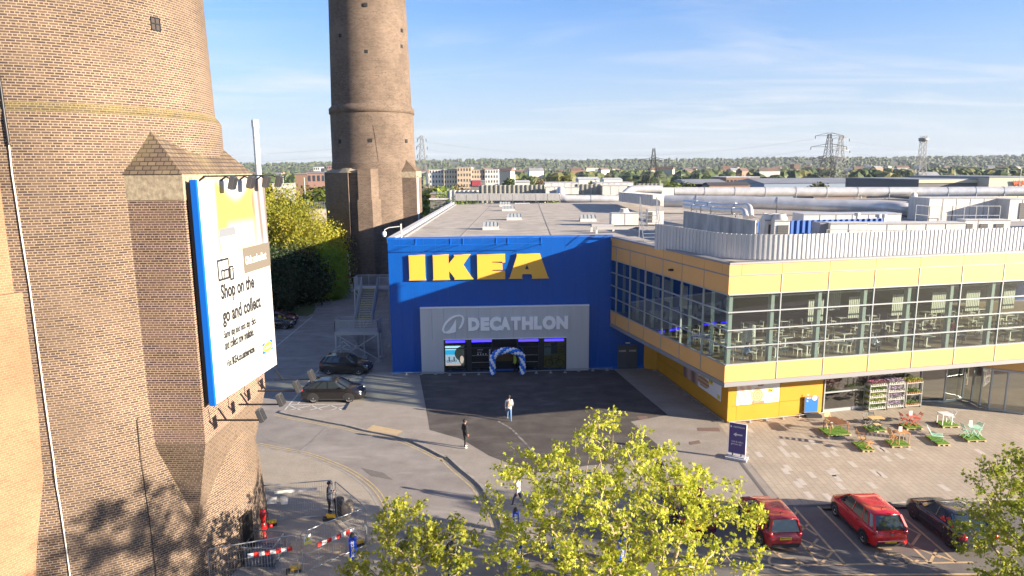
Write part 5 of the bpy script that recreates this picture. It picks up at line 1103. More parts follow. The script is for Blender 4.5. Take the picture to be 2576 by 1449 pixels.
person('person in dark puffer jacket with backpack walking behind the left foreground tree', g_, R_(20), min(h_, 1.85), m_greyc, m_navyc, m_blk, m_skin, pose='walk', bag=m_blk, hood=True, lean=0.06)
g_ = G(1660, 1215, FZ)
person('person in black carrying a bag, seen through the central tree crown', g_, R_(190), 1.75, m_blk, m_blk, m_blk, m_skin, pose='walk', lean=0.04, hood=True)
g_ = Gc('R6', 845, 955, 0.01)
person('person in white and dark top seen through the left side of the central crown', g_, R_(150), 1.72, m_wht, m_navyc, m_blk, m_skin, pose='walk')
# shop worker in high visibility vest in the doorway
a0_, _ = WF.cpx('Z2', 1335, 600); g_ = WF.P(a0_, FZ, 0.42)
t = person('person in yellow high visibility vest standing in the store doorway', g_, R_(200), 1.7, mat('hi_vis', (0.45, 0.62, 0.06), 0.6), m_blk, m_blk)

# ------------------------------------------------------------------ balloon arch
m_bal = [mat('blue_balloon', (0.015, 0.18, 0.70), 0.25, coat=0.3), mat('white_balloon', (0.85, 0.88, 0.95), 0.25, coat=0.3)]
pl_, pr_ = WF.cpx('Z2', 948, 690)[0], WF.cpx('Z2', 1455, 685)[0]; out_ = 1.25; ctrx = (pl_ + pr_) / 2; hw = (pr_ - pl_) / 2; ztop = WF.cpx('Z2', 1230, 290)[1] * 1.0; ztop = min(ztop, 3.0)
A0 = WF.P(ctrx, FZ, out_); arch = thing('balloon_arch', 'blue and white balloon arch framing the store entrance', 'balloon arch', A0)
af = Frame((0, 0, 0), WF.r); path = []
zsp = 1.35; n = 200
for i in range(n + 1):
    t_ = i / n
    path.append(None)
pts = [(-hw, z_ / 20 * zsp) for z_ in range(21)] + [(-hw * math.cos(R_(a)), zsp + (ztop - zsp - 0.12) * math.sin(R_(a))) for a in range(3, 178, 3)] + [(hw, zsp * (20 - z_) / 20) for z_ in range(21)]
ds = [0]
for p, q in zip(pts, pts[1:]): ds.append(ds[-1] + math.hypot(q[0] - p[0], q[1] - p[1]))
NR = 25; tot = ds[-1]; bmesh_data = []
for m_ in m_bal:
    s = MB(); s.ball((0, 0, 0), 0.155, 12, 8, sc=(1, 1, 1.06)); s.tube([(0, 0, -0.17), (0, 0, -0.20)], 0.02, 5); ob = s.build('balloon', m_, arch, local=True); bmesh_data.append(ob.data); bpy.data.objects.remove(ob)
for r_ in range(NR):
    d = (r_ + 0.5) / NR * tot; i = max(k for k in range(len(ds)) if ds[k] <= d); i = min(i, len(pts) - 2); f_ = (d - ds[i]) / (ds[i + 1] - ds[i])
    px_ = pts[i][0] + (pts[i + 1][0] - pts[i][0]) * f_; pz_ = pts[i][1] + (pts[i + 1][1] - pts[i][1]) * f_; tx, tz = pts[i + 1][0] - pts[i][0], pts[i + 1][1] - pts[i][1]; l_ = math.hypot(tx, tz); nx_, nz_ = -tz / l_, tx / l_
    for q in range(4):
        an = math.pi / 2 * q + r_ * R_(45); u_, v_ = math.cos(an) * 0.145, math.sin(an) * 0.145
        ob = bpy.data.objects.new('balloon', bmesh_data[(q + r_) % 2 if r_ % 3 else (r_ // 3 + q) % 2]); COL.objects.link(ob); ob.parent = arch; ob.location = af.P(px_ + nx_ * u_, max(0.17, pz_ + nz_ * u_ + 0.1), v_)
        ob.scale = [random.uniform(0.92, 1.05)] * 3
# ------------------------------------------------------------------ steel stair beside the store
st = thing('steel_staircase', 'grey steel outdoor staircase with yellow step edges beside the blue wall', 'staircase', (-14, 63, 0))
LZ, UZ = 2.96, 6.05; Y0, Y1, Y2, Y3 = 61.05, 62.7, 66.6, 68.4
m_steel = mat('stair_steel', (0.36, 0.375, 0.39), 0.5, metal=0.1); m_nose = mat('yellow_nosing', (0.62, 0.50, 0.08), 0.8); m_mesh = mat('grey_mesh', (0.17, 0.18, 0.19), 0.6, metal=0.3)
def railing(name, P, h=1.1, n_=6):
    s = MB(); P = [Vector(p) for p in P]
    for a, b_ in zip(P, P[1:]):
        s.bar(a + Vector((0, 0, h)), b_ + Vector((0, 0, h)), 0.05); s.bar(a + Vector((0, 0, 0.08)), b_ + Vector((0, 0, 0.08)), 0.04)
        L = (b_ - a).length; k = max(1, round(L / 1.2))
        for i in range(k + 1): q = a.lerp(b_, i / k); s.bar(q, q + Vector((0, 0, h)), 0.05)
        kk = max(2, round(L / 0.09))
        for i in range(kk): q = a.lerp(b_, i / kk); s.bar(q + Vector((0, 0, 0.08)), q + Vector((0, 0, h)), 0.022)
        for z_ in [0.2 + 0.12 * i for i in range(8)]: s.bar(a + Vector((0, 0, z_)), b_ + Vector((0, 0, z_)), 0.008)
    return s.build(name, m_steel, st)
s = MB(); s.box(-14.3, (Y0 + Y1) / 2, LZ - 0.14, 4.0, Y1 - Y0, 0.28); s.build('landing', m_steel, st)
s = MB(); s.box(-13.4, (Y2 + Y3) / 2, UZ - 0.08, 4.6, Y3 - Y2, 0.16); s.build('landing', m_steel, st)
for k in range(17):
    f = k / 16; y = Y1 + (Y2 - Y1) * f; z_ = LZ + (UZ - LZ) * (k + 1) / 17; x = -14.05 + 0.0 * f
    s = MB(); s.box(x, y, z_, 1.5, 0.26, 0.04); tr = s.build('step', m_steel, st); s = MB(); s.box(x, y - 0.09, z_ + 0.023, 1.48, 0.12, 0.012); s.build('nosing', m_nose, tr)
for sx in (-0.78, 0.78): s = MB(); s.bar((-14.05 + sx, Y1, LZ), (-14.05 + sx, Y2, UZ), 0.07, 0.3); s.build('stringer', m_steel, st); railing('handrail', [(-14.05 + sx, Y1, LZ + 0.1), (-14.05 + sx, Y2, UZ + 0.1)])
railing('handrail', [(-16.28, Y1, LZ), (-16.28, Y0, LZ), (-12.32, Y0, LZ), (-12.32, Y1, LZ)])
railing('handrail', [(-16.28, Y1, LZ), (-14.9, Y1, LZ)])
railing('handrail', [(-14.9, Y2, UZ), (-15.65, Y2, UZ), (-15.65, Y3, UZ), (-11.2, Y3, UZ)]); railing('handrail', [(-13.2, Y2, UZ), (-11.2, Y2, UZ)])
for x, y, z_ in ((-16.25, Y0 + .05, LZ), (-12.35, Y0 + .05, LZ), (-14.0, Y1, LZ), (-16.25, Y1, LZ), (-12.35, Y1, LZ), (-15.6, Y2, UZ), (-12.2, Y2, UZ), (-15.6, Y3, UZ), (-12.2, Y3, UZ)):
    s = MB(); s.box(x, y, z_ / 2, 0.14, 0.14, z_); s.box(x, y, 0.12, 0.5, 0.5, 0.22); s.build('post', m_steel, st)
for a, b_ in (((-16.25, Y0 + .05, LZ - 0.2), (-12.35, Y0 + .05, 0.3)), ((-12.35, Y0 + .05, LZ - 0.2), (-16.25, Y0 + .05, 0.3)), ((-15.6, Y2, UZ - .3), (-12.2, Y2, 1)), ((-12.2, Y2, UZ - .3), (-15.6, Y2, 1))):
    s = MB(); s.bar(a, b_, 0.08); s.build('brace', m_steel, st)
for k in range(14): f = k / 13; s = MB(); s.box(-14.8, Y1 + 0.6 + 3.6 * f, LZ - 0.2 - 2.55 * f, 1.5, 0.26, 0.04); s.build('step', m_mesh, st)
# mesh gate with white posts and raised barrier pole beyond the stair
ga, gb = Gc('D', 655, 420), Gc('D', 1000, 398)
t = thing('site_gate', 'tall mesh gate closing the service road behind the stair', 'gate', ga)
s = MB(); gfr = Frame(ga, gb - ga); gl_ = (gb - ga).length
for a in (0, gl_ * .5, gl_): gfr.box(s, a - 0.05, a + 0.05, 0, 2.6, -0.05, 0.05)
for z_ in (0.1, 2.5): gfr.box(s, 0, gl_, z_, z_ + 0.06, -0.03, 0.03)
s.build('frame', m_steel, t); s = MB(); a = 0.0
while a < gl_: gfr.box(s, a, a + 0.025, 0.1, 2.5, -0.01, 0.01); a += 0.16
s.build('mesh', m_steel, t); q = gfr.cpx('D', 843, 325); s = MB(); gfr.box(s, q[0] - 0.3, q[0] + 0.3, q[1] - 0.25, q[1] + 0.25, 0.03, 0.05); s.build('warning_sign', mat('sign_yellow', (0.72, 0.62, 0.05), 0.5), t)
bz = Gc('D', 1010, 345); t = thing('barrier', 'raised red and white barrier pole behind the stair landing', 'barrier', bz)
b0 = bz + Vector((0, 0, 1.0)); b1 = Yp(*c('C', 975, 1330), bz.y - 0.5); s = MB(); s.box(bz.x, bz.y, 0.55, 0.4, 0.4, 1.1); s.build('base', m_white, t)
for k in range(10): s = MB(); s.bar(b0.lerp(b1, k / 10), b0.lerp(b1, (k + 1) / 10), 0.13); s.build('pole_section', mat('barrier_red', (0.45, 0.03, 0.03), 0.5) if k % 2 == 0 else m_white, t)
# ------------------------------------------------------------------ site fencing by the near chimney
FEN = [((-12.9, 31.9), (-9.2, 32.5), 'mesh site fence panel furthest back carrying three blank white boards', 'b'), ((-9.05, 32.4), (-7.0, 29.75), 'mesh site fence panel running from the man in black towards the tree', ''),
       ((-9.27, 27.38), (-6.9, 29.64), 'mesh site fence panel with red and white stripe and warning sign', 'rs'), ((-12.77, 26.13), (-9.4, 27.25), 'mesh site fence panel next to the pit cage with red and white stripe', 'r')]
m_red = mat('stripe_red', (0.55, 0.025, 0.02), 0.6)
for a, b_, lab, kind in FEN:
    t = thing('site_fence', lab, 'fence panel', (a[0], a[1], SZ), 0, 'site fence panels'); fr = Frame((a[0], a[1], SZ), (b_[0] - a[0], b_[1] - a[1], 0)); L = math.hypot(b_[0] - a[0], b_[1] - a[1])
    s = MB(); P = [fr.P(*q) for q in rrect(0.02, L - 0.02, 0.12, 2.0, 0.12)]; s.tube(P + [P[0]], 0.026, 6, caps=False); s.build('frame', m_galv, t)
    s = MB(); n = int(L / 0.11)
    for k in range(1, n): q = L * k / n; s.bar(fr.P(q, 0.12), fr.P(q, 2.0), 0.007)
    for z_ in (0.5, 0.9, 1.3, 1.7): s.bar(fr.P(0, z_), fr.P(L, z_), 0.008)
    s.build('mesh', m_galv, t)
    if 'b' in kind:
        for a0_, a1_, z0, z1 in ((0.9, 3.0, 1.52, 1.66), (0.52, 1.0, 1.0, 1.36), (1.18, 1.52, 0.92, 1.36)):
            s = MB(); tl = 0.08 if a0_ == 0.9 else 0; s.add([fr.P(a0_, z0, 0.03), fr.P(a1_, z0 + tl * .3, 0.03), fr.P(a1_, z1 + tl * .3, 0.03), fr.P(a0_, z1, 0.03), fr.P(a0_, z0, 0.05), fr.P(a1_, z0 + tl * .3, 0.05), fr.P(a1_, z1 + tl * .3, 0.05), fr.P(a0_, z1, 0.05)], [(3, 2, 1, 0), (4, 5, 6, 7), (0, 1, 5, 4), (1, 2, 6, 5), (2, 3, 7, 6), (3, 0, 4, 7)]); s.build('board', m_white, t)
    if 'r' in kind:
        lo, hi = (0.72, 2.62) if 's' in kind else (1.55, 3.35); zz = 1.05 if 's' in kind else 1.32
        for k in range(8): s = MB(); p, q = lo + (hi - lo) * k / 8, lo + (hi - lo) * (k + 1) / 8; fr.box(s, p, q, zz, zz + 0.19, 0.03, 0.055); s.build('stripe', m_red if k % 2 == (0 if 's' in kind else 1) else m_white, t)
    if 's' in kind:
        s = MB(); fr.box(s, 0.12, 0.46, 1.38, 1.82, 0.03, 0.045); bd = s.build('warning_sign', m_white, t)
        s = MB(); fr.box(s, 0.13, 0.45, 1.39, 1.50, 0.046, 0.05); s.build('yellow_strip', mat('sign_yellow', (0.72, 0.62, 0.05), 0.5), bd)
        shape([[(0.16, 1.54), (0.42, 1.54), (0.29, 1.79)]], fr, 'warning_triangle', m_ink, 0.003, bd, 0.046); shape([[(0.19, 1.56), (0.39, 1.56), (0.29, 1.75)]], fr, 'triangle_fill', MATS['sign_yellow'], 0.003, bd, 0.05); text('!', fr, (0.275, 0.305, 1.58, 1.70), 'mark', m_ink, 0.003, bd, 0.054, bold=0.05)
for k, (x, y, rz, lab, yel) in enumerate(((735, 985, 0.2, 'yellow topped fence foot block below the man in black cap', 1), (965, 1200, 0.5, 'yellow fence foot block beside the blue totem sleeve', 1), (440, 1415, 0.3, 'yellow fence foot block at the bottom edge of the picture', 1), (250, 1035, 0.4, 'yellow fence foot block behind the red pump', 1))):
    p = Gc('E', x, y, SZ); t = thing('ballast_block', lab, 'ballast block', p, rz, 'fence foot blocks'); s = MB(); s.box(0, 0, 0.07, 0.62, 0.26, 0.14); s.build('rubber_block', m_plast, t, local=True)
    s = MB(); s.box(0.1, 0, 0.19, 0.40, 0.24, 0.12); s.box(-0.1, 0, 0.27, 0.1, 0.12, 0.10); s.build('yellow_block', mat('safety_yellow', (0.72, 0.42, 0.03), 0.6), t, local=True)
# red fire pump and pit cage
p = Gc('E', 200, 1140, SZ); t = thing('standpipe', 'tall red fire water standpipe with valves beside the chimney base', 'standpipe', p); m_fred = mat('fire_red', (0.55, 0.02, 0.02), 0.35, coat=0.4)
s = MB(); s.lathe((p.x, p.y, SZ), [(0.16, 0), (0.16, 0.05), (0.09, 0.08), (0.09, 0.45), (0.17, 0.5), (0.19, 0.7), (0.12, 0.8), (0.09, 1.0), (0.15, 1.08), (0.17, 1.35), (0.1, 1.5), (0.02, 1.52)], 14); s.build('body', m_fred, t)
for z_, a in ((0.62, 0.3), (1.22, 2.6), (0.62, 3.4)): s = MB(); q = Vector((p.x, p.y, SZ + z_)); s.tube([q, q + Vector((0.3 * math.cos(a), 0.3 * math.sin(a), 0))], 0.06, 8); s.lathe(q + Vector((0.32 * math.cos(a), 0.32 * math.sin(a), -0.06)), [(0.01, 0), (0.1, 0), (0.1, 0.12), (0.01, 0.12)], 10); s.build('valve', m_fred, t)
s = MB(); s.tube([(p.x - 0.1, p.y, 1.5), (p.x - 0.35, p.y + 0.1, 1.75), (p.x - 0.3, p.y, 1.2), (p.x + 0.3, p.y, 1.4), (p.x + 0.25, p.y, 0.6)], 0.015, 5); s.build('hose', m_black, t)
cg = [Gc('Z5', 690, 1385, SZ), Gc('Z5', 940, 1392, SZ), Gc('Z5', 1035, 1250, SZ), Gc('Z5', 800, 1235, SZ)]
t = thing('pit_cage', 'low dark metal cage over the pit at the chimney foot', 'cage', cg[0]); s = MB()
for a, b_ in zip(cg, cg[1:] + cg[:1]):
    a, b_ = Vector(a), Vector(b_); s.bar(a + Vector((0, 0, 1.0)), b_ + Vector((0, 0, 1.0)), 0.04); s.bar(a + Vector((0, 0, 0.05)), b_ + Vector((0, 0, 0.05)), 0.04); n = int((b_ - a).length / 0.13)
    for k in range(n + 1): q = a.lerp(b_, k / n); s.bar(q, q + Vector((0, 0, 1.0)), 0.018)
s.build('bars', m_galv, t); s = MB(); s.prism([tuple((Vector(q) * .9 + (cg[0] + cg[2]) * .05)[:2]) for q in cg], SZ, 0.5); s.build('housing', mat('slate_metal', (0.08, 0.09, 0.12), 0.6), t)
gp = [on_cyl(*c('Z5', x, 1235), NC, 7.15) for x in (690, 770)]; t = thing('barred_door', 'tall black barred gate set against the chimney foot', 'gate', (gp[0].x, gp[0].y, 0)); s = MB()
for k in range(11): q = gp[0].lerp(gp[1], k / 10); q = Vector((q.x + 0.08, q.y - 0.08, 0)); s.bar(q, q + Vector((0, 0, 2.3)), 0.035)
for z_ in (0.2, 2.25): s.bar(Vector((gp[0].x + .08, gp[0].y - .08, z_)), Vector((gp[1].x + .08, gp[1].y - .08, z_)), 0.05)
s.build('bars', m_black, t)
o = MB().prism([tuple(Gc('E', *q, SZ)[:2]) for q in ((395, 1262), (860, 1270), (868, 1180), (425, 1165))], SZ, SZ + 0.02).build('plywood_sheet', mat('plywood', (0.52, 0.41, 0.28), 0.8, col2=(0.45, 0.34, 0.22), ns=3)); tag(o, 'pale plywood sheet lying on the ground inside the fenced corner', 'board')
p = Gc('E', 885, 955, SZ); s = MB(); s.ball((p.x, p.y, 0.42), 0.42, 12, 8, sc=(0.75, 0.6, 1.0)); s.ball((p.x + 0.12, p.y, 0.75), 0.22, 10, 6); tag(s.build('bulk_bag', m_tan), 'sagging beige rubble sack behind the angled fence panel', 'bag')
p = Gc('E', 820, 945, SZ); s = MB(); s.lathe((p.x, p.y, SZ), [(0.02, 0), (0.2, 0), (0.25, 0.75), (0.28, 0.78), (0.26, 0.9), (0.02, 0.95)], 14); tag(s.build('rubbish_bin', m_black), 'black round bin beside the beige rubble sack', 'bin')
# ------------------------------------------------------------------ signs
m_totem = mat('totem_blue', (0.0, 0.06, 0.55), 0.5)
def totem(p, lab, rz=0.0):
    t = thing('bollard_sleeve', lab, 'bollard', p, rz, 'blue sleeved bollards'); s = MB(); s.box(0, 0, 0.62, 0.30, 0.24, 1.05); s.build('sleeve', m_totem, t, local=True); s = MB(); s.lathe((0, 0, 0), [(0.1, 0), (0.1, 1.3), (0.06, 1.36), (0.0, 1.37)], 10); s.build('post', m_plast, t, local=True)
    fr = Frame((0.06, -0.122, 1.05), (0, 0, -1), (1, 0, 0)); text('DECATHLON', fr, (0.0, 0.78, -0.12, 0.03), 'lettering', m_white, 0.003, t, 0.0, bold=0.05, local=True)
    return t
totem(Gc('E', 935, 1322, SZ), 'blue sleeved bollard in the open beside the fenced corner')
for x, y, lab in ((828, 1145, 'blue sleeved bollard behind the tree, topmost of those under the crown'), (850, 1400, 'blue sleeved bollard low behind the tree crown, left of two others'), (1112, 1340, 'blue sleeved bollard behind the middle of the tree crown'), (1585, 1345, 'blue sleeved bollard behind the right half of the central crown')): totem(Gc('R6', x, y, 0.01), lab)
m_purple = mat('purple_sign', (0.075, 0.055, 0.20), 0.5)
pb_ = Gc('R5', 295, 612, FZ); t = thing('totem_sign', 'tall slim purple swing sign with white arrow on the forecourt', 'sign', pb_)
a_ = Yp(*c('R5', 262, 555), pb_.y); b2_ = Yp(*c('R5', 330, 592), pb_.y - 0.55); tz = Yp(*c('R5', 287, 357), pb_.y + 0.1).z
sf = Frame((a_.x, pb_.y + 0.28, 0), (0.95, -0.55, 0)); zl = 0.45; zh = tz; wd_ = 1.0
s = MB(); sf.box(s, 0, wd_, zl, zh, -0.03, 0.03); s.build('panel', m_purple, t)
s = MB(); P = [sf.P(a, b_, 0) for a, b_ in ((0, zl), (wd_, zl), (wd_, zh), (0, zh), (0, zl))]
for q, r_ in zip(P, P[1:]): s.bar(q, r_, 0.05)
s.build('panel_edge', m_lgrey, t); s = MB()
for a in (0.25, 0.75): q = sf.P(a, 0.2); s.bar(q, q + Vector((0, 0, 0.4)), 0.06)
s.build('feet', m_plast, t); s = MB(); q = sf.P(0.5, 0.2); s.box(q.x, q.y, 0.17, 1.25, 0.7, 0.14, rz=-0.52); s.box(q.x, q.y, 0.26, 1.0, 0.4, 0.06, rz=-0.52); s.build('base', mat('pale_base', (0.42, 0.42, 0.46), 0.6), t)
hh_ = zh - zl
text('DECATHLON', sf, (0.24, 0.88, zl + hh_ * .86, zl + hh_ * .91), 'lettering', m_white, 0.003, t, 0.032, bold=0.03); text('Click & collect\nget next day!', sf, (0.15, 0.85, zl + hh_ * .27, zl + hh_ * .42), 'lettering', m_white, 0.003, t, 0.032, bold=0.01)
shape([[(0.25, zl + hh_ * .63), (0.42, zl + hh_ * .70), (0.42, zl + hh_ * .655), (0.78, zl + hh_ * .655), (0.78, zl + hh_ * .61), (0.42, zl + hh_ * .61), (0.42, zl + hh_ * .565)]], sf, 'arrow', m_white, 0.003, t, 0.032)
shape([[(0.10 + 0.05 * math.cos(R_(a)) * 1, zl + hh_ * .885 + 0.06 * math.sin(R_(a))) for a in range(0, 360, 30)]], sf, 'logo_mark', m_white, 0.003, t, 0.032)
pb_ = Gc('R5', 850, 305, FZ); t = thing('poster_stand', 'bright blue poster board on a black base against the yellow wall', 'sign', pb_); q0_, q1_ = Gc('R5', 806, 296, FZ), Gc('R5', 886, 296, FZ)
sf = Frame((pb_.x - 0.62, pb_.y, 0), (1, 0.12, 0)); s = MB(); hz_ = Yp(*c('R5', 812, 168), pb_.y).z; sf.box(s, 0, 1.05, 0.35, hz_, -0.04, 0.02); s.build('frame', m_trim, t)
s = MB(); sf.box(s, 0.05, 1.0, 0.4, hz_ - 0.05, 0.021, 0.03); s.build('poster', mat('poster_blue', (0.02, 0.16, 0.55), 0.5), t); s = MB(); s.box(pb_.x - 0.05, pb_.y - 0.1, 0.2, 1.1, 0.7, 0.16); s.build('base', m_plast, t)
text('Find\nwhat you\nlike', sf, (0.14, 0.48, 1.15, 1.75), 'lettering', m_white, 0.003, t, 0.031, bold=0.02)
shape([[(0.74 + 0.19 * math.cos(R_(a)), 1.42 + 0.19 * math.sin(R_(a))) for a in range(0, 360, 15)]], sf, 'round_badge', m_white, 0.003, t, 0.031)
# ------------------------------------------------------------------ flower trolleys
m_flt = [mat('pink_flower', (0.42, 0.16, 0.26), 0.8), mat('lilac_flower', (0.48, 0.38, 0.52), 0.8), mat('green_plant', (0.12, 0.20, 0.04), 0.8), mat('yellow_green_plant', (0.30, 0.34, 0.06), 0.8)]
m_pot = mat('orange_pot', (0.45, 0.20, 0.07), 0.8); m_cart = mat('cart_metal', (0.55, 0.55, 0.53), 0.4, metal=0.4)
TR = [(Gc('Z1', 790, 905, FZ), (25.66, 47.0), (27.05, 47.3), [0, 2, 3, 3, 2], 'flower trolley with pink blooms on top, leftmost of the three'), (0, (27.2, 47.38), (28.55, 47.62), [1, 1, 1, 1], 'flower trolley full of lilac blooms, middle of the three'), (0, (28.7, 47.7), (30.0, 47.95), [3, 2, 2], 'flower trolley with green plants in orange pots, rightmost of the three')]
for _, a, b_, sh, lab in TR:
    fr = Frame((a[0], a[1], FZ), (b_[0] - a[0], b_[1] - a[1], 0)); L = math.hypot(b_[0] - a[0], b_[1] - a[1]); t = thing('plant_trolley', lab, 'trolley', (a[0], a[1], FZ), 0, 'plant trolleys')
    s = MB()
    for x in (0.02, L - 0.02):
        for o_ in (0, -0.6): s.bar(fr.P(x, 0.1, o_), fr.P(x, 2.0, o_), 0.04)
    s.build('frame', m_cart, t); n = len(sh)
    for x in (0.05, L - 0.05): s = MB(); s.ball(fr.P(x, 0.06, -0.05), 0.06, 8, 5); s.build('castor', m_plast, t)
    for k, m_ in enumerate(sh):
        z_ = 0.15 + (1.72 / max(1, n - 1)) * (n - 1 - k) if n > 1 else 1
        s = MB(); fr.box(s, 0, L, z_, z_ + 0.04, -0.6, 0.02); s.build('shelf', m_cart, t)
        s = MB(); fl_ = MB(); rr = random.Random(k * 7 + int(a[0] * 10))
        for i in range(8):
            for j in range(4):
                q = fr.P(0.1 + (L - 0.2) * i / 7, z_ + 0.04, -0.06 - 0.16 * j); s.lathe(q, [(0.0, 0), (0.045, 0), (0.06, 0.1), (0.0, 0.1)], 6, m=0)
                for b__ in range(16):
                    d = Vector((rr.uniform(-.09, .09), rr.uniform(-.09, .09), 0.1 + rr.uniform(0, .24 if m_ < 2 else .18))); c_ = q + d; e1_ = Vector((rr.uniform(-1, 1), rr.uniform(-1, 1), rr.uniform(-1, 1))).normalized() * 0.035; e2_ = e1_.cross(Vector((rr.uniform(-1, 1), rr.uniform(-1, 1), rr.uniform(-1, 1)))).normalized() * 0.035
                    fl_.add([c_ - e1_, c_ - e2_, c_ + e1_, c_ + e2_], [(0, 1, 2, 3)], 0 if (d.z > 0.18 or m_ > 1) else 1)
        s.build('plant_pots', m_pot if n == 3 else m_white, t); fo = fl_.build('plants', [m_flt[m_], m_flt[2]], t)
# ------------------------------------------------------------------ pallets with garden furniture
m_pal = mat('pallet_wood', (0.50, 0.38, 0.23), 0.85, col2=(0.40, 0.29, 0.17), ns=3); m_turf = mat('artificial_turf', (0.13, 0.27, 0.015), 0.95, col2=(0.08, 0.17, 0.01), ns=9, bump=0.8, bs=60)
m_wood1 = mat('brown_stained_wood', (0.30, 0.14, 0.07), 0.6, col2=(0.22, 0.10, 0.05), ns=4); m_wood2 = mat('acacia_wood', (0.50, 0.27, 0.11), 0.6, col2=(0.38, 0.19, 0.08), ns=4); m_coral = mat('coral_paint', (0.55, 0.14, 0.10), 0.5); m_mint = mat('mint_paint', (0.36, 0.60, 0.47), 0.5); m_wf = mat('white_furniture', (0.72, 0.71, 0.68), 0.5); m_dg = mat('dark_green_metal', (0.045, 0.05, 0.045), 0.5); m_pine = mat('light_wood', (0.62, 0.42, 0.20), 0.6)
def pallet(q, lab):
    p0, p1, p2 = [Vector(x) for x in q]; u = (p1 - p0); v = (p2 - p0); t = thing('pallet', lab, 'pallet', p0, 0, 'display pallets'); ul, vl = u.length, v.length; u.normalize(); v.normalize()
    P = lambda a, b_, z_: p0 + u * a + v * b_ + Vector((0, 0, z_))
    s = MB()
    for k in range(3): a = 0.05 + (ul - 0.1) * k / 2; s.bar(P(a, 0, 0.012), P(a, vl, 0.012), 0.1, 0.024)
    s.build('bottom_boards', m_pal, t)
    for i in range(3):
        for j in range(3): a, b_ = 0.07 + (ul - 0.14) * i / 2, 0.06 + (vl - 0.12) * j / 2; s = MB(); q_ = P(a, b_, 0.065); s.box(q_.x, q_.y, q_.z, 0.13, 0.12, 0.08, rz=math.atan2(u.y, u.x)); s.build('block', m_pal, t)
    s = MB(); n = 6
    for k in range(n): b_ = 0.05 + (vl - 0.1) * k / (n - 1); s.bar(P(0, b_, 0.118), P(ul, b_, 0.118), 0.11, 0.024)
    s.build('top_boards', m_pal, t); s = MB(); s.add([P(0, 0, .131), P(ul, 0, .131), P(ul, vl, .131), P(0, vl, .131), P(0, 0, .155), P(ul, 0, .155), P(ul, vl, .155), P(0, vl, .155)], [(3, 2, 1, 0), (4, 5, 6, 7), (0, 1, 5, 4), (1, 2, 6, 5), (2, 3, 7, 6), (3, 0, 4, 7)]); s.build('turf', m_turf, t)
    return lambda a, b_: P(a * ul, b_ * vl, 0.155)
def slats(mb, w, d, z_, n, th=0.02, gap=0.25, along='x', m=0, round_=False):
    for k in range(n):
        f0 = -d / 2 + d * (k + gap / 2) / n; f1 = -d / 2 + d * (k + 1 - gap / 2) / n; ww = w
        if round_: ww = w * math.sqrt(max(0.05, 1 - ((f0 + f1) / d) ** 2))
        mb.box(0, (f0 + f1) / 2, z_, ww, f1 - f0, th, m=m) if along == 'x' else mb.box((f0 + f1) / 2, 0, z_, f1 - f0, ww, th, m=m)
def table(lab, loc, rz, w=0.7, d=0.6, h=0.72, mt=None, ml=None, legs='straight', n=10, along='x', solid=False, cat='table', name='table', group=None):
    t = thing(name, lab, cat, loc, rz, group); s = MB()
    if solid: s.box(0, 0, h, w, d, 0.03)
    else: slats(s, w, d, h, n, along=along)
    if not solid: s.box(0, 0, h - 0.03, w * .96, 0.04, 0.03); s.box(w * .4, 0, h - 0.03, 0.04, d * .96, 0.03); s.box(-w * .4, 0, h - 0.03, 0.04, d * .96, 0.03)
    s.build('top', mt, t, local=True)
    if legs == 'straight':
        for sx in (-1, 1):
            for sy in (-1, 1): s = MB(); s.box(sx * (w / 2 - 0.05), sy * (d / 2 - 0.05), (h - 0.02) / 2, 0.045, 0.045, h - 0.02); s.build('leg', ml or mt, t, local=True)
    else:
        for sy in (-1, 1):
            for sx in (-1, 1): s = MB(); s.bar((sx * w * .42, sy * (d / 2 - 0.07 - 0.02 * (sx > 0)), h - 0.03), (-sx * w * .42, sy * (d / 2 - 0.07 - .02 * (sx > 0)), 0.01), 0.03); s.build('leg', ml or mt, t, local=True)
        for sx in (-1, 1): s = MB(); s.bar((sx * w * .42, -d / 2 + 0.07, 0.02), (sx * w * .42, d / 2 - 0.07, 0.02), 0.025); s.build('stretcher', ml or mt, t, local=True)
    return t
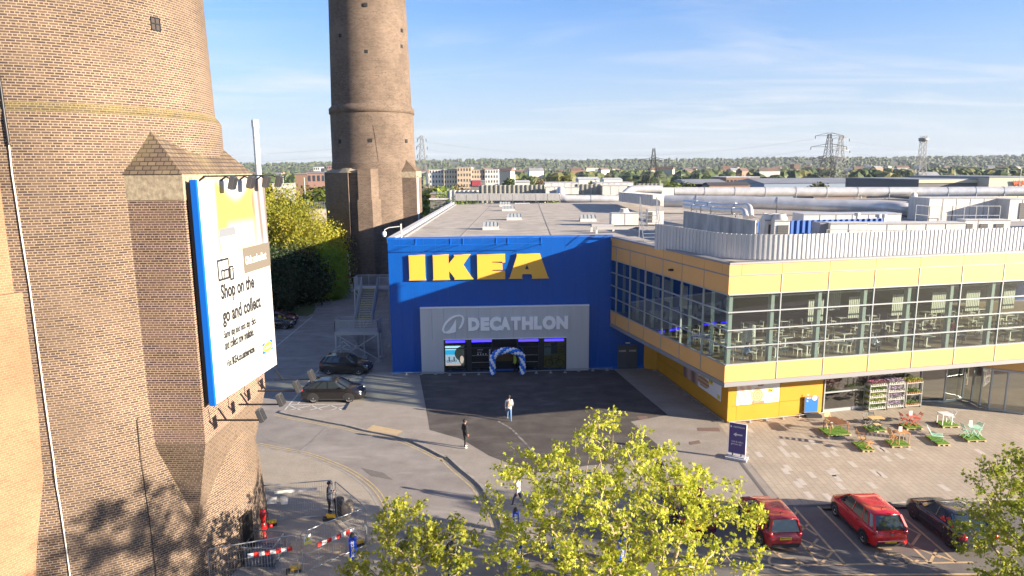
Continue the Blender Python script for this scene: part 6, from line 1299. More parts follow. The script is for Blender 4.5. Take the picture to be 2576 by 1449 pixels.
def chair(lab, loc, rz, m_=None, ms=None, style='fold', group=None, name='chair'):
    """faces local +x"""
    t = thing(name, lab, 'chair', loc, rz, group); ms = ms or m_
    if style == 'lounge':
        s = MB(); n = 9
        for k in range(n): f = k / (n - 1); s.box(0.28 - 0.58 * f, 0, 0.36 - 0.06 * f, 0.055, 0.56, 0.015)
        s.build('seat', ms, t, local=True); s = MB()
        for k in range(10): f = k / 9; s.box(-0.30 - 0.28 * f, 0, 0.34 + 0.5 * f, 0.015, 0.56, 0.05, ry=-0.5)
        s.build('backrest', ms, t, local=True)
        for sy in (-1, 1): s = MB(); s.tube([(-0.35, .29 * sy, 0.0), (0.32, 0.29 * sy, 0.02), (0.34, 0.29 * sy, 0.36), (-0.28, 0.29 * sy, 0.30), (-0.60, 0.29 * sy, 0.86)], 0.014, 6); s.build('side_frame', m_, t, local=True)
        return t
    s = MB()
    if style == 'cafe': s.box(0.0, 0, 0.45, 0.42, 0.42, 0.03)
    else: slats(s, 0.40, 0.40, 0.45, 6, along='y')
    s.build('seat', ms, t, local=True)
    s = MB()
    if style == 'cafe': s.box(-0.21, 0, 0.74, 0.025, 0.42, 0.14, ry=-0.12)
    elif style == 'arm':
        for k in range(5): s.box(-0.23 - 0.02 * k, 0, 0.58 + 0.09 * k, 0.02, 0.44, 0.06, ry=-0.15)
    else:
        for k in range(2 if style == 'fold' else 4): s.box(-0.22 - 0.015 * k, 0, 0.72 + 0.10 * k - (0.06 if style == 'wood' else 0), 0.018, 0.40, 0.07, ry=-0.15)
    s.build('backrest', ms, t, local=True)
    if style in ('fold', 'arm', 'wood'):
        for sy in (-1, 1):
            y = 0.20 * sy; s = MB(); s.bar((0.20, y, 0.0), (-0.28 if style != 'arm' else -0.32, y, 0.88 if style != 'arm' else 1.0), 0.03 if style != 'fold' else 0.022); s.build('leg', m_, t, local=True)
            s = MB(); s.bar((-0.24, y * .92, 0.0), (0.20, y * .92, 0.45), 0.03 if style != 'fold' else 0.022); s.build('leg', m_, t, local=True)
            if style == 'arm': s = MB(); s.bar((-0.27, 0.24 * sy, 0.68), (0.22, 0.24 * sy, 0.68), 0.05, 0.03); s.bar((0.2, .24 * sy, 0.68), (0.2, 0.24 * sy, 0.42), 0.03); s.build('armrest', m_, t, local=True)
    else:
        for sx in (-1, 1):
            for sy in (-1, 1): s = MB(); s.bar((0.17 * sx, 0.17 * sy, 0.44), (0.2 * sx, 0.19 * sy, 0), 0.028); s.build('leg', m_, t, local=True)
        for sy in (-1, 1): s = MB(); s.bar((-0.19, 0.19 * sy, 0.44), (-0.22, 0.19 * sy, 0.8), 0.026); s.build('back_post', m_, t, local=True)
    return t
def card(p, lab, h=0.30, rz=0.0):
    s = MB(); s.box(0, 0, h / 2, 0.22, 0.03, h); s.box(0, 0, 0.006, 0.24, 0.1, 0.012); o = s.build('price_card', m_wf); o.location = p; o.rotation_euler = (0, 0, rz); tag(o, lab, 'card', 'price cards on the tables')
up = Vector((0, 0, 1))
P1 = pallet([(20.6, 42.28, .1), (22.24, 42.55, .1), (20.54, 43.65, .1)], 'turf topped pallet under the big brown table')
table('big brown slatted garden table on a turf pallet', P1(.5, .42), R_(8), 1.4, 0.8, 0.74, m_wood1, n=14, along='y'); chair('wooden folding chair tucked behind the big brown table', P1(.42, .92), R_(-80), m_pine, style='wood')
s = MB(); s.box(0, 0, 0, 0.14, 0.2, 0.006); o = s.build('price_card', m_wf); o.location = P1(.2, .2) + up * 0.752; tag(o, 'white card lying flat on the big brown table', 'card', 'price cards on the tables')
P2 = pallet([(23.63, 42.97, .1), (24.85, 43.1, .1), (23.69, 43.98, .1)], 'turf topped pallet under the wood top bistro table with black chairs')
table('wood topped bistro table with dark crossed legs', P2(.55, .5), R_(4), 0.95, 0.55, 0.72, m_pine, m_dg, 'cross', n=8); chair('black folding chair left of the wood topped bistro table', P2(.18, .85), R_(-70), m_dg, m_dg, 'fold'); chair('black folding chair behind the wood topped bistro table', P2(.55, .98), R_(-85), m_dg, m_dg, 'fold')
table('small folding stool in front of the wood topped bistro table', P2(.45, .12), 0.1, 0.4, 0.36, 0.42, m_pine, m_dg, 'cross', n=5, cat='stool', name='stool')
P3 = pallet([(26.36, 43.4, .1), (27.52, 43.47, .1), (26.36, 44.4, .1)], 'turf topped pallet under the coral red bistro set')
table('coral red folding bistro table', P3(.5, .5), 0, 0.62, 0.58, 0.72, m_coral, None, 'cross', n=9); chair('coral red folding chair left of the coral table', P3(.1, .6), R_(5), m_coral, style='fold'); chair('coral red folding chair right of the coral table', P3(.92, .6), R_(175), m_coral, style='fold'); card(P3(.42, .5) + up * .735, 'white card standing on the coral red table')
P4 = pallet([(28.97, 43.71, .1), (30.16, 43.79, .1), (29.05, 44.75, .1)], 'turf topped pallet under the white metal table')
table('white metal garden table with straight legs', P4(.3, .45), 0.05, 0.75, 0.65, 0.74, m_wf, solid=True); chair('white metal folding chair right of the white table', P4(.75, .6), R_(170), m_wf, style='fold')
P5 = pallet([(21.62, 39.87, .1), (22.38, 39.91, .1), (21.6, 41.26, .1)], 'turf topped pallet under the wooden armchair')
chair('wooden folding armchair facing right on a turf pallet', P5(.45, .62), R_(-20), m_wood2, m_pine, 'arm'); table('small folding wooden footstool in front of the armchair', P5(.7, .2), 0.2, 0.42, 0.36, 0.42, m_wood2, None, 'cross', n=6, cat='stool', name='stool')
P6 = pallet([(23.78, 40.49, .1), (24.96, 40.53, .1), (23.87, 41.57, .1)], 'turf topped pallet under the small square brown table')
table('small square brown garden table with a standing white card', P6(.68, .45), 0.05, 0.75, 0.68, 0.74, m_wood2, n=8); chair('wooden folding chair left of the small square brown table', P6(.2, .45), R_(5), m_wood2, style='wood'); card(P6(.6, .5) + up * .755, 'white card standing on the small square brown table')
P7 = pallet([(26.8, 40.71, .1), (27.6, 40.75, .1), (26.86, 42.16, .1)], 'turf topped pallet under the mint green lounge chair')
chair('mint green low lounge chair on a turf pallet', P7(.4, .5), R_(-25), m_mint, style='lounge')
P8 = pallet([(29.05, 41.28, .1), (30.31, 41.37, .1), (29.19, 42.33, .1)], 'turf topped pallet under the mint green bistro set')
table('mint green folding bistro table', P8(.5, .45), R_(-10), 0.7, 0.62, 0.72, m_mint, None, 'cross', solid=True); chair('mint green folding chair right of the mint table', P8(.8, .7), R_(200), m_mint, style='fold'); chair('mint green folding chair left of the mint table', P8(.1, .55), R_(0), m_mint, style='fold'); card(P8(.32, .55) + up * .74, 'white card standing on the mint green table', 0.36)
# ------------------------------------------------------------------ restaurant furniture and diners seen through the glass
ZF = Z_G - 0.18; fa = math.atan2(FD.y, FD.x); FR_ = random.Random(3)
m_cafe = mat('cafe_white', (0.66, 0.65, 0.58), 0.5); m_cafed = mat('cafe_dark', (0.05, 0.05, 0.045), 0.5)
tb = thing('cafe_table', 'white cafe table inside the restaurant window', 'table', (0, 0, 0), 0, 'cafe tables inside the restaurant'); s = MB(); s.box(0, 0, 0.73, 0.75, 0.7, 0.03); s.build('top', m_cafe, tb, local=True); s = MB(); s.box(0, 0, 0.36, 0.07, 0.07, 0.72); s.box(0, 0, 0.015, 0.42, 0.42, 0.02); s.build('pedestal', m_cafe, tb, local=True)
cw = chair('white cafe chair at a table inside the restaurant window', (0, 0, 0), 0, m_cafe, style='cafe', group='white cafe chairs inside the restaurant', name='cafe_chair')
ck = chair('black cafe chair at a table inside the restaurant window', (0, 0, 0), 0, m_cafed, style='cafe', group='black cafe chairs inside the restaurant', name='cafe_chair')
first = dict(t=True, w=True, k=True)
def put(kind, proto, loc, rz):
    if first[kind]: first[kind] = False; proto.location = loc; proto.rotation_euler = (0, 0, rz)
    else: dup(proto, loc, rz)
for d in (1.5, 3.6, 5.8, 8.2):
    a = 1.6 + (d * 0.37 % 1)
    while a < 29:
        q = E(a, d); q.z = ZF; dark = a > 13 and d < 5
        put('t', tb, q, fa)
        for sgn in (-1, 1):
            if FR_.random() < 0.9: k_ = E(a + sgn * (0.62 + FR_.uniform(-.05, .1)), d + FR_.uniform(-.1, .1)); k_.z = ZF; put('k' if dark else 'w', ck if dark else cw, k_, fa + (0 if sgn < 0 else math.pi) + FR_.uniform(-.3, .3))
        a += 2.35 if d < 4 else 2.6
for a, d, rz, mt_, lab in ((2.0, 1.0, 0, m_jean, 'diner in blue seated at the first window table by the corner'), (8.9, 3.1, 180, m_navyc, 'diner in navy seated behind the third window bay'), (14.0, 3.0, 20, m_blk, 'diner in black seated in the fifth window bay, left one'), (15.6, 3.0, 170, m_greyc, 'diner in grey seated in the fifth window bay, right one'), (18.3, 3.4, 190, m_blk, 'diner in black seated in the sixth window bay'), (19.9, 3.2, 10, mat('bright_red_cloth', (0.5, 0.02, 0.02), 0.9), 'diner in red top seated in the sixth window bay'), (6.6, 5.6, 0, m_tan, 'diner in tan seated deep inside the second window bay'), (11.5, 1.0, 0, m_wht, 'diner in white seated close to the glass in the fourth bay')):
    q = E(a, d); q.z = ZF - 0.03; person(lab, q, fa + R_(rz), 1.72, mt_, m_blk, m_blk, pose='sit', lean=0.08)
for k, (a, d) in enumerate(((2.6, 4.6), (3.4, 4.6))):
    q = SF.P(SLEN - a, ZF, -3.2 - k); t_ = MB(); t_.lathe(q, [(0.0, 0), (0.28, 0), (0.24, 0.9), (0.22, 1.7), (0.0, 1.75)], 14); tag(t_.build('floor_lamp', mat('perforated_white', (0.55, 0.56, 0.5), 0.7, col2=(0.15, 0.16, 0.15), ns=14)), ['white perforated floor lamp just inside the shaded corner windows', 'white perforated floor lamp deeper inside the shaded corner windows'][k], 'lamp')
# ------------------------------------------------------------------ roof plant
RZ = 11.55
def pbox(mb, k, x0, y0, x1, y1, depth, thick, zbase=None, m=0, rz=0.0):
    """box whose front face fills the photo rectangle at this depth"""
    a = Yp(*c(k, x0, y0), depth); b_ = Yp(*c(k, x1, y1), depth); xa, xb = a.x, b_.x; zt2 = (a.z + Yp(*c(k, x1, y0), depth).z) / 2; zb2_ = b_.z if zbase is None else zbase
    mb.box((xa + xb) / 2, depth + thick / 2, (zt2 + zb2_) / 2, abs(xb - xa), thick, zt2 - zb2_, m=m, rz=rz); return (xa + xb) / 2, (zt2 + zb2_) / 2, abs(xb - xa), zt2 - zb2_
m_duct = mat('silver_duct', (0.66, 0.65, 0.63), 0.30, metal=0.35, col2=(0.52, 0.51, 0.50), ns=0.8); m_unit = mat('plant_white', (0.60, 0.58, 0.54), 0.6, col2=(0.48, 0.46, 0.42), ns=1.5, streak=(2, 2, 0.4)); m_corr = mat('corrugated_grey', (0.56, 0.56, 0.56), 0.4, metal=0.2, col2=(0.49, 0.49, 0.49), ns=1, streak=(2, 2, .3))
m_stain = mat('stained_white', (0.50, 0.49, 0.47), 0.8, col2=(0.26, 0.26, 0.24), ns=0.8, detail=9, streak=(1, 1, 0.4)); m_pblue = mat('plant_blue', (0.01, 0.09, 0.34), 0.5); m_olive = mat('olive_sheet', (0.36, 0.35, 0.30), 0.5, metal=0.3); m_rg = mat('rooflight_glass', (0.40, 0.43, 0.43), 0.15, metal=0.2)
for k, (x, y, w_, lab) in enumerate(((560, 965, 138, 'rooflight nearest the big letters on the store roof'), (768, 880, 130, 'rooflight second nearest the front, left half of the store roof'), (717, 800, 112, 'rooflight third from the front, left half of the store roof'), (690, 760, 100, 'rooflight in front of the white duct at the back of the roof'), (1420, 892, 140, 'rooflight alone on the middle of the store roof'))):
    p = Gc('R1', x, y, RZ); sc2 = p.y / 69.0; wd2 = w_ / 2.3418 / 1.4907 / 1717 * p.y; t = thing('rooflight', lab, 'rooflight', p, 0, 'rooflights on the store roof')
    s = MB(); s.box(0, 0.8, 0.16, wd2, 1.5, 0.32); s.build('kerb', m_unit, t, local=True); s = MB(); s.add([(-wd2 / 2, 0.1, .33), (wd2 / 2, .1, .33), (wd2 / 2, 1.5, .33), (-wd2 / 2, 1.5, .33), (-wd2 / 2 + .1, .8, .75), (wd2 / 2 - .1, .8, .75)], [(0, 1, 5, 4), (1, 2, 5), (2, 3, 4, 5), (3, 0, 4)]); s.build('glazing', m_rg, t, local=True)
    s = MB()
    for q in range(5): x_ = -wd2 / 2 + wd2 * q / 4; s.bar((x_ * .98, 0.1, .35), (x_ * .93, .8, .77), 0.04)
    s.build('bars', m_galv, t, local=True)
# roof seams: shallow laps
s = MB()
for k in range(22): y = 60 + k * 3.2; s.box(30, y, RZ + 0.006, 78, 0.06, 0.012, rz=0.05)
for x in (-4, 4.3, 17, 30): s.box(x, 95, RZ + 0.008, 0.10, 70, 0.02, rz=-0.02)
tag(s.build('roof_seams', mat('seam_grey', (0.25, 0.23, 0.21), 0.9)), 'raised dark lap seams crossing the grey roof membrane', 'roof seam', kind='structure')
# white boxed duct along the back
s = MB(); p0, p1 = Gc('R1', 250, 722, RZ), Gc('R1', 1165, 722, RZ); n = 9
t = thing('boxed_duct', 'long white boxed duct along the back edge of the store roof', 'duct', p0); df = Frame(p0, p1 - p0); dl = (p1 - p0).length
for k in range(n): s = MB(); df.box(s, dl * k / n + 0.04, dl * (k + 1) / n - 0.04, 0.3, 1.6, -1.2, 0); s.build('section', m_unit, t)
s = MB()
for k in range(n + 1): df.box(s, dl * k / n - 0.1, dl * k / n + 0.1, 0, 1.5, -1.1, -0.06)
s.build('supports', m_trim, t)
def screen(name, lab, k, x0, y0, x1, y1, depth, m_=m_olive, pitch=0.9, dp=0.25, zb=11.0):
    a, b_ = Yp(*c(k, x0, y0), depth), Yp(*c(k, x1, y0), depth); fr = Frame((a.x, depth, 0), (1, 0, 0)); zt2 = (a.z + b_.z) / 2
    o = corr(name, fr, 0, b_.x - a.x, zb, zt2, 0, pitch, dp, m_, None); tag(o, lab, 'roof screen'); sd_ = MB(); return o
screen('roof_screen', 'long olive striped roof screen left of the duct box at the back', 'R1', 458, 570, 1045, 665, 138)
screen('roof_screen', 'low pale roof screen at the far left back corner of the roof', 'R1', 178, 617, 460, 690, 140, m_corr)
screen('roof_screen', 'olive striped roof screen between the two white duct boxes at the back', 'R1', 1300, 562, 1545, 655, 139)
screen('roof_screen', 'short green striped roof screen beyond the big silver pipe', 'R1', 1840, 558, 2078, 600, 150)
def unit(lab, k, x0, y0, x1, y1, depth, thick, zb=None, m_=None, cat='plant unit', fans=0, name='plant_unit', louvre=None):
    a = Yp(*c(k, (x0 + x1) / 2, y1), depth); t = thing(name, lab, cat, (a.x, depth, RZ)); s = MB(); cx_, cz_, w_, h_ = pbox(s, k, x0, y0, x1, y1, depth, thick, zb); s.build('casing', m_ or m_unit, t)
    s = MB(); n = max(1, int(w_ / 1.3))
    for i in range(1, n): x = cx_ - w_ / 2 + w_ * i / n; s.box(x, depth - 0.012, cz_, 0.03, 0.02, h_ * 0.94)
    s.box(cx_, depth - 0.02, cz_ + h_ / 2 - 0.06, w_ * 1.01, 0.03, 0.08)
    s.build('panel_joints', m_trim, t)
    for i in range(fans): x = cx_ - w_ / 2 + w_ * (i + .5) / fans; s = MB(); s.lathe((x, depth + thick / 2, cz_ + h_ / 2), [(0.55, 0), (0.55, 0.1), (0.42, 0.3), (0.42, 0.42), (0.36, 0.42), (0.36, 0.1), (0.0, 0.08)], 18); s.build('fan', m_unit, t)
    if louvre:
        x0_, x1_ = cx_ - w_ / 2 + w_ * louvre[0], cx_ - w_ / 2 + w_ * louvre[1]; s = MB(); s.box((x0_ + x1_) / 2, depth - 0.03, cz_ - 0.05, x1_ - x0_, 0.05, h_ * .7)
        for q in range(8): s.box((x0_ + x1_) / 2, depth - 0.065, cz_ - h_ * .35 + h_ * .7 * (q + .5) / 8, x1_ - x0_, 0.03, 0.03)
        s.build('louvre', mat('louvre_dark', (0.09, 0.09, 0.09), 0.6), t)
    return t
unit('white duct box beside the bent silver pipe at the back left', 'R1', 1045, 585, 1200, 655, 134, 3); unit('white duct box right of the vertical silver pipe end', 'R1', 1205, 592, 1335, 652, 133, 3)
unit('wide white penthouse box at the back middle of the roof', 'R1', 1545, 575, 1760, 655, 136, 6); unit('flat pale roof block beyond the bent silver pipe', 'R1', 1040, 548, 1330, 590, 142, 8, m_=m_wpanel)
unit('low pale roof block behind the wide white penthouse', 'R1', 1490, 548, 1815, 580, 146, 8, m_=m_wpanel)
unit('white air conditioning unit with round fan on top, left of the tall white box', 'R1', 1625, 815, 1860, 922, 72.5, 1.6, fans=1); unit('tall narrow white box beside the ladder near the corrugated screen', 'R1', 1945, 785, 2080, 915, 72.5, 1.2, louvre=(0.05, 0.28))
unit('white junction box where the silver pipe widens', 'R1', 2065, 592, 2170, 660, 130, 2.2)
def pipe(lab, pts, r, name='silver_pipe', rings=6.0, m_=None, sup=True):
    P = [Vector(p) for p in pts]; sm = []
    for i in range(len(P)):
        if 0 < i < len(P) - 1:
            a = (P[i - 1] - P[i]); b_ = (P[i + 1] - P[i]); ka = min(r * 1.6 if not hasattr(r, '__len__') else 1.2, a.length * .4, b_.length * .4)
            q0, q2 = P[i] + a.normalized() * ka, P[i] + b_.normalized() * ka
            for tt in (0, .25, .5, .75, 1): sm.append(q0 * (1 - tt) ** 2 + P[i] * 2 * tt * (1 - tt) + q2 * tt * tt)
        else: sm.append(P[i])
    t = thing(name, lab, 'pipe', (P[0].x, P[0].y, RZ)); s = MB(); s.tube(sm, r, 18); s.build('duct', m_ or m_duct, t)
    s = MB(); su = MB()
    for a, b_ in zip(P, P[1:]):
        L = (b_ - a).length; n = int(L / rings); d = (b_ - a).normalized()
        for i in range(1, n + 1):
            q = a + d * (L * i / (n + 1)); s.tube([q - d * 0.06, q + d * 0.06], r + 0.035, 18)
            if sup and abs(d.z) < 0.3:
                for sg in (-1, 1): w_ = d.cross(Vector((0, 0, 1))).normalized() * (r * .9 * sg); su.bar(q + w_, Vector((q.x + w_.x, q.y + w_.y, RZ)), 0.09)
    if s.v: s.build('bands', m_galv, t)
    if su.v: su.build('supports', m_galv, t)
    return t
Q = lambda k, x, y, d: Yp(*c(k, x, y), d)
pipe('thin silver pipe that rises from the roof, runs right and steps up', [Q('R1', 1177, 612, 131), Q('R1', 1180, 695, 129), Q('R1', 1700, 695, 129), Q('R1', 1790, 608, 130.5), Q('R1', 2066, 610, 130.5)], 0.78)
pipe('biggest silver pipe running across the back of the roof to the right edge', [Q('R2', 228, 481, 131), Q('R2', 1870, 481, 128), Q('R2', 2620, 478, 126)], 0.88)
pipe('thick shiny silver pipe in front of the biggest pipe, ending in a white cowl', [Q('R2', 165, 545, 93), Q('R2', 600, 550, 90), Q('R2', 1250, 572, 86), Q('R2', 1600, 582, 84), Q('R2', 1800, 603, 82), Q('R2', 1850, 603, 84)], 0.82)
pipe('short white vertical pipe linking the two silver pipes', [Q('R2', 1838, 505, 127), Q('R2', 1838, 560, 120), Q('R2', 1838, 600, 90)], 0.55, m_=m_unit, sup=False)
pipe('small silver pipe turning down near the stained white block', [Q('R2', 300, 552, 84), Q('R2', 560, 580, 76), Q('R2', 735, 578, 72), Q('R2', 745, 650, 71)], 0.32, rings=3)
pipe('lower small silver pipe turning down beside its twin', [Q('R2', 300, 578, 82), Q('R2', 560, 608, 73), Q('R2', 700, 608, 70), Q('R2', 712, 655, 69)], 0.30, rings=3)
# rectangular ribbed duct tapering into the thick pipe
a, b_ = Gc('R1', 1750, 700, RZ), Q('R1', 2060, 745, 94); t = thing('ribbed_duct', 'white ribbed rectangular duct leading into the thick silver pipe', 'duct', a)
s = MB(); s.bar(Q('R1', 1740, 672, 118), Q('R1', 2050, 705, 94), 2.0, 1.5); s.build('casing', m_unit, t); s = MB(); n = 16
for k in range(n): q = Q('R1', 1740, 672, 118).lerp(Q('R1', 2050, 705, 94), k / n); s.bar(q, q + (Q('R1', 2050, 705, 94) - Q('R1', 1740, 672, 118)).normalized() * 0.12, 2.1, 1.6)
s.build('ribs', m_wpanel, t)
# stained white parapet block and blue plant enclosure
a, b_ = Q('R2', 293, 605, 66), Q('R2', 775, 682, 52.6); zt5 = (a.z + b_.z) / 2
t = thing('plant_enclosure', 'stained white walled plant enclosure with blue ribbed panels above the yellow wing', 'plant enclosure', (a.x, a.y, RZ))
s = MB(); s.prism([(a.x, a.y), (b_.x, b_.y), (b_.x + 0.2, b_.y + 0.3), (a.x + 0.2, a.y + 0.3)], RZ - 0.1, zt5); s.build('white_wall', m_stain, t)
e_ = Vector((58, 60.5, 0)); fb = Frame((b_.x + 0.22, b_.y + 0.15, 0), (e_.x - b_.x, e_.y - b_.y, 0)); fl_ = (Vector((e_.x, e_.y, 0)) - Vector((b_.x, b_.y, 0))).length
corr('blue_panel', fb, 0, 11, RZ - 0.1, zt5 - 0.05, 0.0, 0.5, 0.12, m_pblue, t); corr('blue_panel', fb, 26, fl_, RZ - 0.1, zt5 - 0.05, 0.0, 0.5, 0.12, m_pblue, t)
s = MB(); s.prism([(a.x + .2, a.y + .3), (b_.x + 0.2, b_.y + 0.2), (e_.x, e_.y + 0.2), (58, 65), (a.x + 2.5, 67)], zt5 - 1.4, zt5 - 1.25); s.build('enclosure_roof', m_roof, t)
def q2(x, y, d): return Q('R2', x, y, d)
unit('white heat pump with round fan, left of a pair above the corrugated screen', 'R2', 838, 668, 920, 760, 50.2, 1.1, 11.7, fans=1, louvre=(.3, .9)); unit('white heat pump with round fan, right of a pair above the corrugated screen', 'R2', 905, 672, 1002, 762, 49.4, 1.1, 11.7, fans=1, louvre=(.2, .9))
unit('long white plant unit with railing, right of the blue panels', 'R2', 1280, 690, 1520, 762, 49.8, 1.5, 11.7); unit('longest white plant unit row above the yellow wing', 'R2', 1530, 690, 2180, 745, 50.5, 1.6, 11.7); unit('grey end box left of the long white plant unit', 'R2', 1208, 690, 1278, 762, 50.2, 1.4, 11.7, m_=m_trim)
unit('vaulted grey duct lying behind the plant units', 'R2', 1100, 628, 1750, 680, 62, 2.5, 12.0, m_=m_corr)
unit('big white air handling box with gantry on the right of the roof', 'R2', 1945, 522, 2480, 650, 76, 4, 11.55, louvre=None); unit('white air handling box at the far right edge', 'R2', 2485, 530, 2640, 655, 74, 3, 11.55, louvre=(.4, .95))
for x0, x1, lab in ((2185, 2260, 'small white condenser, leftmost of three by the railing'), (2275, 2370, 'small white condenser, middle of three by the railing'), (2375, 2480, 'small white condenser, rightmost of three by the railing')): unit(lab, 'R2', x0, 668, x1, 735, 52 + random.random(), 1.1, 11.7, louvre=(.1, .6))
def rails(lab, k, P, depth, h=1.1, name='roof_railing'):
    t = thing(name, lab, 'railing', (Q(k, *P[0], depth).x, depth, RZ)); s = MB(); W = [Q(k, x, y, depth) for x, y in P]
    for a, b_ in zip(W, W[1:]):
        for z_ in (0, -h * .5): s.bar(a + Vector((0, 0, z_)), b_ + Vector((0, 0, z_)), 0.05)
        n = max(1, int((b_ - a).length / 1.2))
        for i in range(n + 1): q = a.lerp(b_, i / n); s.bar(q, q - Vector((0, 0, h)), 0.05)
    s.build('rails', m_galv, t); return t
rails('galvanised railing in front of the long white plant units', 'R2', [(1255, 735), (1700, 742), (2180, 735)], 48.6, 0.9); rails('gantry railing in front of the big air handling box', 'R2', [(1855, 570), (1945, 580), (2100, 577), (2420, 577)], 74, 2.0)
for x, y0, y1, d, lab in ((1457, 630, 682, 60, 'small white vent pipe left of a pair on the roof'), (1600, 640, 692, 56, 'small white vent pipe, middle of three'), (1635, 640, 692, 56, 'small white vent pipe, rightmost of three'), (1482, 470, 640, 140, 'thin white mast on the back of the roof')):
    a, b_ = q2(x, y1, d), q2(x, y0, d); s = MB(); s.tube([a, b_], 0.12, 8); s.tube([b_ - Vector((0, 0, .15)), b_ + Vector((0, 0, 0.1))], 0.24 if d < 100 else .12, 10); tag(s.build('vent_pipe', m_unit), lab, 'vent pipe')
# beam gantry and access ladder near the letters
t = thing('roof_gantry', 'steel beam gantry on posts in front of the white air conditioning unit', 'gantry', Gc('R1', 1470, 1000, RZ)); s = MB(); s.bar(Q('R1', 1445, 925, 66), Q('R1', 1640, 930, 66.5), 0.3, 0.3); s.bar(Q('R1', 1490, 950, 64), Q('R1', 1860, 950, 65), 0.25, 0.25)
s.build('beams', m_trim, t); s = MB()
for x, d in ((1448, 66), (1492, 64), (1640, 66), (1850, 65)): q = Q('R1', x, 940, d); s.bar(q, Vector((q.x, q.y, RZ)), 0.2)
s.build('posts', m_unit, t)
t = thing('access_ladder', 'silver access step ladder standing by the corrugated screen', 'ladder', Gc('R1', 1930, 1040, RZ)); s = MB(); l0 = Gc('R1', 1905, 1062, 11.7); lw = 1.4
for sx in (0, lw):
    s.bar(l0 + Vector((sx, 0, 0)), l0 + Vector((sx, 2.0, 2.6)), 0.06); s.bar(l0 + Vector((sx, 2.0, 0)), l0 + Vector((sx, 2.0, 3.4)), 0.05); s.bar(l0 + Vector((sx, 0.1, 1)), l0 + Vector((sx, 2.0, 3.5)), 0.05)
s.build('frame', m_galv, t); s = MB()
for k in range(9): s.box(l0.x + lw / 2, l0.y + 0.22 * k, l0.z + 0.28 * k, lw, 0.2, 0.03)
s.build('treads', m_galv, t)
# corrugated screen round the yellow wing roof
p0 = Gc('R1', 1990, 912, 13.55); pc = G(1922, 654, 11.85); lft = Vector((p0.x, p0.y, 0)); n_in = ins_
cor = UC + FD * 2.0 + ins_ * 1.25; pts = [Vector((p0.x + 0.15, p0.y, 0))]
A_ = pts[0]; B_ = Vector((cor.x, cor.y, 0)); C_ = UC + FD * 44 + ins_ * 1.1
for tt in [i / 16 for i in range(17)]:
    a1 = A_.lerp(B_, 0.62); a2 = B_ + (C_ - B_).normalized() * 4.5; pts.append(a1 * (1 - tt) ** 2 + B_ * 2 * tt * (1 - tt) + a2 * tt * tt)
pts.append(Vector((C_.x, C_.y, 0)))
s = MB(); acc = 0.0; pitch = 0.31; prof = [(0, 0), (.45, 0), (.55, 1), (.92, 1), (1.0, 0)]; out = []
dl_ = [0]
for a, b_ in zip(pts, pts[1:]): dl_.append(dl_[-1] + (b_ - a).length)
tot = dl_[-1]; x = 0.0; k = 0; samples = []
while x < tot:
    for f, h in prof[:-1]: samples.append((x + f * pitch, h))
    x += pitch
j = 0; PP = []
for d, h in samples:
    if d >= tot: break
    while dl_[j + 1] < d: j += 1
    f = (d - dl_[j]) / (dl_[j + 1] - dl_[j]); q = pts[j].lerp(pts[j + 1], f); dr = (pts[j + 1] - pts[j]).normalized(); nn = Vector((dr.y, -dr.x, 0)); PP.append(q + nn * (0.055 * h))
ST = lambda q: 13.56 - 0.24 * sst(50.5, 43.5, q.y) if q.x < 18 else 13.32
for a, b_ in zip(PP, PP[1:]): s.quad((a.x, a.y, 11.7), (b_.x, b_.y, 11.7), (b_.x, b_.y, ST(b_)), (a.x, a.y, ST(a)))
n0 = len(s.v)
for a, b_ in zip(PP, PP[1:]): s.quad((b_.x, b_.y + 0.05, 11.7), (a.x, a.y + 0.05, 11.7), (a.x, a.y + 0.05, ST(a)), (b_.x, b_.y + 0.05, ST(b_)))
tag(s.build('corrugated_screen', m_corr), 'long silver corrugated screen curving round the roof edge of the yellow wing', 'roof screen')
s = MB(); s.tube([(p.x + 0.0, p.y + 0.25, 13.1) for p in pts], 0.04, 5); tag(s.build('roof_railing', m_galv), 'thin rail fixed behind the corrugated screen', 'railing')

